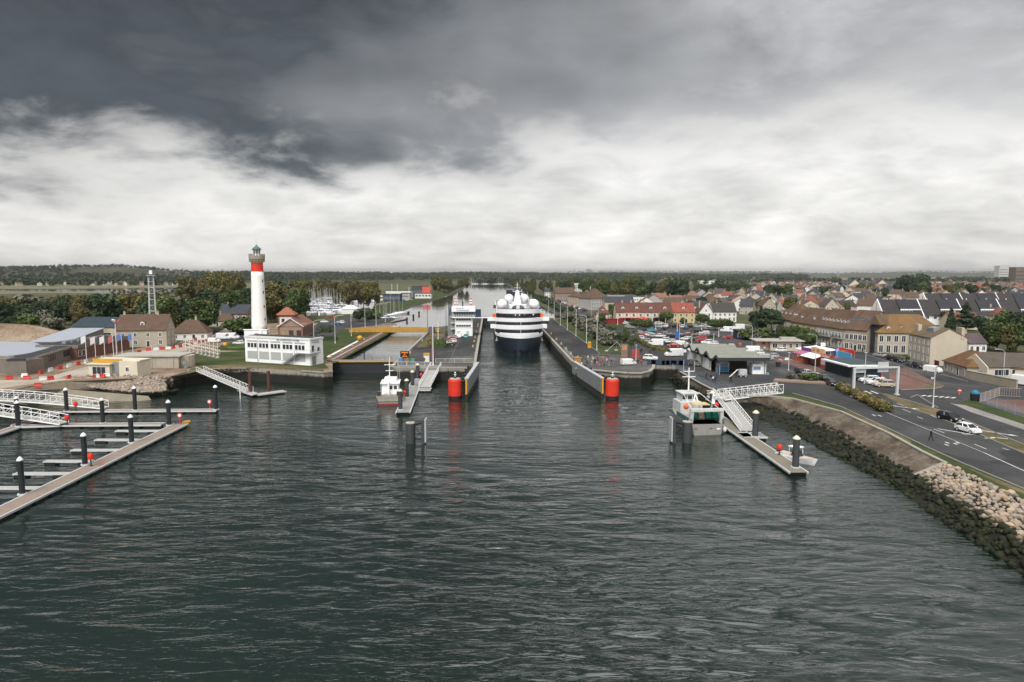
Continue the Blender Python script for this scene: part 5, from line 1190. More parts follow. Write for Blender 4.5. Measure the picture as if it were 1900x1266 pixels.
# pontoon in front of the pier with its piles and gangway
pontoon('pilot_pontoon', [G(747.5, 765, -3), G(775, 703, -3)], 2.9, 'grey pontoon in front of the pier beside the pilot boat', deckm=M('grey_decking', (.24, .235, .225), .85, .18))
for i, (x, yt, yb) in enumerate(((743, 721.5, 760), (755, 702.5, 737), (765.5, 687, 716), (775, 674, 703))):
    pile_at(x, yt, yb, 8.2-.5*i, nth(i+1)+' dark pile from the near end of the pilot pontoon', 'piles of the pilot pontoon', cap=CAPC, conc=M('dark_pile', (.05, .052, .055), .6, .2, .6, streak=.3))
gangway('pier_gangway', G(809, 679, 0), G(787.5, 719, -2.9), 2.9, 'white-railed gangway from the pier down to the pilot pontoon', None, 1.1, 1.2)
pontoon('gangway_float', [G(776, 722, -3), G(800, 722, -3)], 3.0, 'small float under the foot of the pier gangway', deckm=M('grey_decking', 0))
for i, (x, y, lb) in enumerate(((781.5, 703, 'red lifebuoy on the pilot pontoon near the pier'), (751, 737, 'red hose reel beside the second pile of the pilot pontoon'))):
    p = G(x, y, -2.95); b = MB(); b.box(-.06, .06, -.06, .06, 0, .9); b.lathe([(.1, .7), (.4, .8), (.45, 1.3), (.2, 1.6)], 10); tag(b.build('red_post', REDP, None, p), lb, 'post')
# dolphins
for i, (cx, yt, yb, w_, fx, ft, fb, s) in enumerate(((761, 786, 824, 18, 785.5, 779, 822, 1), (1277, 784, 823, 18, 1250, 776, 820, -1))):
    p = G(cx, yb, WZ); r = w_*p.y/F/2; z1 = zat(yt, p.y); t = thing('mooring_dolphin', ('left', 'right')[i]+' mooring dolphin with a fender panel standing free in the water', 'dolphin', (p.x, p.y+r, 0), 0, 'mooring dolphins')
    b = MB(); b.cyl(0, 0, -8, z1-.12, r, n=20); b.build('drum', M('dark_pile', 0), t); b = MB(); b.cyl(0, 0, z1-.12, z1+.02, r*1.05, n=20); b.build('cap', CONC, t); b = MB(); b.tube((0, 0, z1), (0, 0, z1+.45), .05, 5); b.build('pin', DARK, t)
    x = (fx-cx)*p.y/F; zt = zat(ft, p.y); b = MB(); b.box(x-.28, x+.28, -.9, .9, -6, zt-.1); b.build('fender_panel', M('dark_pile', 0), t)
    b = MB(); b.loft([[(x+s*.28+s*.02, -1.0, z), (x+s*.5, -1.0, z), (x+s*.5, 1.0, z), (x+s*.28+s*.02, 1.0, z)] for z in (-3.3, zt)]); b.build('facing', LGREY, t)
    b = MB()
    b.tube((s*r*.8, 0, -.2), (x, 0, .1), .32, 8); b.build('arm', PILE, t); b = MB(); b.tube((s*r*.8, -.3, -.3), (x, -.5, -2.6), .05, 5); b.tube((s*r*.8, -.3, -2.8), (x, -.5, -1.4), .05, 5); b.tube((s*r*.8, .1, -2.9), (x, .2, -3.0), .1, 5); b.build('chains', BLACK, t)
# right pontoon
pontoon('fishing_pontoon', [G(1482, 876, -3), G(1352, 788, -3), G(1318, 764, -3)], 2.7, 'brown pontoon on the right beside the fishing boat', deckm=M('olive_decking', (.19, .17, .13), .85, .2))
for x, yt, yb, w_, lb in ((1401, 761, 810, 11, 'beside the foot of the long gangway'), (1476, 808, 867, 12.5, 'at the near end of the fishing pontoon'), (1320.5, 725, 775, 10, 'at the far end of the fishing pontoon')):
    pile_at(x, yt, yb, w_, 'thick dark pile with cream cap '+lb, 'thick piles of the fishing pontoon', cap=CAPC, conc=M('dark_pile', 0))
gangway('long_gangway', G(1334, 731, .0), G(1388, 800, -2.9), 2.6, 'long white gangway down to the fishing pontoon', None, 1.25, 1.1)
pontoon('gangway_raft', [G(1375, 807, -3), G(1418, 807, -3)], 3.4, 'raft carrying the foot of the long gangway', deckm=M('grey_decking', 0))
gangway('shore_footbridge', G(1446, 728, .1), G(1338, 741, -.2), 2.2, 'white truss footbridge from the bank to the long gangway', None, 1.9, 1.6)
p = G(1333, 738, 0); t = thing('gangway_landing', 'railed landing where footbridge and long gangway meet', 'platform', (p.x, p.y+1.0, -.1))
b = MB(); b.box(-1.8, 1.8, -1.4, 1.4, -.3, 0); b.build('floor', LGREY, t); b = MB(); rail(b, (-1.8, 1.4, 0), (1.8, 1.4, 0), 1.2, 4); rail(b, (-1.8, -1.4, 0), (-1.8, 1.4, 0), 1.2, 3); b.build('railing', WHITE, t); b = MB(); b.cyl(-1, .8, -8, -.3, .3, n=8); b.cyl(1, .8, -8, -.3, .3, n=8); b.build('supports', DARK, t)
# ---------------------------------------------------------------- boats
def hull_rings(Ln, B, zk, zd, fine=.5, sheer=.6, transom=.92, n=11):
    """bow at +x; deck height zd, keel zk; returns rings for a loft"""
    rr = []
    for i in range(n):
        f = i/(n-1); x = -Ln/2+Ln*f; w_ = B/2*(transom+(1-transom)*min(1, f*3)) if f < .45 else B/2*max(.02, 1-((f-.45)/.55)**2.3)
        zt = zd+sheer*max(0, f-.35)**2*2.0; wl_ = w_*(.86 if f < .6 else .86-.5*(f-.6)/.4)
        rk = Ln*.09*max(0, f-.6)/.4; rr.append([(x+rk, -w_, zt), (x, -wl_, WZ), (x-rk, -wl_*.5, zk), (x-rk, wl_*.5, zk), (x, wl_, WZ), (x+rk, w_, zt)])
    return rr
# pilot boat, stern to the camera
p = G(718, 752, WZ); t = thing('pilot_boat', 'grey-hulled workboat with white wheelhouse moored stern on at the pilot pontoon', 'boat', (p.x-.2, p.y+6.3, 0), R(96))
HG = M('worn_grey_hull', (.30, .28, .24), .7, .3, .8, streak=.4)
b = MB(); b.loft(hull_rings(13, 5.6, WZ-1, WZ+1.75)); b.build('hull', HG, t)
b = MB(); rr = hull_rings(13.06, 5.66, WZ-.5, WZ+.42, sheer=0); b.loft(rr); b.build('boot_stripe', M('red_oxide', (.25, .035, .04), .6, .2), t)
b = MB(); b.box(-6.55, -6.35, -2.75, 2.75, WZ+.72, WZ+.86); b.build('rubbing_strake', BLACK, t)
b = MB()
for s in (-1, 1): b.box(-6.5, -2, s*2.65-.1, s*2.65+.1, WZ+1.7, WZ+2.5)
b.box(-6.55, -6.4, -2.7, 2.7, WZ+1.7, WZ+2.35); b.build('bulwark', HG, t)
for s in (-1, 1): b = MB(); b.box(-6.7, -6.2, s*2.2-.45, s*2.2+.45, WZ+2.3, WZ+3.1); b.build('stern_locker', DARK, t)
b = MB(); b.box(-2.2, 2.6, -1.9, 1.9, WZ+1.6, WZ+4.2); b.box(-2.6, 2.9, -2.2, 2.2, WZ+4.2, WZ+4.45); b.box(-1.2, 2.0, -1.4, 1.4, WZ+4.45, WZ+5.3); wh_ = b.build('wheelhouse', WHITE, t)
for y in (-1.2, -.2): b = MB(); b.box(-2.24, -2.18, y-.35, y+.35, WZ+2.9, WZ+3.7); b.build('window', GLASS, wh_)
for y in (-1, 0, 1): b = MB(); b.box(2.58, 2.64, y-.4, y+.4, WZ+3.0, WZ+3.8); b.build('window', GLASS, wh_)
b = MB(); b.tube((-.4, .2, WZ+4.4), (-.4, .2, WZ+10.2), .13, 7, 0, .08); b.bar((-.4, -1.2, WZ+8.4), (-.4, 1.4, WZ+8.4), .14); b.bar((-.4, -.7, WZ+7.0), (-.4, 1.1, WZ+7.0), .12); b.tube((-2.6, .2, WZ+1.6), (-.4, .2, WZ+6.6), .09, 6)
b.tube((-2.9, .3, WZ+1.6), (-2.9, .3, WZ+6.2), .22, 8); mst = b.build('mast', WHITE, t)
b = MB(); b.tube((-2.2, 2.1, WZ+1.6), (-2.2, 2.1, WZ+3.8), .07, 6); b.tube((-2.2, 2.1, WZ+3.8), (-.5, 2.1, WZ+4.3), .07, 6); b.build('rail_hoop', LGREY, t)
b = MB(); b.ball((-3.8, .9, WZ+2.3), .35); b.build('fender', OFFW, t); b = MB(); b.tube((1.2, -1.6, WZ+4.4), (1.2, -1.6, WZ+8.4), .04, 5); b.tube((1.2, -2.0, WZ+4.4), (1.2, -2.0, WZ+7.9), .04, 5); b.build('whip_antennas', LGREY, t)
# trawler on the right, stern to the camera
p = G(1308, 807, WZ); t = thing('trawler', 'fishing trawler with green net drums moored stern on at the right pontoon', 'boat', (p.x-.3, p.y+8.0, 0), R(95))
b = MB(); b.loft(hull_rings(16.5, 6.4, WZ-1, WZ+2.0, sheer=1.0)); b.build('hull', M('bare_steel_hull', (.27, .26, .235), .65, .3, .7, streak=.45), t)
b = MB()
for s in (-1, 1): b.box(-8.2, 0, s*3.05-.1, s*3.05+.1, WZ+1.95, WZ+2.9)
b.build('bulwark', M('hull_blue', (.05, .12, .13), .5, .2), t)
b = MB(); b.box(-8, 6, -2.8, 2.8, WZ+1.8, WZ+2.0); b.build('deck', DARK, t)
b = MB()
for s in (-1, 1): b.loft([[(-7.6-.3*k, s*(2.9-.1*k)-.3, z), (-7.0-.3*k, s*(2.9-.1*k)-.3, z), (-7.0-.3*k, s*(2.9-.1*k)+.3, z), (-7.6-.3*k, s*(2.9-.1*k)+.3, z)] for k, z in ((0, WZ+2), (1, WZ+4.3))])
b.box(-8.0, -7.2, -3.1, 3.1, WZ+4.3, WZ+4.8); b.build('stern_gantry', M('worn_white', (.52, .52, .50), .6, .2, .8, streak=.3), t)
for k, y in enumerate((-1.9, -.55, .75, 2.0)):
    b = MB(); b.lathe([(.85, -.55), (.85, -.5), (.72, -.45), (.78, 0), (.72, .45), (.85, .5), (.85, .55)], 14); o = b.build('net_drum', GREENP if k != 2 else M('brown_net', (.25, .19, .14), .9, .3), t, (-6.3, y, WZ+3.2)); o.rotation_euler = (math.pi/2, 0, 0)
b = MB(); b.box(.5, 5.2, -2.2, 2.2, WZ+2, WZ+4.4); b.box(1.5, 4.8, -1.6, 1.6, WZ+4.4, WZ+5.9); b.box(1.2, 5.2, -1.8, 1.8, WZ+5.9, WZ+6.1); wh_ = b.build('wheelhouse', M('worn_white', (.52, .52, .50), .6, .2, .8, streak=.3), t)
for y in (-1.1, 0, 1.1): b = MB(); b.box(1.44, 1.52, y-.42, y+.42, WZ+4.9, WZ+5.6); b.build('window', GLASS, wh_)
b = MB(); b.tube((2.4, 0, WZ+6.5), (2.4, 0, WZ+11.0), .16, 7, 0, .1); b.bar((2.4, -1.3, WZ+9.2), (2.4, 1.3, WZ+9.2), .14); b.bar((2.4, -1.1, WZ+10.3), (2.4, 1.1, WZ+10.3), .12); b.tube((2.4, 1.1, WZ+10.3), (2.4, 1.1, WZ+12.6), .03, 4); b.tube((2.4, -1.1, WZ+10.3), (2.4, -1.1, WZ+12.4), .03, 4); b.build('mast', WHITE, t)
b = MB()
for s in (-1, 1): b.tube((-2.5, s*1.3, WZ+2), (-1.4, 0, WZ+6.4), .13, 6); b.tube((-6.8, s*2.6, WZ+4.6), (1.2, s*1.6, WZ+6.3), .05, 5)
b.tube((-3, -2.2, WZ+2), (-5.5, -2.2, WZ+6.9), .18, 6); b.lathe([(.35, WZ+5.2), (.2, WZ+6.8), (.05, WZ+7.2)], 10, 0, -5, -2.2); b.build('derricks', WHITE, t)
b = MB(); b.box(-5.0, -2.5, -1.6, 1.6, WZ+4.9, WZ+5.05); b.bar((-5, -1.6, WZ+5.6), (-2.5, -1.6, WZ+5.6), .07); b.bar((-5, 1.6, WZ+5.6), (-2.5, 1.6, WZ+5.6), .07); b.build('gallery', M('gallery_cream', (.50, .42, .22), .6, .15), t)
for y, c, z in ((2.9, ORNG, 4.6), (-2.9, REDP, 4.9)): b = MB(); b.ball((-4.6, y, WZ+z), .5); b.build('float_buoy', c, t)
for k in range(3): b = MB(); b.ball((-7.6+k*1.4, -3.45, WZ+.8), .4, sz=1.3); b.build('fender', BLACK if k else OFFW, t)
b = MB(); b.box(-8.28, -8.2, -.9, -.35, WZ+1.15, WZ+1.3); b.box(-8.28, -8.2, 2.0, 2.6, WZ+1.1, WZ+1.25); b.build('scuppers', DARK, t); b = MB(); b.box(-8.29, -8.22, -2.4, -1.7, WZ+1.0, WZ+1.25); b.build('name_board', WHITE, t)
# small white motor boat
p = G(1482, 858, WZ); t = thing('motor_boat', 'small white motor boat with windscreen behind the nearest thick pile', 'boat', (p.x, p.y+.9, 0), R(-62))
b = MB(); b.loft(hull_rings(6.6, 2.4, WZ-.5, WZ+.75, sheer=.5)); b.build('hull', WHITE, t)
b = MB(); b.loft([[(x*.93+.1, y*.82, z+.03) for x, y, z in (r_[0], r_[5])]+[(r_[5][0]*.93+.1, r_[5][1]*.82, r_[5][2]+.05), (r_[0][0]*.93+.1, r_[0][1]*.82, r_[0][2]+.05)] for r_ in hull_rings(6.6, 2.4, WZ, WZ+.75, sheer=.5)]); b.build('cockpit', M('cream_liner', (.50, .42, .35), .7, .1), t)
b = MB(); b.loft([[(-.6, -.6, WZ+.8), (.9, -.6, WZ+.8), (.9, .6, WZ+.8), (-.6, .6, WZ+.8)], [(-.4, -.5, WZ+1.7), (.4, -.5, WZ+1.7), (.4, .5, WZ+1.7), (-.4, .5, WZ+1.7)]]); b.build('windscreen', GLASS, t)
b = MB(); b.box(-1.0, .7, -.8, .8, WZ+2.2, WZ+2.32); [b.tube((x, y, WZ+.8), (x*.9, y, WZ+2.2), .04, 5) for x in (-.9, .6) for y in (-.7, .7)]; b.build('canopy', WHITE, t)
b = MB(); b.box(-3.7, -3.25, -.25, .25, WZ-.3, WZ+1.3); b.build('outboard_motor', DARK, t)
# ---------------------------------------------------------------- rocks
def rock_mesh(seed, m):
    q = random.Random(seed); bm = bmesh.new(); bmesh.ops.create_icosphere(bm, subdivisions=1, radius=1)
    s = (q.uniform(.85, 1.25), q.uniform(.75, 1.0), q.uniform(.6, .85))
    for v in bm.verts: k = q.uniform(.70, 1.16); v.co = Vector((v.co.x*s[0]*k, v.co.y*s[1]*k, v.co.z*s[2]*k))
    me = bpy.data.meshes.new('rock'); bm.to_mesh(me); bm.free(); me.materials.append(m); return me
def mat_rock(name, cols, tide=None):
    q = NT(name); p_ = q.pos(obj=True); oi = q.n('ShaderNodeObjectInfo'); isl = q.n('ShaderNodeNewGeometry').outputs['Random Per Island']
    f = q.math('FRACT', q.math('ADD', oi.outputs['Random'], isl)); c = q.ramp(f, [(i/(len(cols)-1), cols[i]) for i in range(len(cols))])
    c = q.mul(c, q.math('MULTIPLY_ADD', q.noise(p_, 1.4, 5, .65), 1.0, .5))
    if tide is not None:
        pw = q.pos(); sz_ = q.n('ShaderNodeSeparateXYZ'); q.l(pw, sz_.inputs[0]); c = q.mix(q.math('MULTIPLY_ADD', q.math('SUBTRACT', tide, q.math('ADD', sz_.outputs[2], q.math('MULTIPLY_ADD', q.noise(pw, .7, 4), 1.6, -.8))), 1.6, .5, clamp=True), c, (.020, .021, .011))
    return q.done(c, .9, q.bump(q.noise(p_, 2.5, 5), .6, .2))
PALE = mat_rock('pale_limestone', [(.28, .205, .14), (.35, .28, .215), (.23, .20, .175), (.40, .31, .22), (.18, .165, .15)], -1.55)
WEED = mat_rock('weedy_rock', [(.013, .013, .009), (.022, .026, .010), (.009, .010, .008), (.034, .036, .013)])
SITE = mat_rock('site_rock', [(.22, .17, .13), (.30, .24, .19), (.16, .13, .11), (.35, .29, .24)])
RM = [rock_mesh(i, PALE) for i in range(8)]
bank = thing('rock_bank', 'bank of large pale limestone blocks at the right edge', 'rock bank', (0, 0, 0)); q = random.Random(5)
cells = []
for i in range(9, 12):
    ln = (SC[i+1]-SC[i]).length; k = max(1, int(ln/.80)); j = 7
    for a_ in range(k):
        for c_ in range(j): cells.append((i, (a_+q.uniform(.2, .8))/k, (c_+q.uniform(.15, .85))/j))
q.shuffle(cells)
for i, f, g in cells[:295]:
    pt = SC[i].lerp(SC[i+1], f).lerp(SM[i].lerp(SM[i+1], f), g); s = q.choice([q.uniform(.30, .5), q.uniform(.42, .74)]); o = put('rock', RM[q.randrange(8)], bank, (pt.x, pt.y, pt.z+s*.15), q.uniform(0, 6.28)); o.scale = (s, s, s)
def rock_mass(name, pts, sizes, m, label, seed=1):
    """many stones too small to pick apart, real geometry joined into one"""
    r = np.random.default_rng(seed); ms = [rock_mesh(100+i, m) for i in range(6)]; V = []; Fc = []; o_ = 0
    src = [(np.array([v.co[:] for v in q_.vertices]), np.array([f_.vertices[:] for f_ in q_.polygons])) for q_ in ms]
    for p_ in pts:
        sv, sf = src[r.integers(6)]; a = r.random()*6.28; s = r.uniform(*sizes); cz, sz_ = math.cos(a), math.sin(a)
        vv = sv*s; vv = np.stack([vv[:, 0]*cz-vv[:, 1]*sz_, vv[:, 0]*sz_+vv[:, 1]*cz, vv[:, 2]], 1)+np.array([p_.x, p_.y, p_.z+s*.1]); V.append(vv); Fc.append(sf+o_); o_ += len(sv)
    V = np.concatenate(V); Fc = np.concatenate(Fc); me = bpy.data.meshes.new(name); me.vertices.add(len(V)); me.vertices.foreach_set('co', V.ravel()); me.loops.add(Fc.size); me.loops.foreach_set('vertex_index', Fc.ravel())
    me.polygons.add(len(Fc)); me.polygons.foreach_set('loop_start', np.arange(len(Fc))*3); me.materials.append(m); me.update(calc_edges=True); return tag(put(name, me), label, 'rocks', None, 'stuff')
pts = []
for k in range(1100): i, f, g = q.choice((9, 9, 10, 11, 12, 12, 12)), q.random(), q.random(); pts.append(SC[i].lerp(SC[i+1], f).lerp(SM[i].lerp(SM[i+1], f), g*1.12))
rock_mass('small_pale_rocks', pts, (.14, .34), PALE, 'small pale stones filling the gaps of the limestone bank', 4)
pts = []
for i in range(13):
    for k in range(int((SM[i+1]-SM[i]).length*16)):
        f, g = q.random(), q.random(); pts.append(SM[i].lerp(SM[i+1], f).lerp(SB[i].lerp(SB[i+1], f), g*.95-.10))
rock_mass('weedy_rocks', pts, (.14, .66), WEED, 'dark weed-covered rocks along the foot of the right bank')
pts = []
for k in range(1500):
    f, g = q.random(), q.random()**.8; x = 112+f*205; top = 701-4*math.sin(f*3); bot = 716+18*f-10*(f-.7)**2 if f < .95 else 722; y = top+(bot-top)*g; pts.append(G(x, y, .25-3.7*g*(.35+.65*f)))
rock_mass('site_rocks', pts, (.28, .62), SITE, 'broken rock bank below the yellow kiosk on the left shore', 2)
pts = []
for k in range(380): f, g = q.random(), q.random(); x = 180+f*150; pts.append(G(x, 724+12*f*(1-f)*2+g*8, -2.6-g*1.2))
rock_mass('weedy_shore_rocks', pts, (.3, .6), WEED, 'dark weedy rocks at the waterline below the left rock bank', 3)
pts = []
for k in range(900): f, g = q.random(), q.random(); x = 335+f*265; pts.append(G(x, 689-5*math.sin(f*3.1)+g*15, .05-3.5*g))
rock_mass('left_bank_stones', pts, (.14, .42), mat_rock('bank_stone', [(.10, .078, .055), (.15, .12, .085), (.055, .05, .036), (.19, .16, .12)]), 'earthy stones along the bank below the rescue station', 6)
# slipway and sloping foot of the left bank
b = MB(); b.add([G(120, 722, -.9), G(275, 735, -3.0), G(285, 748, WZ-.5), G(60, 752, WZ-.4), G(0, 748, -2.0), G(0, 735, -.9)], [(0, 1, 2, 3, 4, 5)]); struct('slipway', b, M('slipway_concrete', (.20, .175, .13), .9, .3, .4, .2))
b = MB()
fl = [(617, 704), (560, 707), (500, 704), (440, 701), (380, 705), (330, 716), (250, 728), (120, 722), (0, 735), (-200, 752)]; cc = [G(x, y) for x, y in ((617, 690), (560, 689), (500, 685), (440, 683), (380, 686), (330, 697), (250, 702), (120, 708), (0, 728), (-200, 745))]
ww_ = [G(x, y, WZ-.4 if x > 240 else -1.0) for x, y in fl]
for i in range(len(fl)-1): b.add([cc[i]+Vector((0, 0, -.9 if i < 4 else -.05)), ww_[i], ww_[i+1], cc[i+1]+Vector((0, 0, -.9 if i < 3 else -.05))], [(0, 1, 2, 3)])
struct('left_bank', b, mat_wall('left_bank_soil', (.15, .115, .08), (.022, .022, .014), -1.6))
# ---------------------------------------------------------------- town buildings along the harbour
def fr(a, c): return front(G(*a), G(*c))
def row_house(name, label, a, c, D, H, RH, wall, roof, kind='gable', **k):
    p, rz, W = fr(a, c); return house(name, label, k.pop('cat', 'building'), p, rz, W, D, H, RH, wall, roof, kind, **k)
R1 = ((.7, 1.9), (3.9, 1.7)); R3 = ((.6, 1.7), (3.1, 1.5), (5.4, 1.3))
WHS = (.62, .61, .57)
row_house('timbered_hotel', 'half-timbered hotel wing with steep brown roof behind the round trees', (1437, 620), (1467.5, 627.5), 13, 7.2, 6.2, 'cream', CR['brown'], 'hip', rows=R1, cols=6, dorms=4, chims=((.5, .5),), lichen=True)
row_house('stone_gable_hotel', 'stone-fronted hotel part with brown roof between timbered wing and balconied hotel', (1468, 627.8), (1513, 638), 11, 7.0, 5.4, 'yellow', CR['brown'], rows=R1, cols=4, dorms=2, chims=((.12, .5),), shut=WHS, lichen=True)
t = row_house('balcony_hotel', 'cream hotel with balconies, white dormers and chimneys facing the fairground stalls', (1513.5, 638.3), (1566, 649.6), 12, 7.2, 5.8, 'cream', CR['brown'], rows=R1, cols=9, dorms=8, chims=((.28, .5), (.62, .5)), shut=WHS, lichen=True)
for x0, x1 in ((.12, .55), (.62, .95)):
    W = 14*0+((G(1566, 649.6)-G(1513.5, 638.3)).length); b = MB(); b.box(W*x0, W*x1, -1.0, 0, 3.55, 3.7); b.build('balcony', CONC, t); b = MB(); rail(b, (W*x0, -.95, 3.7), (W*x1, -.95, 3.7), 1.0, 12, .05, 3); b.build('balcony_rail', DARK, t)
row_house('stone_offices', 'stone building with skylight row and blue shop awnings', (1566.5, 649.8), (1607, 654.5), 13, 7.4, 6.0, (.34, .28, .21), CR['brown'], rows=R1, cols=5, ww=1.3, chims=(), sky=6, lichen=True)
p, rz, W = fr((1608, 655), (1626, 657)); t = thing('glass_entrance', 'dark glazed stair entrance between the stone building and the orange-roofed wing', 'building', p, rz)
b = MB(); b.box(.2, W-.2, 1.5, 10, -.3, 9.6); b.build('glazing', GLASS, t)
for i in range(4): b = MB(); b.box(.2+(W-.4)*i/3-.08, .2+(W-.4)*i/3+.08, 1.4, 1.5, 0, 9.6); b.build('mullion', DARK, t)
b = MB(); b.loft([[(-.2, y, 9.4), (W/2, y, 12.6), (W+.2, y, 9.4)] for y in (.8, 10)]); b.build('roof', ROOFL, t).color = (*CR['mossy'], 1)
row_house('lichen_roof_wing', 'wing with a large orange lichen-covered roof beside the stone house', (1627, 657), (1752, 659), 13, 7.0, 5.6, (.40, .35, .28), (.15, .088, .04), 'hip', rows=((.5, 2.4), (4.0, 2.0)), cols=9, ww=1.2, dorms=0, chims=(), lichen=True)
for i, fx in enumerate((1648, 1672)): 
    q_ = G(fx, 657); o = dormer(None, q_.x, q_.y+.6, 6.9, 1.3, 1.8, 2.5, (.48, .42, .33), CR['mossy']); tag(o, ('left', 'right')[i]+' stone dormer above the eaves of the orange-roofed wing', 'dormer', 'stone dormers')
p, rz, W = fr((1684, 667), (1724, 678.5)); t = thing('stone_house', 'plain three-storey stone house with a windowless end wall by the road', 'house', p, rz)
wall_block(W, 9.5, 7.8, 2.6, 'x').build('wall', FAC, t).color = (.46, .40, .31, 1)
r = gable_roof(W, 9.5, 7.8, 2.6, .2).build('roof', ROOFL, t); r.color = (.12, .09, .06, 1)
for y in (1.5, 8): b = MB(); b.box(W-3.2 if y > 2 else -.1, W+.1 if y > 2 else 2.6, y-.1, y+.9 if y < 2 else y+.7, 7.6, 10.8); b.build('chimney_stack', FAC, r).color = (.43, .37, .28, 1)
b = MB(); b.loft([[(x, 2.2, 8.9), (x, 4.0, 10.0), (x, 4.0, 10.6), (x, 2.2, 10.3)] for x in (W*.45, W*.75)]); b.build('dormer', GREY, r)
for z in (.9, 3.3, 5.7):
    for i in range(5): window(t, W*(i+.5)/5, 0, z, .8, 1.4)
row_house('mossy_cottage', 'low cottage with rust-stained mossy roof and white shutters by the stone wall', (1750, 689), (1793, 702), 9, 2.9, 3.4, 'beige', (.12, .065, .035), 'hip', cat='house', rows=((.6, 1.6),), cols=4, ww=1.1, chims=(), lichen=True)
b = MB(); b.box(-.15, .15, 0, 2.2, 0, 2.6); tag(b.build('brown_gate', M('oxide_gate', (.12, .03, .028), .7, .2), None, G(1741, 688), R(-8)), 'tall brown-red gate between stone house and mossy cottage', 'gate')
p, rz, W = fr((1799, 700), (1835, 706)); t = thing('garage_building', 'long low garage with grey tiled roof and window band at the right edge', 'building', G(1834, 706), R(3))
b = MB(); b.loft([[(x, 0, -.3), (x, 9, -.3), (x, 9, 3.4), (x, 4.5, 6.0), (x, 0, 3.2)] for x in (-.5, 30)]); b.build('wall', FAC, t).color = (.50, .44, .35, 1)
r = gable_roof(30, 9, 3.3, 2.7, .3).build('roof', ROOF, t); r.color = (.085, .07, .058, 1)
for i in range(6): window(t, 3.2+i*4.4, 0, 1.2, 3.6, 1.4, 'f', OFFW, GLASS, 3)
row_house('cream_gable_house', 'cream rendered gable end with a kinked roof beside the garage', (1800, 692), (1834, 704), 7.5, 3.0, 3.0, 'cream', (.10, .07, .05), 'gablefront', cat='house', cols=1, rows=((.8, .4),), door=False, chims=())
row_house('purple_roof_house', 'white house with purple-brown roof behind the mossy cottage', (1797, 655), (1830, 655), 8, 3.2, 2.8, 'white', CR['purple'], cat='house', rows=((.8, 1.4),), cols=3)
row_house('red_roof_terrace', 'low terrace with red-brown roofs under the white apartment rows', (1765, 612), (1818, 612), 9, 4.2, 3.4, 'cream', (.17, .065, .045), cat='house', rows=((.8, 1.3),), cols=5, chims=((.3, .5), (.8, .5)))
row_house('corner_roof_house', 'house with dark red hipped roof right of the cedar', (1842, 604), (1880, 604), 11, 5, 4.2, 'beige', (.12, .05, .04), 'hip', cat='house', rows=((.9, 1.3), (3.2, 1.2)), cols=4)
# stone garden wall, stones in courses
p, rz, W = fr((1793, 703), (1885, 722)); t = thing('garden_wall', 'long stone garden wall along the right-hand road', 'wall', p, rz)
b = MB(); b.box(0, W, 0, .4, -.2, 2.0); b.build('masonry', STONE, t); b = MB(); b.box(-.05, W+.05, -.08, .48, 2.0, 2.15); b.build('coping', CONC, t)
# white apartment rows with dark roofs
def terrace(a, c, D, H, RH, n, lab, grp):
    p, rz, W = fr(a, c); w_ = W/n; d = Vector((math.cos(rz), math.sin(rz), 0))
    for i in range(n):
        t = thing('apartment_house', nth(i+1)+' white apartment house from the left in the '+lab+' dark-roofed row', 'house', p+d*(w_*i), rz, grp)
        b = MB(); b.box(.2, w_-.02, 0, D, -.3, H); b.build('wall', WHITE, t)
        b = MB(); b.loft([[(x, -1.2, -.3), (x, D+1, -.3), (x, D+1, H), (x, D/2, H+RH+.6), (x, -1.2, H-1.0)] for x in (-.25, .18)]); b.build('party_wall', WHITE, t)
        if i == 0: b = MB(); b.loft([[(x, D/2-.5, H-1), (x, D/2+.5, H-1), (x, D/2+.15, H+RH*.8), (x, D/2-.15, H+RH*.8)] for x in (-.29, -.25)]); b.build('tan_stripe', M('tan_panel', (.45, .25, .12), .8, .1), t)
        b = MB(); k = (RH+1)/(D/2+.8)
        b.loft([[(x, -.8, H-.8), (x, D/2, H+RH), (x, D/2, H+RH+.2), (x, -.8, H-.6)] for x in (.2, w_-.25)]); b.loft([[(x, D+.8, H-.8), (x, D/2, H+RH), (x, D/2, H+RH+.2), (x, D+.8, H-.6)] for x in (w_-.25, .2)])
        r = b.build('roof', ROOF, t); r.color = (.042, .038, .038, 1)
        b = MB(); b.loft([[(x, .8, H+.9), (x, D/2-.6, H+RH-.3), (x, D/2-.6, H+RH+.3), (x, .8, H+2.3)] for x in (w_*.45, w_-.6)]); o = b.build('loft_box', ROOF, r); o.color = (.034, .034, .04, 1)
        b = MB(); b.box(w_*.45, w_-.6, .7, .8, H+1.8, H+2.35); b.build('white_edge', WHITE, r)
        for x in (.25, .75): b = MB(); b.cyl(w_*x, D/2, H+RH, H+RH+.7, .25, n=8); b.build('vent', OFFW, r)
        for k in range(5): window(t, w_*(k+.6)/5.2, 0, H-2.6, 1.5, 1.4, 'f', WHITE, GLASS, 1)
        for k in range(3): window(t, w_*.5+k*2.2, .72, H+1.0, 1.2, .7, 'f', WHITE, GLASS, 0)
terrace((1637, 603), (1935, 603), 12, 5.6, 6.8, 4, 'front', 'front row of white apartments')
terrace((1722, 584), (1990, 583), 12, 6.0, 7.0, 4, 'back', 'back row of white apartments')
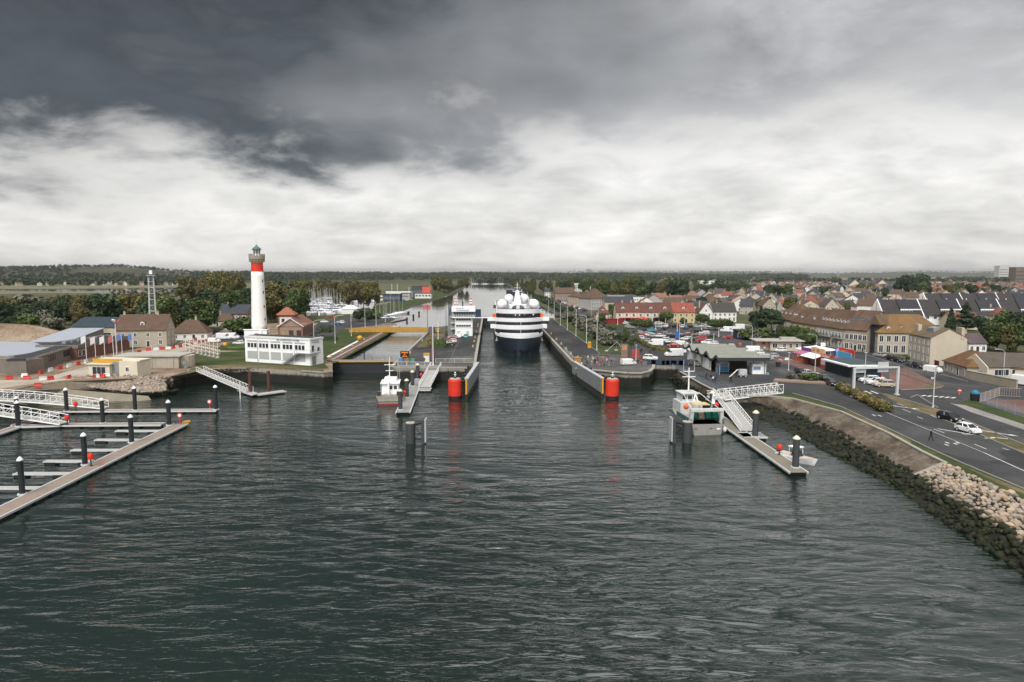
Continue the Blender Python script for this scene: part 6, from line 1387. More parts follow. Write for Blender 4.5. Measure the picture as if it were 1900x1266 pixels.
# square: brasserie, yellow house, white houses
t = row_house('brasserie', 'long cream brasserie with red-brown roof, shutters and dark awnings on the square', (1143, 599), (1247, 599), 10, 5.7, 4.6, 'cream', (.105, .048, .036), rows=((3.2, 1.6),), cols=8, ww=1.1, door=False, dorms=4, shut=WHS, chims=((.13, .5), (.29, .5), (.52, .5)))
W = (G(1247, 599)-G(1143, 599)).length
for i in range(7): put('shop_window', win_mesh(2.6, 2.0, M('red_frame', (.25, .03, .03), .5, .1), GLASS, 1), t, (2.8+i*3.6, 0, .4))
b = MB(); b.box(2, 13, -1.6, 0, 2.5, 2.7); b.build('awning', REDP, t); b = MB(); b.box(20, 27, -1.8, 0, 2.3, 2.9); b.build('awning', DARK, t)
for x0, x1 in ((5, 13), (21, 27)): b = MB(); b.box(x0, x1, -.25, -.1, 5.35, 5.5); b.build('neon_line', mat_emit('red_neon', (1, .12, .1), .9), t)
row_house('yellow_stone_house', 'yellow stone house with bright red roof joined to the brasserie', (1247.8, 599), (1289, 599), 10, 5.6, 4.6, 'yellow', (.22, .066, .044), rows=((.6, 1.6), (3.2, 1.5)), cols=4, dorms=1, chims=((.5, .5),), cat='house')
row_house('white_gable_house', 'white gabled house with a twin window right of the yellow stone house', (1297, 598), (1322, 598), 11, 5.4, 4.6, 'white', CR['brown'], 'gablefront', rows=((.6, 1.9), (3.2, 1.4)), cols=2, cat='house')
row_house('white_corner_house', 'white house with dark roof and steep white gable at the end of the square', (1323, 598), (1366, 598), 10, 5.6, 4.4, 'white', CR['dark'], rows=((.6, 1.9), (3.3, 1.3)), cols=5, side='lr', chims=((.25, .5),), cat='house')
row_house('back_gable_house', 'cream house wedged behind the white gable', (1288, 588), (1312, 588), 9, 6.5, 2.8, (.55, .52, .42), CR['slate'], rows=((4.2, 1.2),), cols=2, cat='house')
row_house('beige_block', 'beige windowless block with slate roof behind the brasserie', (1122, 586), (1176, 586), 12, 8.4, 3.2, (.47, .38, .28), CR['slate'], rows=(), cols=0, chims=((.15, .5),))
row_house('brown_hip_lodge', 'small lodge with brown hipped roof and white dormer left of the brasserie', (1106, 594), (1132, 594), 9, 3.4, 4.4, 'cream', (.11, .05, .04), 'hip', cat='house', rows=((.8, 1.3),), cols=4, dorms=1, chims=())
row_house('large_villa', 'large villa with sweeping brown roof and balcony beyond the beige block', (1096, 576), (1131, 575), 16, 8.2, 7.0, 'grey', CR['brown'], 'hip', rows=((.8, 1.6), (3.6, 1.6), (6, 1.2)), cols=7, chims=((.3, .5),))
row_house('balcony_flats', 'pink flats with stacked balconies along the canal road', (1054, 568), (1079, 572), 12, 8.0, 2.0, 'pink', CR['brown'], rows=((.8, 1.6), (3.5, 1.5), (6.0, 1.3)), cols=5)
row_house('long_warehouse', 'long brown-roofed warehouse beside the canal road', (1030, 558), (1066, 558), 18, 7, 5.0, (.24, .18, .15), CR['brown'], rows=((1, 1.5),), cols=6)
row_house('white_roadside_house', 'small white house at the far end of the canal road', (1011, 552), (1021, 552), 9, 6, 3.6, 'white', CR['slate'], rows=((1, 1.4), (3.6, 1.2)), cols=3, cat='house')
row_house('white_slab_block', 'long white slab block with regular windows before the wood', (1060, 541), (1104, 541), 14, 12, .5, 'white', CR['dark'], 'flat', rows=((1, 1.8), (4, 1.8), (7, 1.8)), cols=12, chims=(), door=False)
row_house('long_white_hall', 'long low white hall with flat roof behind the beige block', (1128, 566), (1180, 566), 16, 8, .5, (.55, .53, .47), CR['dark'], 'flat', rows=((5, 1.6),), cols=8, chims=(), door=False)
row_house('white_stepped_hall', 'white stepped hall with strip windows before the poplars', (1166, 570), (1195, 570), 14, 8, .5, 'white', CR['dark'], 'flat', rows=((2, 1.6), (5, 1.2)), cols=6, chims=(), door=False)
# lodge and blue box at the fair ground
p = G(1429, 651); t = thing('flat_lodge', 'low cream lodge with wide flat roof behind the fairground stalls', 'building', p, R(-6))
b = MB(); b.box(0, 10, 0, 7, -.3, 3.2); b.box(-4.2, 0, 1.5, 7, -.3, 3.2); b.build('wall', FAC, t).color = (.52, .42, .33, 1)
b = MB(); b.box(-5.2, 11, -1.0, 7.8, 3.2, 3.5); b.box(4, 9, 2, 5, 3.5, 4.3); b.build('roof', CONC, t)
for x, w_ in ((1.5, 1.5), (4.6, .9), (6.6, .9), (8.6, .9)): window(t, x, 0, 1.0, w_, 1.5)
b = MB(); b.box(-2.4, -1.2, 1.40, 1.5, 1.9, 2.8); b.build('red_sign', REDP, t)
row_house('blue_container_office', 'dark blue glazed office box behind the car park', (1369, 630), (1389, 630), 6, 3.3, .3, (.03, .045, .09), CR['dark'], 'flat', rows=((.9, 1.5),), cols=4, chims=(), door=False)
# market hall with its wave roof
p = L(0, 0); x0, x1, y0, y1 = 53.2, 64.8, 172.5, 208; t = thing('market_hall', 'open fish market hall under a wavy grey roof', 'market hall', (x0, y0, 0)); W = x1-x0; Ln = y1-y0; nseg = 64
zr = lambda s: 4.05+.72*math.sin(2*math.pi*s/8.9+.6)+.16*math.sin(4*math.pi*s/8.9)
WR = M('wave_roof_sheet', (.20, .20, .17), .7, .22, .3, streak=.25)
for k in range(16):
    b = MB(); s0, s1 = Ln*k/16, Ln*(k+1)/16-.06; b.loft([[(-.9, s, zr(s)), (W+.9, s, zr(s)), (W+.9, s, zr(s)+.14), (-.9, s, zr(s)+.14)] for s in np.linspace(s0, s1, 5)]); b.build('roof_sheet', WR, t)
b = MB(); b.loft([[(-1.0, s, zr(s)-.45), (-.8, s, zr(s)-.45), (-.8, s, zr(s)+.2), (-1.0, s, zr(s)+.2)] for s in np.linspace(0, Ln, 50)]); b.build('edge_beam', DARK, t)
b = MB(); b.box(-1, W+1, -.15, .1, zr(0)-.7, zr(0)+.1); b.build('end_beam', DARK, t)
for i in range(5):
    for s in (0, 1): b = MB(); b.box(s*W-.12, s*W+.12, 1+i*8.2-.12, 1+i*8.2+.12, 0, 3.5); b.build('column', GREY, t)
for i, (ya, yb, m_) in enumerate(((8.5, 16.5, WHITE), (18, 24, OFFW), (25, 33, WHITE))):
    for k in range(4): b = MB(); f = (yb-ya)/4; b.box(-.06, .06, ya+k*f+.04, ya+(k+1)*f-.04, .05, 2.9); b.build('side_panel', m_, t)
b = MB(); b.box(1.5, W-1.5, 10, 30, 0, 2.6); b.build('stall_block', M('stall_dark', (.05, .045, .04), .8, .3), t)
p = G(1341, 690); t = thing('blue_fish_kiosk', 'blue and white kiosk with pointed roof at the end of the market hall', 'kiosk', (p.x-1.4, p.y, 0), R(-4))
b = MB(); b.box(0, 3.0, 0, 2.4, 0, 2.4); b.build('wall', OFFW, t); b = MB(); b.box(.1, 2.9, -.06, 0, .1, 1.5); b.build('blue_panel', M('sea_blue', (.03, .22, .42), .5, .12), t); b = MB(); b.loft([[(-.2, -.2, 2.4), (3.2, -.2, 2.4), (3.2, 2.6, 2.4), (-.2, 2.6, 2.4)], [(1.3, 1.1, 3.5), (1.7, 1.1, 3.5), (1.7, 1.4, 3.5), (1.3, 1.4, 3.5)]]); b.build('roof', LGREY, t)
b = MB(); b.box(.3, 2.7, -.1, -.06, 1.6, 2.2); b.build('hatch', GREY, t)
p = G(1396, 695.5); t = thing('white_sales_cabin', 'white sales cabin with a blue window in front of the market hall', 'cabin', p, R(-3)); b = MB(); b.box(0, 3.4, 0, 3.0, .15, 2.6); b.build('wall', WHITE, t); b = MB(); b.box(-.1, 3.5, -.1, 3.1, 2.6, 2.75); b.build('roof', WHITE, t); window(t, 1.1, 0, 1.3, 1.7, .8, 'f', LGREY, M('blue_picture', (.10, .22, .36), .4, .4, 2.0), 2)
b = MB(); b.box(3.5, 4.2, -.2, 1, 0, .5); b.build('crate', M('teal_crate', (.10, .30, .28)), t)
p = G(1372, 700); t = thing('covered_trailer', 'small trailer with grey cover and tilted white ramp', 'trailer', p, R(0)); b = MB(); b.box(0, 1.9, 0, 1.2, .5, 1.9); b.build('cover', LGREY, t); b = MB(); b.box(-.1, 2.0, -.1, 1.3, .35, .5); b.build('chassis', GREY, t)
for x in (.3, 1.5): o = put('wheel', WCACHE['wheel'], t, (x, -.1, .32)); o.rotation_euler = (math.pi/2, 0, 0)
b = MB(); b.bar((-2.7, -.6, .1), (-.4, .3, 1.9), .3, .12); b.build('ramp', OFFW, t)
# fairground stalls
def stall(name, label, a, c, D, H, parts):
    p, rz, W = fr(a, c); t = thing(name, label, 'stall', p, rz, 'fairground stalls'); parts(t, W, D, H); return t
def st_pink(t, W, D, H):
    b = MB(); b.box(0, W, 2, D, 0, H); b.build('back_wall', M('stall_grey', (.12, .12, .14)), t); b = MB(); b.loft([[(-.2, -.6, H-.3), (-.2, 2.2, H+.3), (-.2, 2.2, H+.4), (-.2, -.6, H-.2)], [(W+.2, -.6, H-.3), (W+.2, 2.2, H+.3), (W+.2, 2.2, H+.4), (W+.2, -.6, H-.2)]]); b.build('awning', M('pink_awning', (.42, .12, .22), .7, .2), t)
    for i in range(5): b = MB(); b.box(W*i/4-.07, W*i/4+.07, -.3, -.16, 0, H-.3); b.build('post', ORNG, t)
    b = MB(); b.box(.2, W-.2, 0, 1.0, 0, 1.1); b.build('counter', M('counter_red', (.35, .10, .06)), t)
    b = MB(); b.box(0, W, 2.2, 2.4, H+.4, H+1.4); b.build('sign', M('violet_sign', (.14, .06, .22), .5, .3, 2), t)
def st_waffle(t, W, D, H):
    b = MB(); b.box(0, W, 1, D, 0, H); b.build('body', M('stall_orange', (.40, .12, .05), .6, .3, 1.5), t); b = MB(); b.loft([[(-.6, -2.0, H-.4), (-.6, 1.0, H+.5), (-.6, 1.0, H+.6), (-.6, -2.0, H-.3)], [(W+.2, -2.0, H-.4), (W+.2, 1.0, H+.5), (W+.2, 1.0, H+.6), (W+.2, -2.0, H-.3)]]); b.build('awning', TARP, t)
    b = MB(); b.box(0, W, 1.2, 1.5, H+.7, H+2.2); b.build('sign', M('sand_sign', (.60, .38, .18), .5, .35, 2.5), t); text('GAUFRES', t, (.4, 1.17, H+1.1), 1.0, M('brown_lettering', (.25, .08, .02)))
def st_red(t, W, D, H):
    b = MB(); b.box(0, W, 0, D, 0, H); b.build('body', M('stall_red', (.45, .035, .05), .5, .3, 1.2), t); b = MB(); b.box(.3, W-1.0, -.07, 0, .9, 2.6); b.build('shutter', LGREY, t); b = MB(); b.box(0, W, -.1, .1, H, H+1.0); b.build('sign', REDP, t); text('CHURROS', t, (.3, -.12, H+.15), .95, WHITE)
    b = MB(); b.box(.2, W-.2, D-.2, D, H, H+1.7); b.build('blue_sign', M('sky_blue_sign', (.05, .35, .58), .5, .2, 1.5), t)
stall('pink_game_stall', 'fairground stall with pink awning and orange posts at the far end', (1473, 669), (1494, 674), 5, 2.7, st_pink)
stall('waffle_stall', 'sand-coloured waffle stall with white awning in the middle of the stalls', (1497, 675), (1521, 681.5), 5, 2.7, st_waffle)
stall('churros_stall', 'red churros stall with grey shutter beside the dark hall', (1522, 682), (1547, 688.5), 5, 2.9, st_red)
p = G(1512, 667); t = thing('canopy_tent', 'wide white canopy tent over the fairground rides', 'tent', p); b = MB(); b.lathe([(5.6, 3.0), (5.7, 3.15), (3.5, 3.6), (1.2, 4.0), (.1, 4.3)], 12); b.build('canvas', TARP, t)
for i in range(6): a = 6.283*i/6; b = MB(); b.cyl(5.2*math.cos(a), 5.2*math.sin(a), 0, 3.1, .08, n=6); b.build('pole', OFFW, t)
for i, (x, y, c) in enumerate(((1493, 668, (.45, .03, .05)), (1530, 668, (.05, .32, .55)), (1553, 668, (.12, .25, .5)), (1556, 664, (.5, .02, .06)))):
    b = MB(); b.lathe([(1.2, 0), (1.3, .8), (.9, 1.0), (.8, 2.6), (.2, 3.4)], 10); o = b.build('fair_ride', PAINT, None, G(x, y)); o.color = (*c, 1); tag(o, ['red', 'light blue', 'dark blue', 'crimson'][i]+' children\'s ride behind the fairground stalls', 'ride', 'fairground rides')
t = thing('red_banner', 'long red banner with white letters over the dark hall roof', 'banner', G(1558, 678)); a, c = G(1556, 678), G(1584, 684); t.location = a; d = c-a; t.rotation_euler = (0, 0, math.atan2(d.y, d.x))
b = MB(); b.box(0, d.length, -.06, .06, 3.6, 5.0); b.build('cloth', REDP, t); text('MANEGE', t, (.3, -.09, 3.9), 1.0, M('salmon', (.65, .30, .22))); b = MB(); b.box(.1, .25, 0, .2, 0, 5); b.box(d.length-.25, d.length-.1, 0, .2, 0, 5); b.build('posts', GREY, t)
# dark hall with white awning
t = thing('dark_hall', 'dark blue-green hall with a wide white awning beside the road', 'building', (84.2, 168.3, 0), R(2))
b = MB(); b.box(0, 7.8, 0, 12.8, -.2, 3.2); b.build('wall', M('petrol_panel', (.012, .03, .036), .5, .2), t); b = MB(); b.box(-.1, 7.9, -.1, 12.9, 3.2, 3.4); b.build('roof', M('petrol_roof', (.05, .07, .08), .7, .15), t)
b = MB(); b.box(-1.3, -.12, -1.3, 12.6, 2.95, 3.3); b.box(-.1, 7.9, -1.3, -.15, 2.96, 3.31); b.build('awning', TARP, t)
for i in range(6): b = MB(); b.box(-.05, 0, .4+i*2.1, .5+i*2.1, 0, 3.0); b.build('mullion', DARK, t)
# ---------------------------------------------------------------- vehicles
CP = 'cars in the harbour car park'
for k, x, y, h, c, lb in [
 ('hatch', 1187, 630, 150, 'white', 'small white hatchback at the far corner of the hedge in the car park'), ('hatch', 1198, 635, 150, 'silver', 'silver hatchback beside the car park hedge bend'), ('van', 1216, 641.5, 165, 'white', 'white camper van parked along the car park hedge'),
 ('suv', 1232, 634, 160, 'white', 'white crossover nose-in behind the dark green car'), ('sedan', 1238, 639, 165, 'darkgreen', 'dark green saloon between white and red cars'), ('hatch', 1250, 636.5, -30, 'white', 'white hatchback above the red car in the car park'),
 ('sedan', 1250, 644, 170, 'red', 'bright red car near the big white van in the car park'), ('smallvan', 1266, 642, -20, 'white', 'white small van right of the bright red car'), ('estate', 1273, 631, 175, 'white', 'white estate car beside the blue banner'),
 ('sedan', 1288, 632, 170, 'black', 'black car between white estate and red cars'), ('suv', 1302, 629, 175, 'red', 'red crossover in the back line beyond the market roof'), ('hatch', 1300, 634.5, 170, 'red', 'dark-sided red hatchback before the red crossover'),
 ('suv', 1312, 638.5, 170, 'white', 'white crossover directly behind the market roof'), ('hatch', 1323, 640.5, 170, 'white', 'white hatchback at the right end behind the market roof'), ('hatch', 1350, 629, 180, 'red', 'red hatchback alone beside the low wall near the blue office'),
 ('hatch', 1189, 619, 20, 'silver', 'silver car at the left end of the middle parking line'), ('estate', 1203, 621, 20, 'silver', 'second silver car of the middle parking line'), ('sedan', 1210, 615, 0, 'teal', 'turquoise car beside the clipped trees'), ('hatch', 1231, 613, 200, 'black', 'black hatchback right of the turquoise car'),
 ('sedan', 1223, 623, 10, 'red', 'rust-red car in the middle parking line'), ('estate', 1237, 622, 20, 'silver', 'silver estate at the right end of the middle parking line'), ('hatch', 1273, 611, 60, 'blue', 'blue car parked nose away before the yellow house'), ('suv', 1292, 617, 160, 'black', 'black crossover under the square lamp posts'),
 ('estate', 1307, 620, 165, 'silver', 'silver estate right of the black crossover'), ('sedan', 1275, 623, 175, 'silver', 'pale saloon above the blue banner'), ('hatch', 1310, 611.5, 90, 'silver', 'silver hatchback nose-on below the white gable house'),
 ('hatch', 1201, 602, 0, 'white', 'white car in front of the brasserie, left'), ('sedan', 1210, 602, 0, 'silver', 'silver car in front of the brasserie, middle'), ('hatch', 1224, 602, 0, 'cream', 'cream car in front of the brasserie, right'), ('hatch', 1241, 606, 60, 'black', 'black car below the brasserie tree'),
 ('van', 1168, 609, 120, 'silver', 'pale van left of the clipped trees'), ('hatch', 1163, 602, 10, 'white', 'white hatchback by the brasserie terrace'), ('van', 1348, 616, 160, 'white', 'white motorhome beside the blue office, left'), ('van', 1362, 617, 160, 'white', 'white motorhome beside the blue office, right'), ('van', 1370, 611, 160, 'white', 'white motorhome behind the other two'),
 ('hatch', 1177, 616, 140, 'grey', 'grey hatchback at the hedge corner by the road')]: car(k, x, y, h, c, lb, CP)
RD = 'vehicles on the harbour roads'
for k, x, y, h, c, lb in [
 ('van', 1250, 661.5, 187, 'white', 'big white panel van on the road left of the market hall'), ('suv', 1207, 668, -20, 'white', 'white crossover behind the blue barrier boards'), ('smallvan', 1166, 677.5, 15, 'white', 'white small van with dark rear parked among the crowd'), ('suv', 1288, 678.5, -75, 'grey', 'dark grey car beside the white market panels'),
 ('estate', 1486, 694, -88, 'black', 'black estate at the head of the queue by the round bush'), ('hatch', 1499, 697, -90, 'silver', 'silver hatchback second in the queue by the round bush'), ('sedan', 1515, 703, -92, 'silver', 'pale silver car right behind the round bush'), ('suv', 1531, 709, -92, 'black', 'black crossover fourth in the roadside queue'), ('hatch', 1543, 715, -94, 'black', 'black hatchback last in the roadside queue'),
 ('hatch', 1598, 706, 5, 'black', 'black car half hidden by the gantry sign post'), ('suv', 1613, 709.5, 172, 'white', 'white crossover parked in front of the dark hall'), ('suv', 1627, 714, 172, 'white', 'white car between white crossover and beige car'), ('suv', 1640, 718, 172, 'beige', 'beige two-tone car under the gantry sign'),
 ('sedan', 1632, 662, 100, 'silver', 'silver car passing the glass entrance'), ('sedan', 1654, 668, -88, 'black', 'black car in the kerb line before the stone house'), ('hatch', 1666, 671.5, -88, 'black', 'second black car in the kerb line before the stone house'), ('hatch', 1690, 679, -90, 'grey', 'dark grey hatchback at the foot of the stone house'), ('hatch', 1704, 682.5, -90, 'purple', 'dark purple hatchback at the corner of the stone house'),
 ('smallvan', 1731, 691.5, -60, 'white', 'white small van before the brown-red gate'), ('estate', 1762, 780, -82, 'black', 'black estate car driving on the main road'), ('hatch', 1796, 802, -78, 'white', 'white hatchback driving behind the black estate'), ('van', 1905, 716, -60, 'white', 'white van cut by the right edge behind the wall'),
 ('smallvan', 1421, 668, -15, 'silver', 'grey pickup at the right end of the market hall'), ('van', 1392, 656, 170, 'white', 'white minibus behind the market hall'), ('hatch', 1406, 658, 170, 'white', 'white car right behind the market hall'), ('hatch', 1432, 664, 170, 'silver', 'silver car nearest the zebra crossing by the market'), ('smallvan', 1357, 648, 80, 'cream', 'cream vehicle behind the far market roof corner'),
 ('hatch', 1448, 653, 180, 'white', 'white car before the flat lodge'), ('van', 1275, 655.5, 178, 'white', 'white box van against the far market panels')]: car(k, x, y, h, c, lb, RD)
LFG = 'vehicles on the left bank and pier'
for k, x, y, h, c, lb in [('van', 416, 629.5, -5, 'white', 'large white van in the lighthouse car park'), ('van', 431, 629, 5, 'white', 'second white van behind the large one by the lighthouse'), ('smallvan', 398, 636, -5, 'white', 'white small van left in the lighthouse car park'), ('hatch', 443, 639, 185, 'white', 'white hatchback beside the round hedge'),
 ('smallvan', 852, 627, -88, 'white', 'white van parked at the control building door'), ('hatch', 864.5, 627, -88, 'teal', 'pale teal car at the control building wall'), ('hatch', 840, 628.5, 180, 'silver', 'silver car farthest in the pier parking line'), ('hatch', 837, 632, 180, 'red', 'red car on the pier beside the bush'), ('hatch', 838, 636, 180, 'white', 'white car on the pier beside the bush'), ('sedan', 832, 641, 180, 'black', 'black car nearest in the pier parking line'),
 ('hatch', 602, 599, 10, 'white', 'white car right of the boathouse roof'), ('estate', 624, 603.5, 170, 'blue', 'blue car by the yellow bridge end'), ('suv', 632, 600.5, 170, 'white', 'white car by the yellow bridge end'), ('hatch', 615, 590, 5, 'red', 'dark red car on the canal road'), ('hatch', 658, 588, 20, 'silver', 'silver car beside the brown bush'), ('hatch', 755, 558, 20, 'white', 'white car on the far canal bank'), ('hatch', 762, 557, 20, 'silver', 'silver car on the far canal bank'), ('hatch', 746, 562, 20, 'blue', 'blue car on the far canal bank')]: car(k, x, y, h, c, lb, LFG)
q = random.Random(9)
for i in range(15):
    x = 1022+i*4.6; y = 553.5+i*1.75; c = q.choice(['white', 'silver', 'black', 'grey', 'red', 'white']); car(q.choice(['hatch', 'suv', 'sedan']), x, y, q.choice([60, 240]), c, nth(i+1)+' car from the far end of the canal road parking line', 'cars parked along the canal road')
for i in range(26):
    x, y = 1182+(i % 13)*11+q.uniform(-2, 2), (607.5, 625)[i//13]+q.uniform(-.8, .8); c = q.choice(['white', 'silver', 'black', 'grey', 'red', 'blue', 'white', 'silver']); car(q.choice(['hatch', 'suv', 'sedan', 'hatch']), x, y, q.choice([0, 180, 10]), c, '%s car, %s from left in the %s line of the car park' % (c, nth(i % 13+1), ('back', 'middle')[i//13]), CP)
for c in CARS.values(): remove_tree(c)
# ---------------------------------------------------------------- people
q = random.Random(4); tops = list(TOPM); crowd = 'crowd watching on the quay'
CR_ = [(1062, 676), (1066, 678), (1070, 680), (1073, 675), (1076, 679), (1079, 682), (1083, 678), (1086, 674), (1089, 677), (1092, 681), (1095, 675), (1098, 679), (1101, 673), (1104, 677), (1107, 682), (1110, 676), (1113, 680), (1117, 677), (1121, 680), (1126, 676), (1130, 681), (1134, 677), (1140, 676), (1146, 678), (1151, 675), (1080, 671), (1091, 670), (1099, 669), (1072, 670), (1109, 670), (1119, 671), (1128, 670)]
for i, (x, y) in enumerate(sorted(CR_)):
    tp = q.choice(tops); person(x, y, tp, q.choice(['black', 'navy', 'grey', 'beige']), 'person in a '+tp+' top in the quay crowd, '+nth(i+1)+' from the guide wall', crowd, q.choice(['stand', 'stand', 'lean', 'walk']))
for x, y, tp, lg, ps, rz, lb in [(1184, 676.5, 'black', 'black', 'walk', 0, 'person in black between the small van and red-topped walker'), (1190, 678, 'red', 'black', 'walk', 0, 'person in red beside the blue barrier boards'), (1188, 656, 'black', 'navy', 'walk', 0, 'left of two dark-clothed walkers on the market road'), (1190.5, 655, 'black', 'black', 'walk', 30, 'right of two dark-clothed walkers on the market road'),
  (1206.5, 655, 'grey', 'black', 'walk', 60, 'lone grey-clothed walker near the hedge end'), (1064.5, 633, 'red', 'black', 'walk', 180, 'person in red walking alone on the lock quay road'), (1134, 634, 'black', 'black', 'stand', 0, 'person in black standing by the young trees'), (1138, 636, 'pink', 'navy', 'walk', 0, 'person in pink on the canal footpath'), (1141, 633, 'pink', 'black', 'walk', 40, 'second pink-topped person on the canal footpath'), (1150, 637, 'blue', 'black', 'walk', 90, 'person in blue behind the pink-topped pair'),
  (1310.5, 703, 'navy', 'navy', 'lean', 200, 'tall person in navy leaning on the bank railing'), (1318.5, 707, 'black', 'grey', 'stand', 200, 'person in black at the bank railing'), (1323, 710, 'white', 'navy', 'lean', 200, 'person in a white top at the bank railing'), (1327, 712, 'navy', 'navy', 'stand', 170, 'crouched-looking person in navy at the railing end'), (1329.5, 701, 'blue', 'navy', 'stand', 10, 'person in blue walking beside the blue kiosk road'), (1329, 695, 'green', 'black', 'stand', 10, 'person in green at the blue fish kiosk'),
  (1356, 711, 'black', 'black', 'walk', 20, 'person in black walking alone past the trailer'), (1305.5, 678, 'grey', 'grey', 'walk', 0, 'grey-clothed person passing the white market panels'), (1727, 818, 'black', 'black', 'walk', 35, 'person in black walking on the grass-edge footway'), (1441, 723, 'white', 'beige', 'stand', 120, 'person in white at the landward end of the footbridge'), (1431, 724, 'beige', 'grey', 'lean', 170, 'person in beige near the footbridge end'),
  (1418.5, 652, 'white', 'navy', 'walk', 0, 'person in white crossing the road by the lodge'), (1600, 655, 'black', 'black', 'stand', 0, 'person in black at the stone building doorway'), (1466, 706.5, 'black', 'black', 'stand', 0, 'person in black beside the flower planter'), (787.5, 674, 'black', 'black', 'stand', 0, 'person in black behind the pier fence'), (1175, 604, 'red', 'black', 'walk', 0, 'person in red on the brasserie terrace'), (1160, 604, 'white', 'navy', 'walk', 0, 'person in white on the brasserie terrace')]:
    person(x, y, tp, lg, lb, 'people about the harbour', ps, rz)
# ---------------------------------------------------------------- lamp posts, signs, fences
def lamp(px, pb, pt, label, group, arm=0.0, m=OFFW, z=0.0, r=.11):
    """street lamp; arm: length of the curved arm, sign gives the side"""
    p = G(px, pb, z); h = zat(pt, p.y)-z; t = thing('lamp_post', label, 'lamp post', p, 0, group)
    b = MB(); b.tube((0, 0, 0), (0, 0, h-(1.0 if arm else 0)), r, 8, 0, r*.6); b.cyl(0, 0, 0, .4, r*1.7, n=8); b.build('pole', m, t)
    if arm:
        b = MB(); pr = (0, 0, h-1.0)
        for i in range(1, 6): a = math.pi/2*i/5; q_ = (arm*(1-math.cos(a)), 0, h-1.0+1.0*math.sin(a)); b.tube(pr, q_, r*.55, 6); pr = q_
        b.build('arm', m, t); b = MB(); s = 1 if arm > 0 else -1; b.box(min(arm, arm+s*.9), max(arm, arm+s*.9), -.16, .16, h-.08, h+.08); b.build('lamp_head', LGREY, t)
    else: b = MB(); b.box(-.35, .35, -.15, .15, h, h+.16); b.build('lamp_head', LGREY, t)
    return t
for i, (x, y, tp, ar) in enumerate([(1028.3, 594, 561, 0), (1039.7, 604.5, 564, 0), (1052.6, 613, 569, 0), (1068.7, 624.5, 575, 0), (1088, 637, 585, -1.8), (1107.4, 650, 582, 0), (1018, 585, 557, 0)]): lamp(x, y, tp, 'tall white lamp post along the lock lawn, base at '+['second farthest', 'third farthest', 'fourth farthest', 'fifth farthest', 'the curved-arm one', 'nearest the crowd', 'farthest'][i], 'lamp posts along the lock lawn', ar)
for i, (x, y, tp) in enumerate([(553.7, 628, 601), (582.4, 630, 594), (622, 637.5, 585), (652, 624, 577), (677.5, 608, 569), (698, 605, 564), (715, 598, 561), (705, 590, 564)]): lamp(x, y, tp, 'white curved-arm lamp on the left bank, '+nth(i+1)+' in the line from the boathouse', 'curved lamps on the left bank', 2.4)
for x, y, tp, lb in [(803.7, 678, 603, 'thick white signal pole at the head of the pier gangway'), (801, 668, 606, 'red and white pole behind the pier gangway'), (813, 630, 597, 'white pole in the pier grass'), (793.5, 609, 566, 'thin dark pole beyond the yellow bridge'), (828, 628, 551, 'thin dark mast left of the control building')]: lamp(x, y, tp, lb, 'poles on the pier', 0, REDP if 'red' in lb else DARK if 'dark' in lb else WHITE, r=.13)
SQ = [(1146, 603, 589), (1216.5, 611, 597), (1227, 611, 598), (1234.6, 606, 592), (1256.5, 615, 600.5), (1270, 607, 593.5), (1286, 606, 594), (1311, 603, 591), (1333.5, 625, 609), (1302, 612, 601), (1179, 601, 591), (1190.5, 601, 591), (1206, 601, 591), (1283.5, 640, 622), (1324, 641, 620), (1358, 628, 608)]
for i, (x, y, tp) in enumerate(sorted(SQ)): lamp(x, y, tp, 'short white post on the square, '+nth(i+1)+' counting from the brasserie terrace', 'white posts on the square', 0, WHITE)
for x, y, tp, ar, lb in [(1861, 706, 648, -1.6, 'curved grey street lamp over the garden wall'), (1731, 757, 685, 0, 'tall pale lamp post on the road island'), (1604, 712, 655, 0, 'grey lamp post behind the gantry sign'), (1512, 690, 645, 0, 'grey pole before the waffle stall'), (1463, 688, 655, 0, 'blue-footed pole at the market crossing'), (1395, 648, 603, -1.6, 'lamp by the pines behind the market hall'), (1447, 640, 612, -1.6, 'lamp beside the green trees at the lodge'), (1515, 648, 620, -2.4, 'lamp above the fairground tent'), (1260.5, 632, 600, 0, 'white flag pole of the blue banner'), (1110, 604, 575, 0, 'thin pole beside the canal road hedge'), (1097, 596, 571, -1.2, 'lamp on the canal road'), (1555, 662, 635, 0, 'grey pole before the balcony hotel'), (1576, 665, 640, 0, 'grey pole before the stone offices'), (1180, 668, 641, 0, 'white pole behind the small van')]: lamp(x, y, tp, lb, 'lamps and poles in the town', ar, GALV)
b = MB(); b.box(-.8, .8, -.06, .06, 1.0, 3.6); tag(b.build('blue_banner', BLUEP, None, G(1261, 632)+Vector((-.9, 0, 0))), 'upright blue banner in the car park', 'banner')
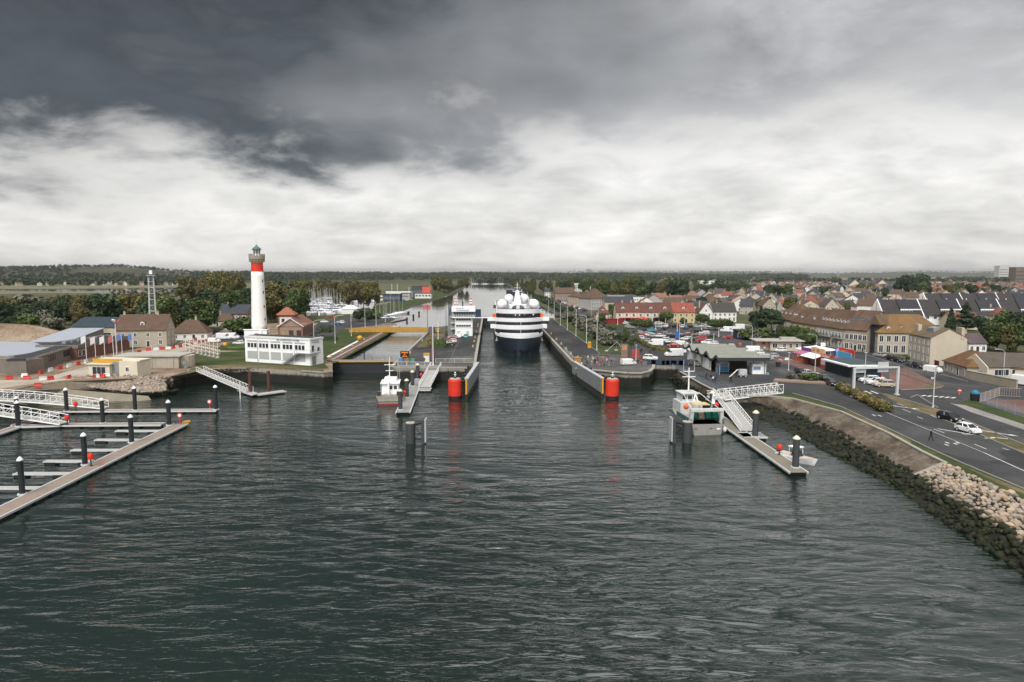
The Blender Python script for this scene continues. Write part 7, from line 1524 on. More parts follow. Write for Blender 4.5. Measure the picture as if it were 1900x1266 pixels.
# gantry sign over the road (seen from behind)
pL, pR = G(1583, 736), G(1664, 733); t = thing('sign_gantry', 'grey sign gantry over the road with two pale boards', 'sign gantry', pL, math.atan2((pR-pL).y, (pR-pL).x)); W = (pR-pL).length
for x in (0, W): b = MB(); b.box(x-.22, x+.22, -.2, .2, 0, 6.2); b.box(x-.45, x+.45, -.4, .4, 0, .2); b.build('post', GALV, t)
b = MB(); b.box(-.2, W+.2, -.15, .15, 5.85, 6.2); b.build('beam', GALV, t)
for x0, x1, z0, z1 in ((.5, 2.9, 5.0, 6.35), (5.7, 8.3, 5.0, 7.2)): b = MB(); b.box(x0, x1, .17, .23, z0, z1); b.bar((x0, .14, (z0+z1)/2+.1), (x1, .14, (z0+z1)/2+.1), .05, .1); b.build('sign_board', LGREY, t)
def sign(px, py, top, w_, h_, m, label, shape='box', post=GALV):
    p = G(px, py); z1 = zat(top, p.y); t = thing('road_sign', label, 'sign', p, R(-8), 'road signs'); b = MB(); b.tube((0, .05, 0), (0, .05, z1-.1), .05, 5); b.build('post', post, t)
    b = MB(); 
    if shape == 'box': b.box(-w_/2, w_/2, -.04, .02, z1-h_, z1); b.build('plate', m, t)
    else:
        b.lathe([(w_/2, -.03), (w_/2, .03)], 16); o = b.build('plate', m, t, (0, 0, z1-w_/2)); o.rotation_euler = (math.pi/2, 0, 0); b = MB(); b.box(-w_*.33, w_*.33, -.07, -.035, z1-w_/2-.08, z1-w_/2+.08); b.build('bar', WHITE, t)
    return t
sign(1572, 730, 714, .95, .55, BLUEP, 'small blue sign in the grass planters'); sign(1825, 704, 688, 1.7, 1.1, M('cyan_sign', (.02, .30, .50), .5, .1), 'blue and green direction sign above the garden wall')
sign(1780, 732, 721, .9, .9, REDP, 'round red and white no-entry sign at the slip road', 'round'); sign(1637, 706, 697, .85, .9, REDP, 'round no-entry sign behind the parked white cars', 'round'); sign(1373, 643, 636, 1.1, .7, ORNG, 'orange roadworks sign by the cycleway')
sign(1460, 669, 664, 1.0, .7, WHITE, 'small white board by the market crossing'); sign(1730, 706, 700, .7, .5, M('lilac_sign', (.5, .4, .5), .5, .1), 'small plate low on the island lamp post'); sign(1527, 648, 636, 1.6, 1.3, WHITE, 'white advertising board before the balcony hotel')
p = G(1808.5, 744); t = thing('recycling_bin', 'black and blue recycling bin on the footway', 'bin', p, R(-20)); b = MB(); b.loft([[(-.6, -.6, 0), (.6, -.6, 0), (.6, .6, 0), (-.6, .6, 0)], [(-.75, -.75, 1.5), (.75, -.75, 1.5), (.75, .75, 1.5), (-.75, .75, 1.5)]]); b.build('body', BLACK, t); b = MB(); b.lathe([(.85, 1.5), (.8, 1.8), (.3, 2.2)], 10); b.build('lid', M('bin_blue', (.02, .16, .26), .5, .1), t)
p = G(1444, 681); b = MB(); b.loft([[(-.4, -.4, 0), (.4, -.4, 0), (.4, .4, 0), (-.4, .4, 0)], [(-.55, -.55, 1.2), (.55, -.55, 1.2), (.55, .55, 1.2), (-.55, .55, 1.2)]]); b.box(-.6, .6, -.6, .6, 1.2, 1.4); tag(b.build('litter_bin', DARK, None, p), 'dark litter bin on the market forecourt', 'bin')
def fence(name, pts, h, label, m, panel=None, step=2.4, cat='fence'):
    t = thing(name, label, cat, (0, 0, 0))
    for a, c in zip(pts[:-1], pts[1:]):
        n_ = max(1, int((c-a).length/step))
        for i in range(n_):
            f0, f1 = a.lerp(c, i/n_), a.lerp(c, (i+1)/n_); b = MB(); b.bar(f0, f0+Vector((0, 0, h)), .08); b.build('post', m, t); b = MB(); u = Vector((0, 0, 1))
            if panel == 'mesh':
                b.bar(f0+u*h*.95, f1+u*h*.95, .05); b.bar(f0+u*.1, f1+u*.1, .05)
                for k in range(1, 9): q_ = f0.lerp(f1, k/9); b.bar(q_+u*.1, q_+u*h*.95, .03)
            elif panel == 'solid': b.bar(f0.lerp(f1, .03)+u*h*.55, f0.lerp(f1, .97)+u*h*.55, .05, h*.8)
            else:
                b.bar(f0+u*h, f1+u*h, .06); b.bar(f0+u*h*.5, f1+u*h*.5, .045)
            b.build('panel', panel == 'solid' and BLUEP or m, t)
    return t
fence('yard_fence', gl([(1818, 748), (1900, 775), (2040, 820)]), 2.0, 'pale blue mesh fence on the right of the road', M('fence_blue', (.25, .30, .38), .5, .1), 'mesh')
fence('yard_gate_fence', gl([(1818, 747), (1854, 735), (1895, 737)]), 1.9, 'beige barred gate and mesh fence at the schoolyard corner', M('fence_beige', (.42, .36, .30), .6, .15), 'mesh')
fence('bank_railing', gl([(1247, 682), (1262, 687), (1300, 709), (1332, 724), (1352, 722), (1357, 720)]), 1.1, 'blue-grey railing along the top of the right bank', M('rail_bluegrey', (.16, .19, .24), .5, .1), 'mesh')
fence('roundhead_railing', gl([(1072, 668), (1110, 664), (1165, 667)]), 1.1, 'grey crowd railing behind the quay crowd', GREY)
fence('lock_edge_railing', [L(24.9, 195), L(24.9, 230)], 1.1, 'pale railing along the lock edge near the crowd', LGREY, None)
fence('garden_street_fence', gl([(1652, 690), (1685, 699), (1725, 713), (1746, 722)]), 1.2, 'grey picket fence round the red yard', M('picket_grey', (.20, .20, .19), .8, .2), 'mesh')
fence('green_garden_fence', gl([(1625, 661), (1650, 665), (1680, 672)]), 1.6, 'pale wooden fence before the orange-roofed wing', M('pale_wood', (.40, .38, .30), .8, .2), 'mesh', 2.0)
fence('pier_head_fence', [L(-26, 191), L(-16, 190)], 1.3, 'white panel fence on the pier head', WHITE, 'mesh'); fence('pier_rail', [L(-16, 198), L(-5, 198)], 1.3, 'low pale railing across the pier behind the gangway', OFFW, 'mesh')
# blue barrier boards on the roundhead
for i, (x, w_) in enumerate(((1205, 2.6), (1213, 2.6), (1221, 2.6), (1231, 2.2), (1240, 2.6), (1246, 1.6), (1256, 2.2), (1263, 2.4))):
    p = G(x+4, 680-(2 if x > 1220 else 3)); b = MB(); b.box(-w_/2, w_/2, -.05, .05, .15, 1.35); b.box(-w_/2, -w_/2+.1, -.3, .3, 0, .15); b.box(w_/2-.1, w_/2, -.3, .3, 0, .15); tag(b.build('barrier_board', M('navy_board', (.03, .055, .10), .5, .2), None, p), nth(i+1)+' dark blue barrier board from the left on the roundhead', 'barrier', 'blue barrier boards')
# bollards, yellow
b = MB(); b.lathe([(.5, 0), (.5, .12), (.28, .25), (.26, .6), (.45, .75), (.42, .9), (.1, 1.0)], 10); BOLL = b.mesh('bollard', M('bollard_yellow', (.48, .36, .16), .7, .25, 2))
k = 0
for u0, vv, lb in ((25.9, [205, 218, 232, 248, 266, 290, 318], 'along the right lock edge'), (-6.2, [240, 258, 276, 300, 330, 345], 'along the pier side of the big lock'), (-49.5, [212, 228, 246, 268], 'along the left edge of the small lock'), (-26.2, [222, 262], 'along the pier side of the small lock')):
    for i, v in enumerate(vv): bo = put('bollard', BOLL, None, L(u0, v, .02)); bo.scale = (.75,)*3; tag(bo, nth(i+1)+' yellow bollard from the near end '+lb, 'bollard', 'yellow mooring bollards')
b = MB(); b.lathe([(.5, 0), (.9, .3), (1.1, 1.2), (.5, 1.9)], 10); b.box(-1.2, 0, -.3, .3, .8, 1.6); tag(b.build('capstan', YELP, None, G(668, 632), R(30)), 'big yellow capstan on the red lock path', 'capstan')
b = MB(); b.box(-.6, .6, -.4, .4, 0, 1.4); b.lathe([(.4, 1.4), (.7, 1.6), (.5, 2.2)], 8); tag(b.build('capstan', YELP, None, L(34.5, 236)), 'yellow capstan beside the nearest lock lawn lamps', 'capstan')
b = MB(); b.box(-.8, .8, -.5, .5, 0, 2.0); b.box(-.9, .9, -.6, .6, 2.0, 2.6, 1); tag(b.build('ticket_booth', [OFFW, YELP], None, L(-18.8, 200)), 'small white booth with yellow top on the pier head', 'booth')
p = G(1158, 664); t = thing('statue_booth', 'tall wooden display booth with picture beside the crowd', 'booth', p); b = MB(); b.box(-1.0, 1.0, -.4, .4, 0, 4.2); b.build('body', M('booth_wood', (.20, .14, .10), .8, .3, 1.2), t); b = MB(); b.box(-.7, .7, -.45, -.4, 2.4, 3.9); b.build('picture', M('amber_picture', (.40, .22, .10), .6, .4, 2), t)
p = G(1071, 679); b = MB(); b.box(-1, 1, -.7, .7, .8, 2.2); b.box(-1.1, 1.1, -.8, .8, 2.2, 2.4); [b.box(x-.05, x+.05, -.05, .05, 0, .8) for x in (-.9, .9)]; tag(b.build('food_cart', M('cart_amber', (.35, .17, .05), .6, .3), None, p), 'amber food cart at the left end of the quay crowd', 'cart')
b = MB(); b.bar((-3.2, 0, .1), (.3, 0, 3.2), .12); b.bar((2.6, 0, .1), (.3, 0, 3.2), .12); b.bar((.3, 2, .1), (.3, 0, 3.2), .12); [b.box(x-.5, x+.5, y-.4, y+.4, 0, .4) for x, y in ((-3.2, 0), (2.6, 0), (.3, 2))]; tag(b.build('mast_tripod', LGREY, None, G(1143, 652)), 'pale steel tripod frame on concrete feet by the lawn', 'frame')
b = MB(); b.box(-1.6, 1.6, -.8, .8, 0, .5); b.box(-1.2, 1.2, -.7, .7, .5, 2.4); tag(b.build('red_play_cart', M('cart_red', (.30, .06, .05), .6, .3), None, G(1178, 664)), 'small red stall frame right of the display booth', 'stall')
p = G(1130, 598); b = MB(); b.lathe([(2.4, 2.3), (2.5, 2.5), (.2, 3.6)], 8); b.cyl(0, 0, 0, 2.3, .06, n=6); tag(b.build('red_parasol', REDP, None, G(1193, 600.5)), 'red parasol on the brasserie terrace', 'parasol'); b = MB(); b.box(-4.5, 4.5, -1.5, 1.5, 0, 2.4); b.box(-4.7, 4.7, -1.7, 1.7, 2.4, 2.6); tag(b.build('terrace_tent', M('terrace_red', (.20, .02, .02), .7, .25), None, G(1139, 601)), 'dark red terrace shelter left of the brasserie', 'shelter')
# ---------------------------------------------------------------- road markings (parts of the paving sheet: painted sheets)
def mark(pts, z=.05): b = MB(); b.sheet(gl(pts), z); return b
mk = thing('road_markings', 'white painted lines, arrows and zebra crossings on the harbour road', 'road markings', (0, 0, 0))
def stripe(a, c, wd, nm='line'):
    a, c = G(*a), G(*c); b = MB(); b.bar(a+Vector((0, 0, .055)), c+Vector((0, 0, .055)), wd, .006); return b.build(nm, PAINTW, mk)
for x in (1587, 1597, 1608, 1620): stripe((x-4, 726), (x+9, 731), .5, 'zebra_stripe')
for i, x in enumerate((1712, 1723, 1734, 1745, 1756, 1767)): stripe((x-2, 735.5+i*.8), (x+5.5, 734+i*.8), .5, 'zebra_stripe')
for x in (1448, 1458, 1468, 1478): stripe((x-3, 667), (x+4, 669), .45, 'zebra_stripe')
for x, y in ((1506, 691), (1514, 692.5), (1522, 695.5), (1529, 698)): stripe((x-2, y-1), (x+4, y+1), .4, 'zebra_stripe')
for a, c in (((1603, 737), (1612, 740)), ((1622, 742), (1632, 746)), ((1650, 750), (1663, 755)), ((1675, 760), (1690, 766)), ((1702, 774), (1712, 778)), ((1733, 797), (1752, 804)), ((1808, 825), (1830, 834)), ((1664, 749), (1676, 753)), ((1727, 771), (1738, 776)), ((1784, 805), (1794, 808)), ((1860, 832), (1872, 836))): stripe(a, c, .14)
stripe((1640, 764), (1720, 797), .10); stripe((1826, 841), (1930, 888), .16); stripe((1720, 797), (1826, 841), .08)
for x, y in ((1650, 752), (1740, 796), (1815, 798)):
    a = G(x, y); b = MB(); b.sheet([a+Vector(v_) for v_ in ((0, 0, 0), (2.6, -3.6, 0), (2.9, -3.3, 0), (3.4, -4.6, 0), (2.1, -3.9, 0), (2.35, -3.75, 0), (-.2, -.2, 0))], .055); b.build('arrow', PAINTW, mk)
for x, y in ((1757, 822), (1776, 822), (1756, 826), (1772, 824), (1621, 771), (1632, 772)): stripe((x-3, y-1), (x+4, y+1.5), .28, 'bicycle_symbol')
stripe((1838, 812), (1870, 815), .3, 'word_mark'); stripe((1827, 814), (1850, 813), .25, 'word_mark')
# ---------------------------------------------------------------- hedges, shrubs and trees near the harbour
hedge('carpark_hedge', gl([(1178, 618), (1183, 633), (1201, 644), (1219, 651.5), (1242, 653.5)]), 1.6, 1.5, 'long clipped hedge round the harbour car park', 'olive')
hedge('square_hedge', gl([(1262, 626), (1327, 626.5)]), 1.3, 1.2, 'dark clipped hedge in the middle of the car park', 'dark')
hedge('pier_hedge', gl([(806, 645), (826, 645)]), 4.5, 3.2, 'big green bush on the pier beside the parked cars', 'green', dens=160, cat='bush')
hedge('garden_hedge', gl([(1625, 659), (1690, 668)]), 1.4, 1.2, 'green garden hedge before the orange-roofed wing', 'green')
hedge('yard_hedge', gl([(597, 617), (613, 617)]), 4, 3.0, 'dark square hedge right of the boathouse', 'dark', dens=120)
hedge('lock_fence_hedge', gl([(568, 632), (625, 632)]), 1.2, 1.8, 'dark green hedge behind the rescue station', 'dark', dens=60)
for i in range(10): x, y = 1056+i*8.3, 593+i*5.3; tree('bush', G(x, y), 4.6+.6*math.sin(i*2.1), nth(i+1)+' grey tamarisk shrub along the lock lawn from the far end', 'tamarisk shrubs', wide=1.15)
for i in range(14): x, y = 1088+i*5.3, 595+i*3.1; tree('dbush', G(x, y), 2.4+.4*math.sin(i*1.7), nth(i+1)+' small dark shrub along the canal footpath from the far end', 'dark footpath shrubs')
for i, (x, y, h) in enumerate([(1147, 638, 4.5), (1155, 640, 4.8), (1163, 637, 5.6), (1171, 652, 5.2), (1176, 640, 3.5), (1141, 622, 4), (1160, 628, 5)]): tree('young', G(x, y), h, 'young tree on the canal footpath, '+nth(i+1)+' from the lawn', 'young footpath trees')
for i, (x, y) in enumerate([(1562, 724), (1570, 729), (1579, 733), (1588, 736), (1597, 741), (1606, 746), (1615, 750), (1624, 755), (1632, 760), (1640, 764)]):
    nm, cm, tm, H0 = TREES['bush']; t = thing('grass_clump', nth(i+1)+' ornamental grass clump in the roadside planting from the far end', 'grass clump', G(x, y), i*1.3, 'roadside grass clumps')
    key = 'straw' if i % 3 else 'olive'; c = bpy.data.meshes.get('grass_'+key) or crown_mesh('grass_'+key, LEAF[key], [(0, 0, .7, 1.1, .7), (.5, .2, .9, .8, .7), (-.5, -.2, .8, .8, .6)], 900, .16, 40+len(key)); put('blades', c, t); t.scale = (1.1, 1.1, 1.1+.15*math.sin(i))
tree('gbush', G(1503, 708), 2.1, 'large round clipped bush at the head of the car queue', None, wide=1.15)
for i, (x, y) in enumerate(((1466, 704), (1473, 706), (1489, 706))): tree('bush' if i != 1 else 'young', G(x, y), 1.3+.2*i, ['leftmost', 'middle', 'rightmost'][i]+' planter shrub beside the round bush', 'planter shrubs')
b = MB(); b.prism([(-6, -1.5), (6, -2), (6.5, 1.2), (-5.5, 1.8)], 0, .35); tag(b.build('planter', M('planter_stone', (.24, .17, .13), .9, .25), None, G(1484, 709), R(-20)), 'low stone-edged planter around the round bush', 'planter')
for i, (x, y, k, h, wd) in enumerate([(1183, 613, 'ball', 5.6, 1.25), (1197, 614, 'ball', 5.4, 1.25), (1236, 600, 'ball', 6.4, 1.1), (1303, 605, 'ball', 6.2, 1.0), (1327, 613, 'ball', 5.2, 1.35), (1343, 613, 'ball', 5.4, 1.35), (1268, 604, 'small', 4.0, 1.2), (1117, 602, 'round', 5.5, 1), (1136, 592, 'round', 8, .9), (1390, 631, 'gbush', 4.5, 1.1), (1404, 632, 'bush', 4.2, 1.2), (1418, 632, 'gbush', 4.8, 1.1)]):
    tree(k, G(x, y), h, nth(i+1)+' round-headed tree or bush of the square from the hedge side', 'trees of the square', wide=wd)
for i, (x, y, k, h) in enumerate([(1402, 626, 'cypress', 10), (1411, 625, 'cypress', 12), (1421, 626, 'pine', 13.5), (1431, 624, 'pine', 12.5), (1408, 624, 'pine', 12)]): tree(k, G(x, y), h, nth(i+1)+' dark conifer from the left in the clump behind the lodge', 'dark conifer clump')
for i, (x, y, h) in enumerate([(1450, 641, 6.5), (1463, 642, 6.8), (1476, 643, 7.0), (1489, 644, 6.6), (1501, 645, 6.2), (1508, 643, 5.5)]): tree('round', G(x, y), h, nth(i+1)+' green tree from the left before the hotel row', 'green trees before the hotels', wide=.95)
for i, (x, y, k, h, lb) in enumerate([(1790, 614, 'cedar', 14, 'broad dark cedar before the white apartments'), (1762, 632, 'cypress', 12, 'narrow dark conifer left of the cedar'), (1772, 645, 'dark', 7, 'dark round tree behind the stone house'), (1768, 640, 'cypress', 10, 'second narrow conifer behind the stone house'), (1835, 650, 'dark', 9, 'dark tree behind the garage, left'), (1850, 652, 'round', 9.5, 'broad green tree behind the garage'), (1868, 655, 'round2', 9, 'yellow-green tree behind the garage'), (1885, 655, 'round', 9.5, 'green tree at the right edge behind the garage'), (1900, 640, 'dark', 13, 'tall dark tree at the right edge'), (1860, 632, 'round', 11, 'green tree beyond the garage trees'), (1820, 620, 'dark', 8, 'dark tree right of the cedar'), (1755, 604, 'dark', 7, 'dark tree under the apartment row')]): tree(k, G(x, y), h, lb, None)
# ---------------------------------------------------------------- wooded left bank
q = random.Random(21); lw = 'trees of the left bank wood'
def grove(n, xr, br, tops, kinds, where, wide=(.85, 1.15)):
    """n trees with bases between the photograph rows br and crowns reaching up to rows tops"""
    its = sorted((q.uniform(*xr), q.uniform(*br)) for _ in range(n))
    for i, (x, y) in enumerate(its):
        p = G(x, y); h = max(3.5, zat(q.uniform(*tops), p.y)); k = q.choice(kinds)
        ad = {'round': 'green', 'round2': 'olive', 'dark': 'dark green', 'autumn': 'brown-tinged', 'poplar': 'slender olive', 'bush': 'grey', 'gbush': 'green', 'dbush': 'dark', 'cypress': 'pointed dark', 'pine': 'dark pine', 'small': 'small green'}[k]
        tree(k, p, h, '%s tree %s, %s from the left' % (ad, where, nth(i+1)), lw, wide=q.uniform(*wide))
grove(40, (-30, 205), (572, 606), (548, 566), ['autumn', 'round2', 'dark', 'round', 'autumn', 'bush'], 'in the scrub above the earth heap', (1.0, 1.5))
grove(10, (0, 120), (600, 616), (578, 592), ['dark', 'gbush', 'bush', 'dark'], 'right behind the earth heap', (1.0, 1.4))
grove(26, (120, 320), (596, 620), (542, 552), ['autumn', 'autumn', 'round2', 'dark', 'autumn'], 'behind the stone house')
grove(14, (285, 385), (600, 622), (552, 566), ['round', 'round', 'dark', 'round2'], 'behind the hip-roofed cottage')
grove(20, (335, 450), (560, 578), (505, 516), ['round2', 'autumn', 'round2', 'poplar'], 'in the tall stand left of the lighthouse', (.7, .95))
grove(12, (390, 470), (588, 604), (535, 562), ['dark', 'dark', 'round', 'cypress'], 'beside the lighthouse houses')
grove(22, (492, 560), (570, 600), (520, 545), ['round2', 'round', 'autumn', 'dark'], 'between lighthouse and marina', (.75, 1.0))
grove(12, (545, 615), (548, 560), (515, 522), ['round2', 'autumn', 'round2'], 'behind the marina masts', (.75, 1.0))
grove(11, (622, 702), (565, 575), (513, 525), ['autumn', 'autumn', 'autumn', 'round2'], 'in the big copper-toned stand right of the marina', (.72, .92))
grove(9, (640, 700), (585, 598), (572, 582), ['gbush', 'dark', 'small', 'gbush'], 'on the canal bank below the copper stand', (1.0, 1.4))
grove(5, (805, 836), (541, 546), (512, 518), ['autumn', 'round2'], 'on the far left canal bank', (.7, .9)); grove(4, (842, 870), (535, 539), (514, 518), ['autumn', 'round2'], 'farther up the left canal bank', (.7, .9))

grove(6, (430, 470), (606, 622), (590, 603), ['gbush', 'dbush'], 'in the gardens left of the lighthouse', (1, 1.4))
# ---------------------------------------------------------------- right bank woods between harbour and far town
lw = 'trees of the town and canal side'
grove(26, (955, 1065), (536, 546), (517, 524), ['poplar', 'dark', 'autumn', 'dark', 'poplar'], 'in the canal-side tree belt', (.7, 1.0))
grove(12, (1062, 1100), (536, 546), (515, 522), ['round', 'dark'], 'behind the white slab block', (.8, 1.1))
grove(26, (1100, 1200), (538, 560), (513, 528), ['round', 'dark', 'round2', 'round', 'autumn'], 'in the park trees behind the halls', (.8, 1.1))
grove(24, (1195, 1265), (540, 562), (516, 530), ['poplar', 'dark', 'round2', 'dark', 'autumn'], 'in the poplar park behind the square', (.8, 1.1))
grove(22, (1285, 1385), (540, 548), (524, 531), ['dark', 'round', 'dark'], 'in the dark belt beyond the rooftops', (1.0, 1.4))
grove(30, (1260, 1640), (553, 585), (549, 561), ['round', 'dark', 'small', 'round2'], 'between the houses of the near town', (.7, 1.0))
grove(46, (1390, 1910), (537, 556), (525, 536), ['round', 'dark', 'dark', 'round2'], 'between the houses of the far town', (.9, 1.3))
grove(14, (1660, 1720), (545, 556), (508, 530), ['dark', 'round'], 'in the tall group behind the apartments', (.7, .9))
# ---------------------------------------------------------------- houses of the town
q = random.Random(31); ROWS = [(583, 1372, 1632), (577, 1182, 1636), (571, 1196, 1632), (565, 1210, 1712), (559.5, 1272, 1925), (554.5, 1290, 1925), (550, 1382, 1925), (546, 1390, 1925), (542.5, 1392, 1925), (539.5, 1400, 1925)]
for ri, (y, xa, xb) in enumerate(ROWS):
    Yd = G(950, y).y; x = xa; i = 0
    while x < xb:
        i += 1; W = q.uniform(8, 13.5); D = q.uniform(8, 10.5); wn_ = q.choice(['cream', 'white', 'beige', 'stone', 'white', 'pink', 'grey']); rn = q.choice(['brown', 'brown', 'slate', 'red', 'dark', 'orange', 'purple', 'slate', 'brown']); kd = q.choice(['gable', 'gable', 'gablefront', 'gablefront', 'hip'])
        H = q.choice([3.2, 5.2, 5.4, 5.8]); RH = q.uniform(3.2, 4.6); far = ri > 4; p = G(x, y+q.uniform(-1.2, 1.2)*(1-.07*ri))
        lb = '%s house with %s %s roof, %s from left in the town\'s %s row' % (wn_, {'slate': 'slate-grey', 'orange': 'orange'}.get(rn, rn), 'hipped' if kd == 'hip' else 'gabled', nth(i), nth(ri+1))
        house('town_house', lb, 'house', p, R(q.choice([0, 0, 8, -8, 20, -25, 70])*q.uniform(.7, 1.3)), W, D, H, RH, wn_, rn, kd, 'houses of the town', chims=((q.choice([.1, .2, .8, .9]), .5),) if kd != 'gablefront' else ((.5, .7),), rows=(((.9, 1.3), (3.5, 1.2)) if H > 4 else ((.9, 1.3),)) if not far else ((H-2.0, 1.3),), cols=3 if not far else 2, ww=1.0, door=not far, side='r' if not far and q.random() < .4 else '', sky=q.choice([0, 0, 0, 2]) if not far and kd == 'gable' else 0)
        x += (W+q.uniform(1.5, 9))*F/Yd
p = G(1562, 537.5); t = thing('school', 'large cream building with slate roof and three gables in the far town', 'school', p, R(-3)); W = 116
b = MB(); b.box(0, W, 0, 14, -.3, 7.5); b.build('wall', FAC, t).color = (.48, .46, .42, 1); gable_roof(W, 14, 7.5, 5.5).build('roof', ROOF, t).color = (*CR['slate'], 1)
for k in range(3):
    x = 10+k*42; b = wall_block(17, 18, 8, 7.5, 'y'); o = b.build('gable', FAC, t, (x, -3, 0)); o.color = (.56, .49, .37, 1); gable_roof(17, 18, 8, 7.5, .4, 'y').build('gable_roof', ROOF, o).color = (*CR['slate'], 1)
    for j in range(4): window(o, 3+j*3.6, 0, 3.5, 1.6, 3.2)
for k in range(12): window(t, 4+k*9.6, 0, 3.5, 3, 2.2)
# ---------------------------------------------------------------- marina and canal side on the left
b = MB(); b.sheet(gl([(548, 586), (556, 560), (600, 551), (650, 551), (700, 557), (690, 574), (650, 580), (600, 586)]), .05); struct('marina_basin', b, W_CAN)
def make_yacht(nm, Ln, hullm, mast=1.0):
    t = thing(nm, 'sailing yacht', 'yacht'); z0 = WZ
    b = MB(); b.loft([[(x, y, z-WZ-.25) for x, y, z in r_] for r_ in hull_rings(Ln, Ln*.32, WZ-.4, WZ+1.1, sheer=.6)]); b.build('hull', hullm, t)
    b = MB(); b.loft([[(-Ln*.15, -Ln*.09, .8), (Ln*.2, -Ln*.06, .9), (Ln*.2, Ln*.06, .9), (-Ln*.15, Ln*.09, .8)], [(-Ln*.13, -Ln*.075, 1.45), (Ln*.16, -Ln*.04, 1.3), (Ln*.16, Ln*.04, 1.3), (-Ln*.13, Ln*.075, 1.45)]]); b.build('cabin', WHITE, t)
    b = MB(); b.tube((Ln*.08, 0, .8), (Ln*.08, 0, Ln*1.28*mast), .10, 6, 0, .07); b.bar((Ln*.08, -Ln*.08, Ln*.8*mast), (Ln*.08, Ln*.08, Ln*.8*mast), .06); b.build('mast', LGREY, t)
    b = MB(); b.tube((Ln*.07, 0, 1.9), (-Ln*.32, 0, 1.8), .2, 6); b.build('boom_cover', M('sail_cover', (.06, .09, .17), .8, .3, .2), t); return t
YA = [make_yacht('sailing_yacht', 9.5, WHITE), make_yacht('sailing_yacht', 11.5, WHITE), make_yacht('sailing_yacht', 10, M('navy_gel', (.02, .03, .06), .3, .1)), make_yacht('sailing_yacht', 8, WHITE, .9)]
q = random.Random(8)
for r_, (y, xa, xb, n) in enumerate([(582, 556, 618, 13), (577.5, 552, 640, 17), (573, 552, 652, 17), (568.5, 553, 650, 16), (564.5, 554, 646, 15), (560.5, 556, 700, 20), (556.5, 566, 704, 18)]):
    for i in range(n): dup(YA[q.choice([0, 0, 1, 2, 3])], G(xa+(xb-xa)*(i+q.uniform(.2, .8))/n, y+q.uniform(-1.2, 1.2), .3), R(q.choice([80, 100, 260, 280, 20, 200])+q.uniform(-8, 8)), 'yacht in the crowded marina, %s from left in the %s row from the front' % (nth(i+1), nth(r_+1)), 'yachts in the marina')
for i, (x, y, a) in enumerate([(709, 593, 25), (716, 590, 25), (722, 587, 25), (728, 592, 25), (731, 585, 25), (738, 583, 20), (745, 582, 20)]): dup(YA[[0, 3, 1, 0, 3, 1, 2][i]], G(x, y, KZ), R(a), nth(i+1)+' yacht from the left moored along the canal jetty', 'yachts at the canal jetty')
for y_ in YA: remove_tree(y_)
t = pontoon('canal_jetty', [G(706, 600, KZ+.6), G(752, 591, KZ+.6)], 3.0, 'long timber jetty on the canal beyond the yellow bridge', KZ+.6); pontoon('lock_lead_jetty', [L(-46, 306, .1), L(-46, 338, .1)], 2.6, 'grey lead-in jetty beside the small lock', .25, deckm=CONC)
for i, (x, y) in enumerate(((767, 590), (777.5, 584), (755, 596))): b = MB(); b.cyl(0, 0, -3, .9, .5, n=10); b.lathe([(.6, .9), (.7, 1.2), (.4, 2.0), (.1, 2.3)], 10); tag(b.build('canal_buoy', [BLACK, BLACK, RUST][i], None, G(x, y, KZ)), ['left dark', 'right dark', 'rusty'][i]+' mooring buoy in the canal beyond the bridge', 'buoy', 'canal buoys')
for nm, lb, x0, x1, y, D, H, wl_, rf in [('boat_shed', 'dark blue glazed boat shed on the left canal bank', 710, 742, 560, 14, 6.5, (.05, .07, .10), CR['dark']), ('boat_shed', 'white boat shed behind the blue one', 716, 762, 553, 16, 7.5, 'white', CR['slate']), ('boat_shed', 'grey boat shed on the left canal bank', 744, 760, 556, 12, 6, 'grey', CR['dark']), ('boat_shed', 'dark workshop with white sign farther up the canal', 764, 792, 550, 16, 11, (.06, .075, .08), CR['dark']), ('boat_shed', 'long white workshop farther up the canal', 770, 800, 554, 10, 5, 'white', CR['slate']), ('boat_shed', 'low white shed left of the canal sheds', 703, 714, 558, 10, 5, 'white', CR['slate'])]:
    p, rz, W = front(G(x0, y), G(x1, y)); house(nm, lb, 'shed', p, rz, W, D, H, .4, wl_, rf, 'flat', 'boat sheds on the canal', chims=(), rows=((H*.4, 1.6),), cols=5, ww=2.2, door=False)
b = MB(); b.box(0, 8.5, -.1, .1, 4.5, 11.5); tag(b.build('red_hoarding', M('coral_board', (.60, .10, .08), .6, .1), None, G(784, 552)), 'big square coral-red hoarding on the canal workshops', 'hoarding')
t = thing('white_marquee', 'white marquee with peaked roof beside the marina', 'tent', G(634, 583)); b = MB(); b.box(0, 10, 0, 6, 0, 3.4); b.build('wall', TARP, t); b = MB(); b.loft([[(-.3, -.3, 3.4), (10.3, -.3, 3.4), (10.3, 6.3, 3.4), (-.3, 6.3, 3.4)], [(3, 2.6, 5.4), (7, 2.6, 5.4), (7, 3.4, 5.4), (3, 3.4, 5.4)]]); b.build('roof', TARP, t)
for i, (x, y, tp) in enumerate(((727.5, 558, 527), (737.5, 558, 527), (759, 556, 533))): lamp(x, y, tp, ('left', 'middle', 'right')[i]+' tall white floodlight pole behind the boat sheds', 'floodlight poles', 0, WHITE, r=.25)
q = random.Random(12)
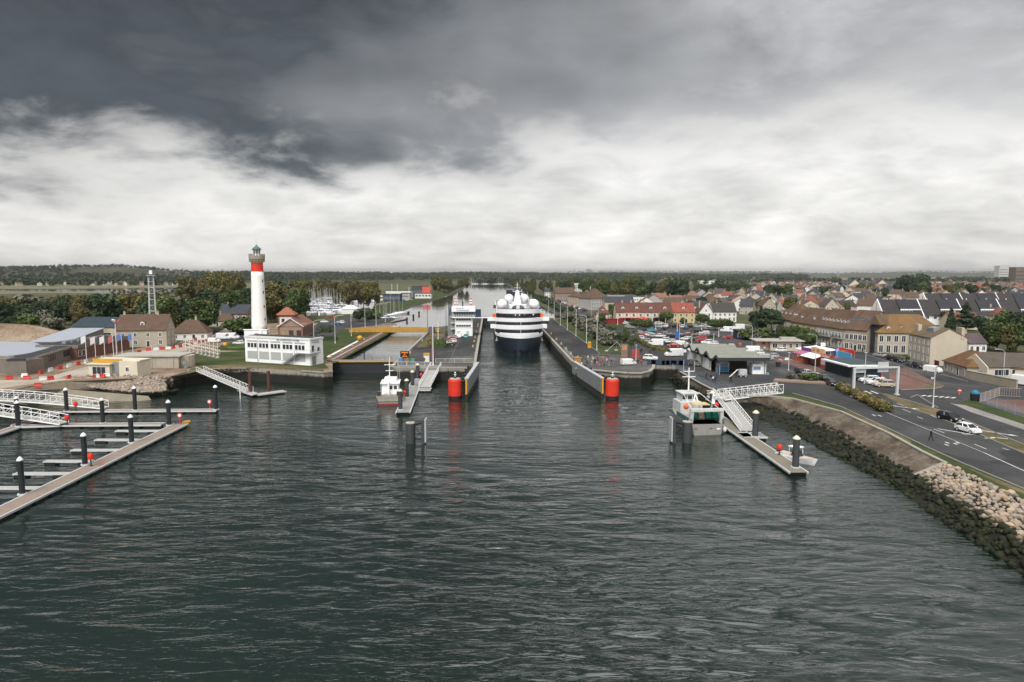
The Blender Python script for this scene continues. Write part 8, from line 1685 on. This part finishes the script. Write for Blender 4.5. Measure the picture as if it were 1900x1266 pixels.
for i in range(16): x = 875+i*3.8; b = MB(); b.loft([[(-4, -1.5, 0), (4, -1, 0), (4, 1, 0), (-4, 1.5, 0)], [(-4, -1.8, 1.5), (5, -1, 1.8), (5, 1, 1.8), (-4, 1.8, 1.5)]]); b.tube((0, 0, 1), (0, 0, q.uniform(11, 17)), .18, 5); tag(b.build('far_yacht', WHITE, None, G(x, 527.3, KZ), R(q.uniform(0, 360))), nth(i+1)+' tiny yacht from the left at the far end of the canal', 'yacht', 'yachts at the far end of the canal')
for i in range(9): x, y = 946+i*7.5, 541+i*1.1; b = MB(); b.loft([[(-5, -1.5, 0), (5, -1, 0), (5, 1, 0), (-5, 1.5, 0)], [(-5, -1.8, 1.6), (6, -1, 2.0), (6, 1, 2.0), (-5, 1.8, 1.6)]]); b.box(-3, 2, -1.2, 1.2, 1.6, 3.4); b.tube((0, 0, 3), (0, 0, q.uniform(7, 12)), .12, 5); tag(b.build('quay_boat', [WHITE, WHITE, BLUEP][i % 3], None, L(37.0, 620+i*60, KZ), R(90)), nth(i+1)+' small boat from the far end along the right canal quay', 'boat', 'boats along the right canal quay')
# ---------------------------------------------------------------- hills and far woods
def hill(name, Y0, Yp, Y1, prof, a0, a1, m, na=90, ny=14, seed=1):
    r = np.random.default_rng(seed); b = MB(); ph = r.uniform(0, 6.28, 6); xs_ = [p_[0] for p_ in prof]; ys_ = [p_[1] for p_ in prof]; hh = {}
    for i in range(na+1):
        px = a0+(a1-a0)*i/na; top = np.interp(px, xs_, ys_); hz = 26+(507-top)*Yp/F; hz += sum(math.sin(px*.013*(k+1)*1.7+ph[k])*1.6/(k+1) for k in range(6))*Yp/3300
        for j in range(ny+1):
            f = j/ny; Yv = Y0+(Y1-Y0)*f; fp = (Yp-Y0)/(Y1-Y0); g = math.sin(math.pi/2*min(1, f/fp))**1.6 if f <= fp else math.cos(math.pi/2*(f-fp)/(1-fp))
            b.v.append(((px-950)/F*Yv, Yv, -.5+max(0, hz)*g+r.normal()*.4*g))
    for i in range(na):
        for j in range(ny): s = ny+1; b.f.append((i*s+j, (i+1)*s+j, (i+1)*s+j+1, i*s+j+1)); b.m.append(0)
    o = struct(name, b, m, smooth=True); return np.array(b.v).reshape(na+1, ny+1, 3)
HILLM = mat_ground('hill_fields', [(.018, .026, .012), (.030, .040, .018), (.060, .058, .030), (.11, .085, .06)], .0042, .02)
g1 = hill('left_hill', 1750, 3300, 4600, [(-900, 500), (-100, 500), (0, 500), (60, 498), (130, 496), (200, 497), (235, 495), (300, 502), (360, 506), (440, 508.5), (560, 511)], -900, 560, HILLM)
g2 = hill('far_hills', 5200, 8200, 11500, [(-900, 503), (300, 507), (600, 508.5), (750, 508), (860, 506), (960, 507), (1060, 506), (1200, 504.5), (1300, 505), (1500, 507.5), (1700, 505), (1800, 506), (2400, 505)], -900, 2700, mat_ground('far_hill_fields', [(.02, .03, .018), (.04, .05, .03), (.09, .085, .05)], .002, .01), seed=2)
g3 = hill('middle_rise', 2300, 3000, 4200, [(400, 511), (560, 510.5), (700, 510), (850, 510.5), (1000, 511), (1150, 511.5), (1300, 513), (1500, 514)], 400, 1500, HILLM, seed=3)
sheet('stubble_field', [(1380, 519.5), (1560, 517), (1830, 514.5), (2100, 515), (2100, 520), (1820, 521.5), (1560, 523), (1400, 523)], .3, mat_ground('stubble', [(.17, .15, .085), (.23, .195, .115), (.27, .23, .14)], .004, .03))
sheet('sports_field', [(1245, 549), (1300, 547), (1330, 545), (1300, 553), (1250, 554)], .3, GRASS); sheet('airfield_grass', [(1270, 524), (1400, 522), (1400, 527), (1270, 529)], .3, mat_ground('pale_grass', [(.08, .10, .04), (.12, .13, .06)], .01, .05))
sheet('far_meadow', [(700, 541), (800, 537), (815, 531), (700, 530)], .2, mat_ground('meadow', [(.07, .085, .035), (.11, .11, .05)], .01, .05))
def far_wood(name, pts, hr, label, mat='far', seed=3, n=26):
    """a distant wood that reads as one mass: clumps of leaf faces for every tree, joined"""
    r = np.random.default_rng(seed); src = []
    for k in range(5):
        m_ = crown_mesh('tmp', LEAF[mat], lobes_round(.5, .8, .12, 7, seed+k), n, .2, seed+k); src.append(np.array([v.co[:] for v in m_.vertices])); bpy.data.meshes.remove(m_)
    V = []
    for p_ in pts: s = r.uniform(*hr); wv = s*r.uniform(.8, 1.25); V.append(src[r.integers(5)]*np.array([wv, wv, s])+np.array(p_))
    V = np.concatenate(V); n4 = len(V)//4; fa = np.arange(n4)*4; tri = np.stack([np.stack([fa, fa+1, fa+2], 1), np.stack([fa, fa+2, fa+3], 1)], 1).reshape(-1, 3)
    me = bpy.data.meshes.new(name); me.vertices.add(len(V)); me.vertices.foreach_set('co', V.ravel()); me.loops.add(tri.size); me.loops.foreach_set('vertex_index', tri.ravel()); me.polygons.add(len(tri)); me.polygons.foreach_set('loop_start', np.arange(len(tri))*3); me.materials.append(LEAF[mat]); me.update(calc_edges=True)
    return tag(put(name, me), label, 'wood', None, 'stuff')
def on(g, n, f0, f1, seed, keep=None):
    r = np.random.default_rng(seed); out = []
    while len(out) < n:
        i, j = r.integers(g.shape[0]-1), int(f0+(f1-f0)*r.random()); a, b_ = r.random(2); p_ = g[i, j]*(1-a)*(1-b_)+g[i+1, j]*a*(1-b_)+g[i, j+1]*(1-a)*b_+g[i+1, j+1]*a*b_
        if keep is None or keep(p_): out.append(tuple(p_))
    return out
nz = lambda p_, k: math.sin(p_[0]/k+1.3)+math.sin(p_[1]/k*1.3+.4)+math.sin((p_[0]+p_[1])/k*.6)
far_wood('left_hill_wood', on(g1, 2600, 1, 9, 5, lambda p_: nz(p_, 170) > -.1 or p_[1] < 2250)+on(g1, 500, 7, 9, 6), (9, 17), 'dark woods covering the left hill', seed=3)
far_wood('middle_wood', on(g3, 2400, 1, 7, 7), (9, 16), 'bluish wooded rise across the middle distance', seed=9)
far_wood('far_hill_wood', on(g2, 2200, 3, 8, 8, lambda p_: nz(p_, 420) > 0), (12, 22), 'faint woods on the far hills', seed=12, n=14)
def scat(n, xr, yr, seed, keep=None):
    r = np.random.default_rng(seed); out = []
    while len(out) < n:
        x, y = r.uniform(*xr), r.uniform(*yr)
        if keep is None or keep(x, y): p_ = G(x, y); out.append((p_.x, p_.y, 0))
    return out
far_wood('plain_wood', scat(900, (420, 870), (514.5, 521), 3)+scat(500, (985, 1250), (514, 522), 4)+scat(400, (-100, 330), (525, 531), 6)+scat(420, (1250, 1900), (514, 530), 7, lambda x, y: y > 523 or x < 1400)+scat(260, (1760, 1960), (519, 527), 8)+scat(120, (880, 960), (524, 526.8), 9), (8, 16), 'hedgerows and woods on the distant plain', seed=14, n=34)
far_wood('canal_bank_bushes', [tuple(L(-53-random.random()*8, v)) for v in np.linspace(880, 1690, 200)]+[tuple(L(45+random.random()*6, v)) for v in np.linspace(430, 1690, 260)]+scat(160, (200, 480), (541, 556), 10), (2.0, 5), 'low bushes along both banks of the canal', seed=15, n=40)
far_wood('scrub', scat(700, (-60, 300), (556, 592), 11), (2.5, 5.5), 'brownish scrub between the left bank trees', 'autumn', 16, 40)
# far roofs: houses too small to tell apart
def far_roofs(n, xr, yr, seed, label):
    r = random.Random(seed); b = MB()
    for _ in range(n):
        p_ = G(r.uniform(*xr), r.uniform(*yr)); a = r.uniform(0, 3.14); W, D, H, Rh = r.uniform(8, 16), r.uniform(7, 10), r.uniform(4, 6.5), r.uniform(2.5, 4); c_, s_ = math.cos(a), math.sin(a); T = lambda x, y, z: (p_.x+x*c_-y*s_, p_.y+x*s_+y*c_, z)
        v = [T(-W/2, -D/2, 0), T(W/2, -D/2, 0), T(W/2, D/2, 0), T(-W/2, D/2, 0), T(-W/2, -D/2, H), T(W/2, -D/2, H), T(W/2, D/2, H), T(-W/2, D/2, H), T(-W/2, 0, H+Rh), T(W/2, 0, H+Rh)]
        b.add(v, [(0, 1, 5, 4), (2, 3, 7, 6), (1, 2, 6, 9, 5), (3, 0, 4, 8, 7)], r.choice([0, 0, 1])); b.add(v, [(4, 5, 9, 8), (6, 7, 8, 9)], r.choice([2, 2, 3, 4]))
    o = b.build('far_houses', [M('far_wall_white', (.5, .49, .46), .9, .1), M('far_wall_cream', (.40, .34, .27), .9, .1), M('far_roof_brown', (.10, .06, .045), .9, .2), M('far_roof_slate', (.05, .055, .065), .9, .2), M('far_roof_red', (.15, .07, .052), .9, .2)]); return tag(o, label, 'houses', None, 'stuff')
far_roofs(520, (1395, 1950), (523, 539), 5, 'far housing estate whose roofs merge towards the fields'); far_roofs(70, (1230, 1420), (514, 524), 6, 'distant sheds and houses on the plain'); far_roofs(60, (-60, 330), (529, 531), 7, 'faint houses at the foot of the left hill')
# far landmarks
def block(px, pyb, pyt, wpx, Yd, D, col, label, nm='tower_block', cat='building'):
    p = A(px, pyb, Yd); z1 = zat(pyt, Yd); W = wpx*Yd/F; t = thing(nm, label, cat, (p.x, Yd, 0)); b = MB(); b.box(-W/2, W/2, 0, D, -5, z1); o = b.build('wall', FAC, t); o.color = (*col, 1)
    b = MB(); b.box(-W/2-.3, W/2+.3, -.3, D+.3, z1, z1+1.2); b.build('parapet', FAC, t).color = (*[c*.8 for c in col], 1)
    for k in range(max(1, int(z1/9))): b = MB(); b.box(-W/2+1, W/2-1, -.2, 0, 4+k*8, 6+k*8); b.build('window_band', GLASS, t)
    return t
block(1862, 515, 494, 17, 2300, 25, (.50, .49, .48), 'pale high-rise block on the right horizon'); block(1893, 522, 497, 18, 1500, 22, (.16, .12, .10), 'dark brick high-rise at the right edge'); block(1092, 507, 499, 7, 8000, 40, (.30, .32, .34), 'tall grey factory silo on the horizon'); block(1076, 507, 503, 8, 8000, 40, (.28, .30, .32), 'broad factory hall on the horizon'); block(1097.5, 507, 501, 4, 8050, 40, (.30, .32, .34), 'narrow factory tower beside the silo'); block(944, 507, 501, 2, 6000, 12, (.30, .30, .32), 'thin water tower above the canal end')
block(1243, 507, 502.5, 3, 7000, 20, (.35, .36, .38), 'small water tower on the far ridge'); block(1066, 507, 497.5, 1.0, 8000, 8, (.3, .3, .3), 'slim factory chimney on the horizon', 'chimney_tower'); block(1695, 509, 503.5, 1.4, 6000, 8, (.3, .3, .32), 'slender church tower on the right horizon', 'church_tower'); block(1686, 509, 503.8, 1.2, 6000, 8, (.3, .3, .32), 'second slender tower on the right horizon', 'church_tower'); block(1556, 511, 504.5, 3, 6000, 20, (.35, .36, .38), 'small block on the right horizon ridge')
for i, (x, y, w_) in enumerate(((1203, 520, 24), (1240, 518, 26), (1280, 516, 30), (1300, 528, 34), (1330, 525, 26), (1145, 528, 10), (1385, 519, 20), (1258, 524, 20))): p, rz, W = front(G(x, y), G(x+w_, y)); house('far_shed', nth(i+1)+' pale shed from the front on the plain beyond the park', 'shed', p, rz, W, 30, 9, .5, 'white' if i != 5 else (.05, .08, .3), CR['slate'], 'flat', 'pale sheds on the plain', chims=(), rows=((4, 2),), cols=4, ww=6, door=False)
# ---------------------------------------------------------------- haze
b = MB(); b.box(-16000, 16000, -500, 14500, -10, 88); o = b.build('haze', [])
tag(o, kind='stuff'); hm = bpy.data.materials.new('haze'); hm.use_nodes = True; hn = hm.node_tree; hn.nodes.clear(); pv = hn.nodes.new('ShaderNodeVolumePrincipled'); pv.inputs['Color'].default_value = (.96, .98, 1, 1); pv.inputs['Density'].default_value = 8.5e-5; pv.inputs['Anisotropy'].default_value = .86
ho = hn.nodes.new('ShaderNodeOutputMaterial'); hn.links.new(pv.outputs[0], ho.inputs['Volume']); o.data.materials.append(hm)
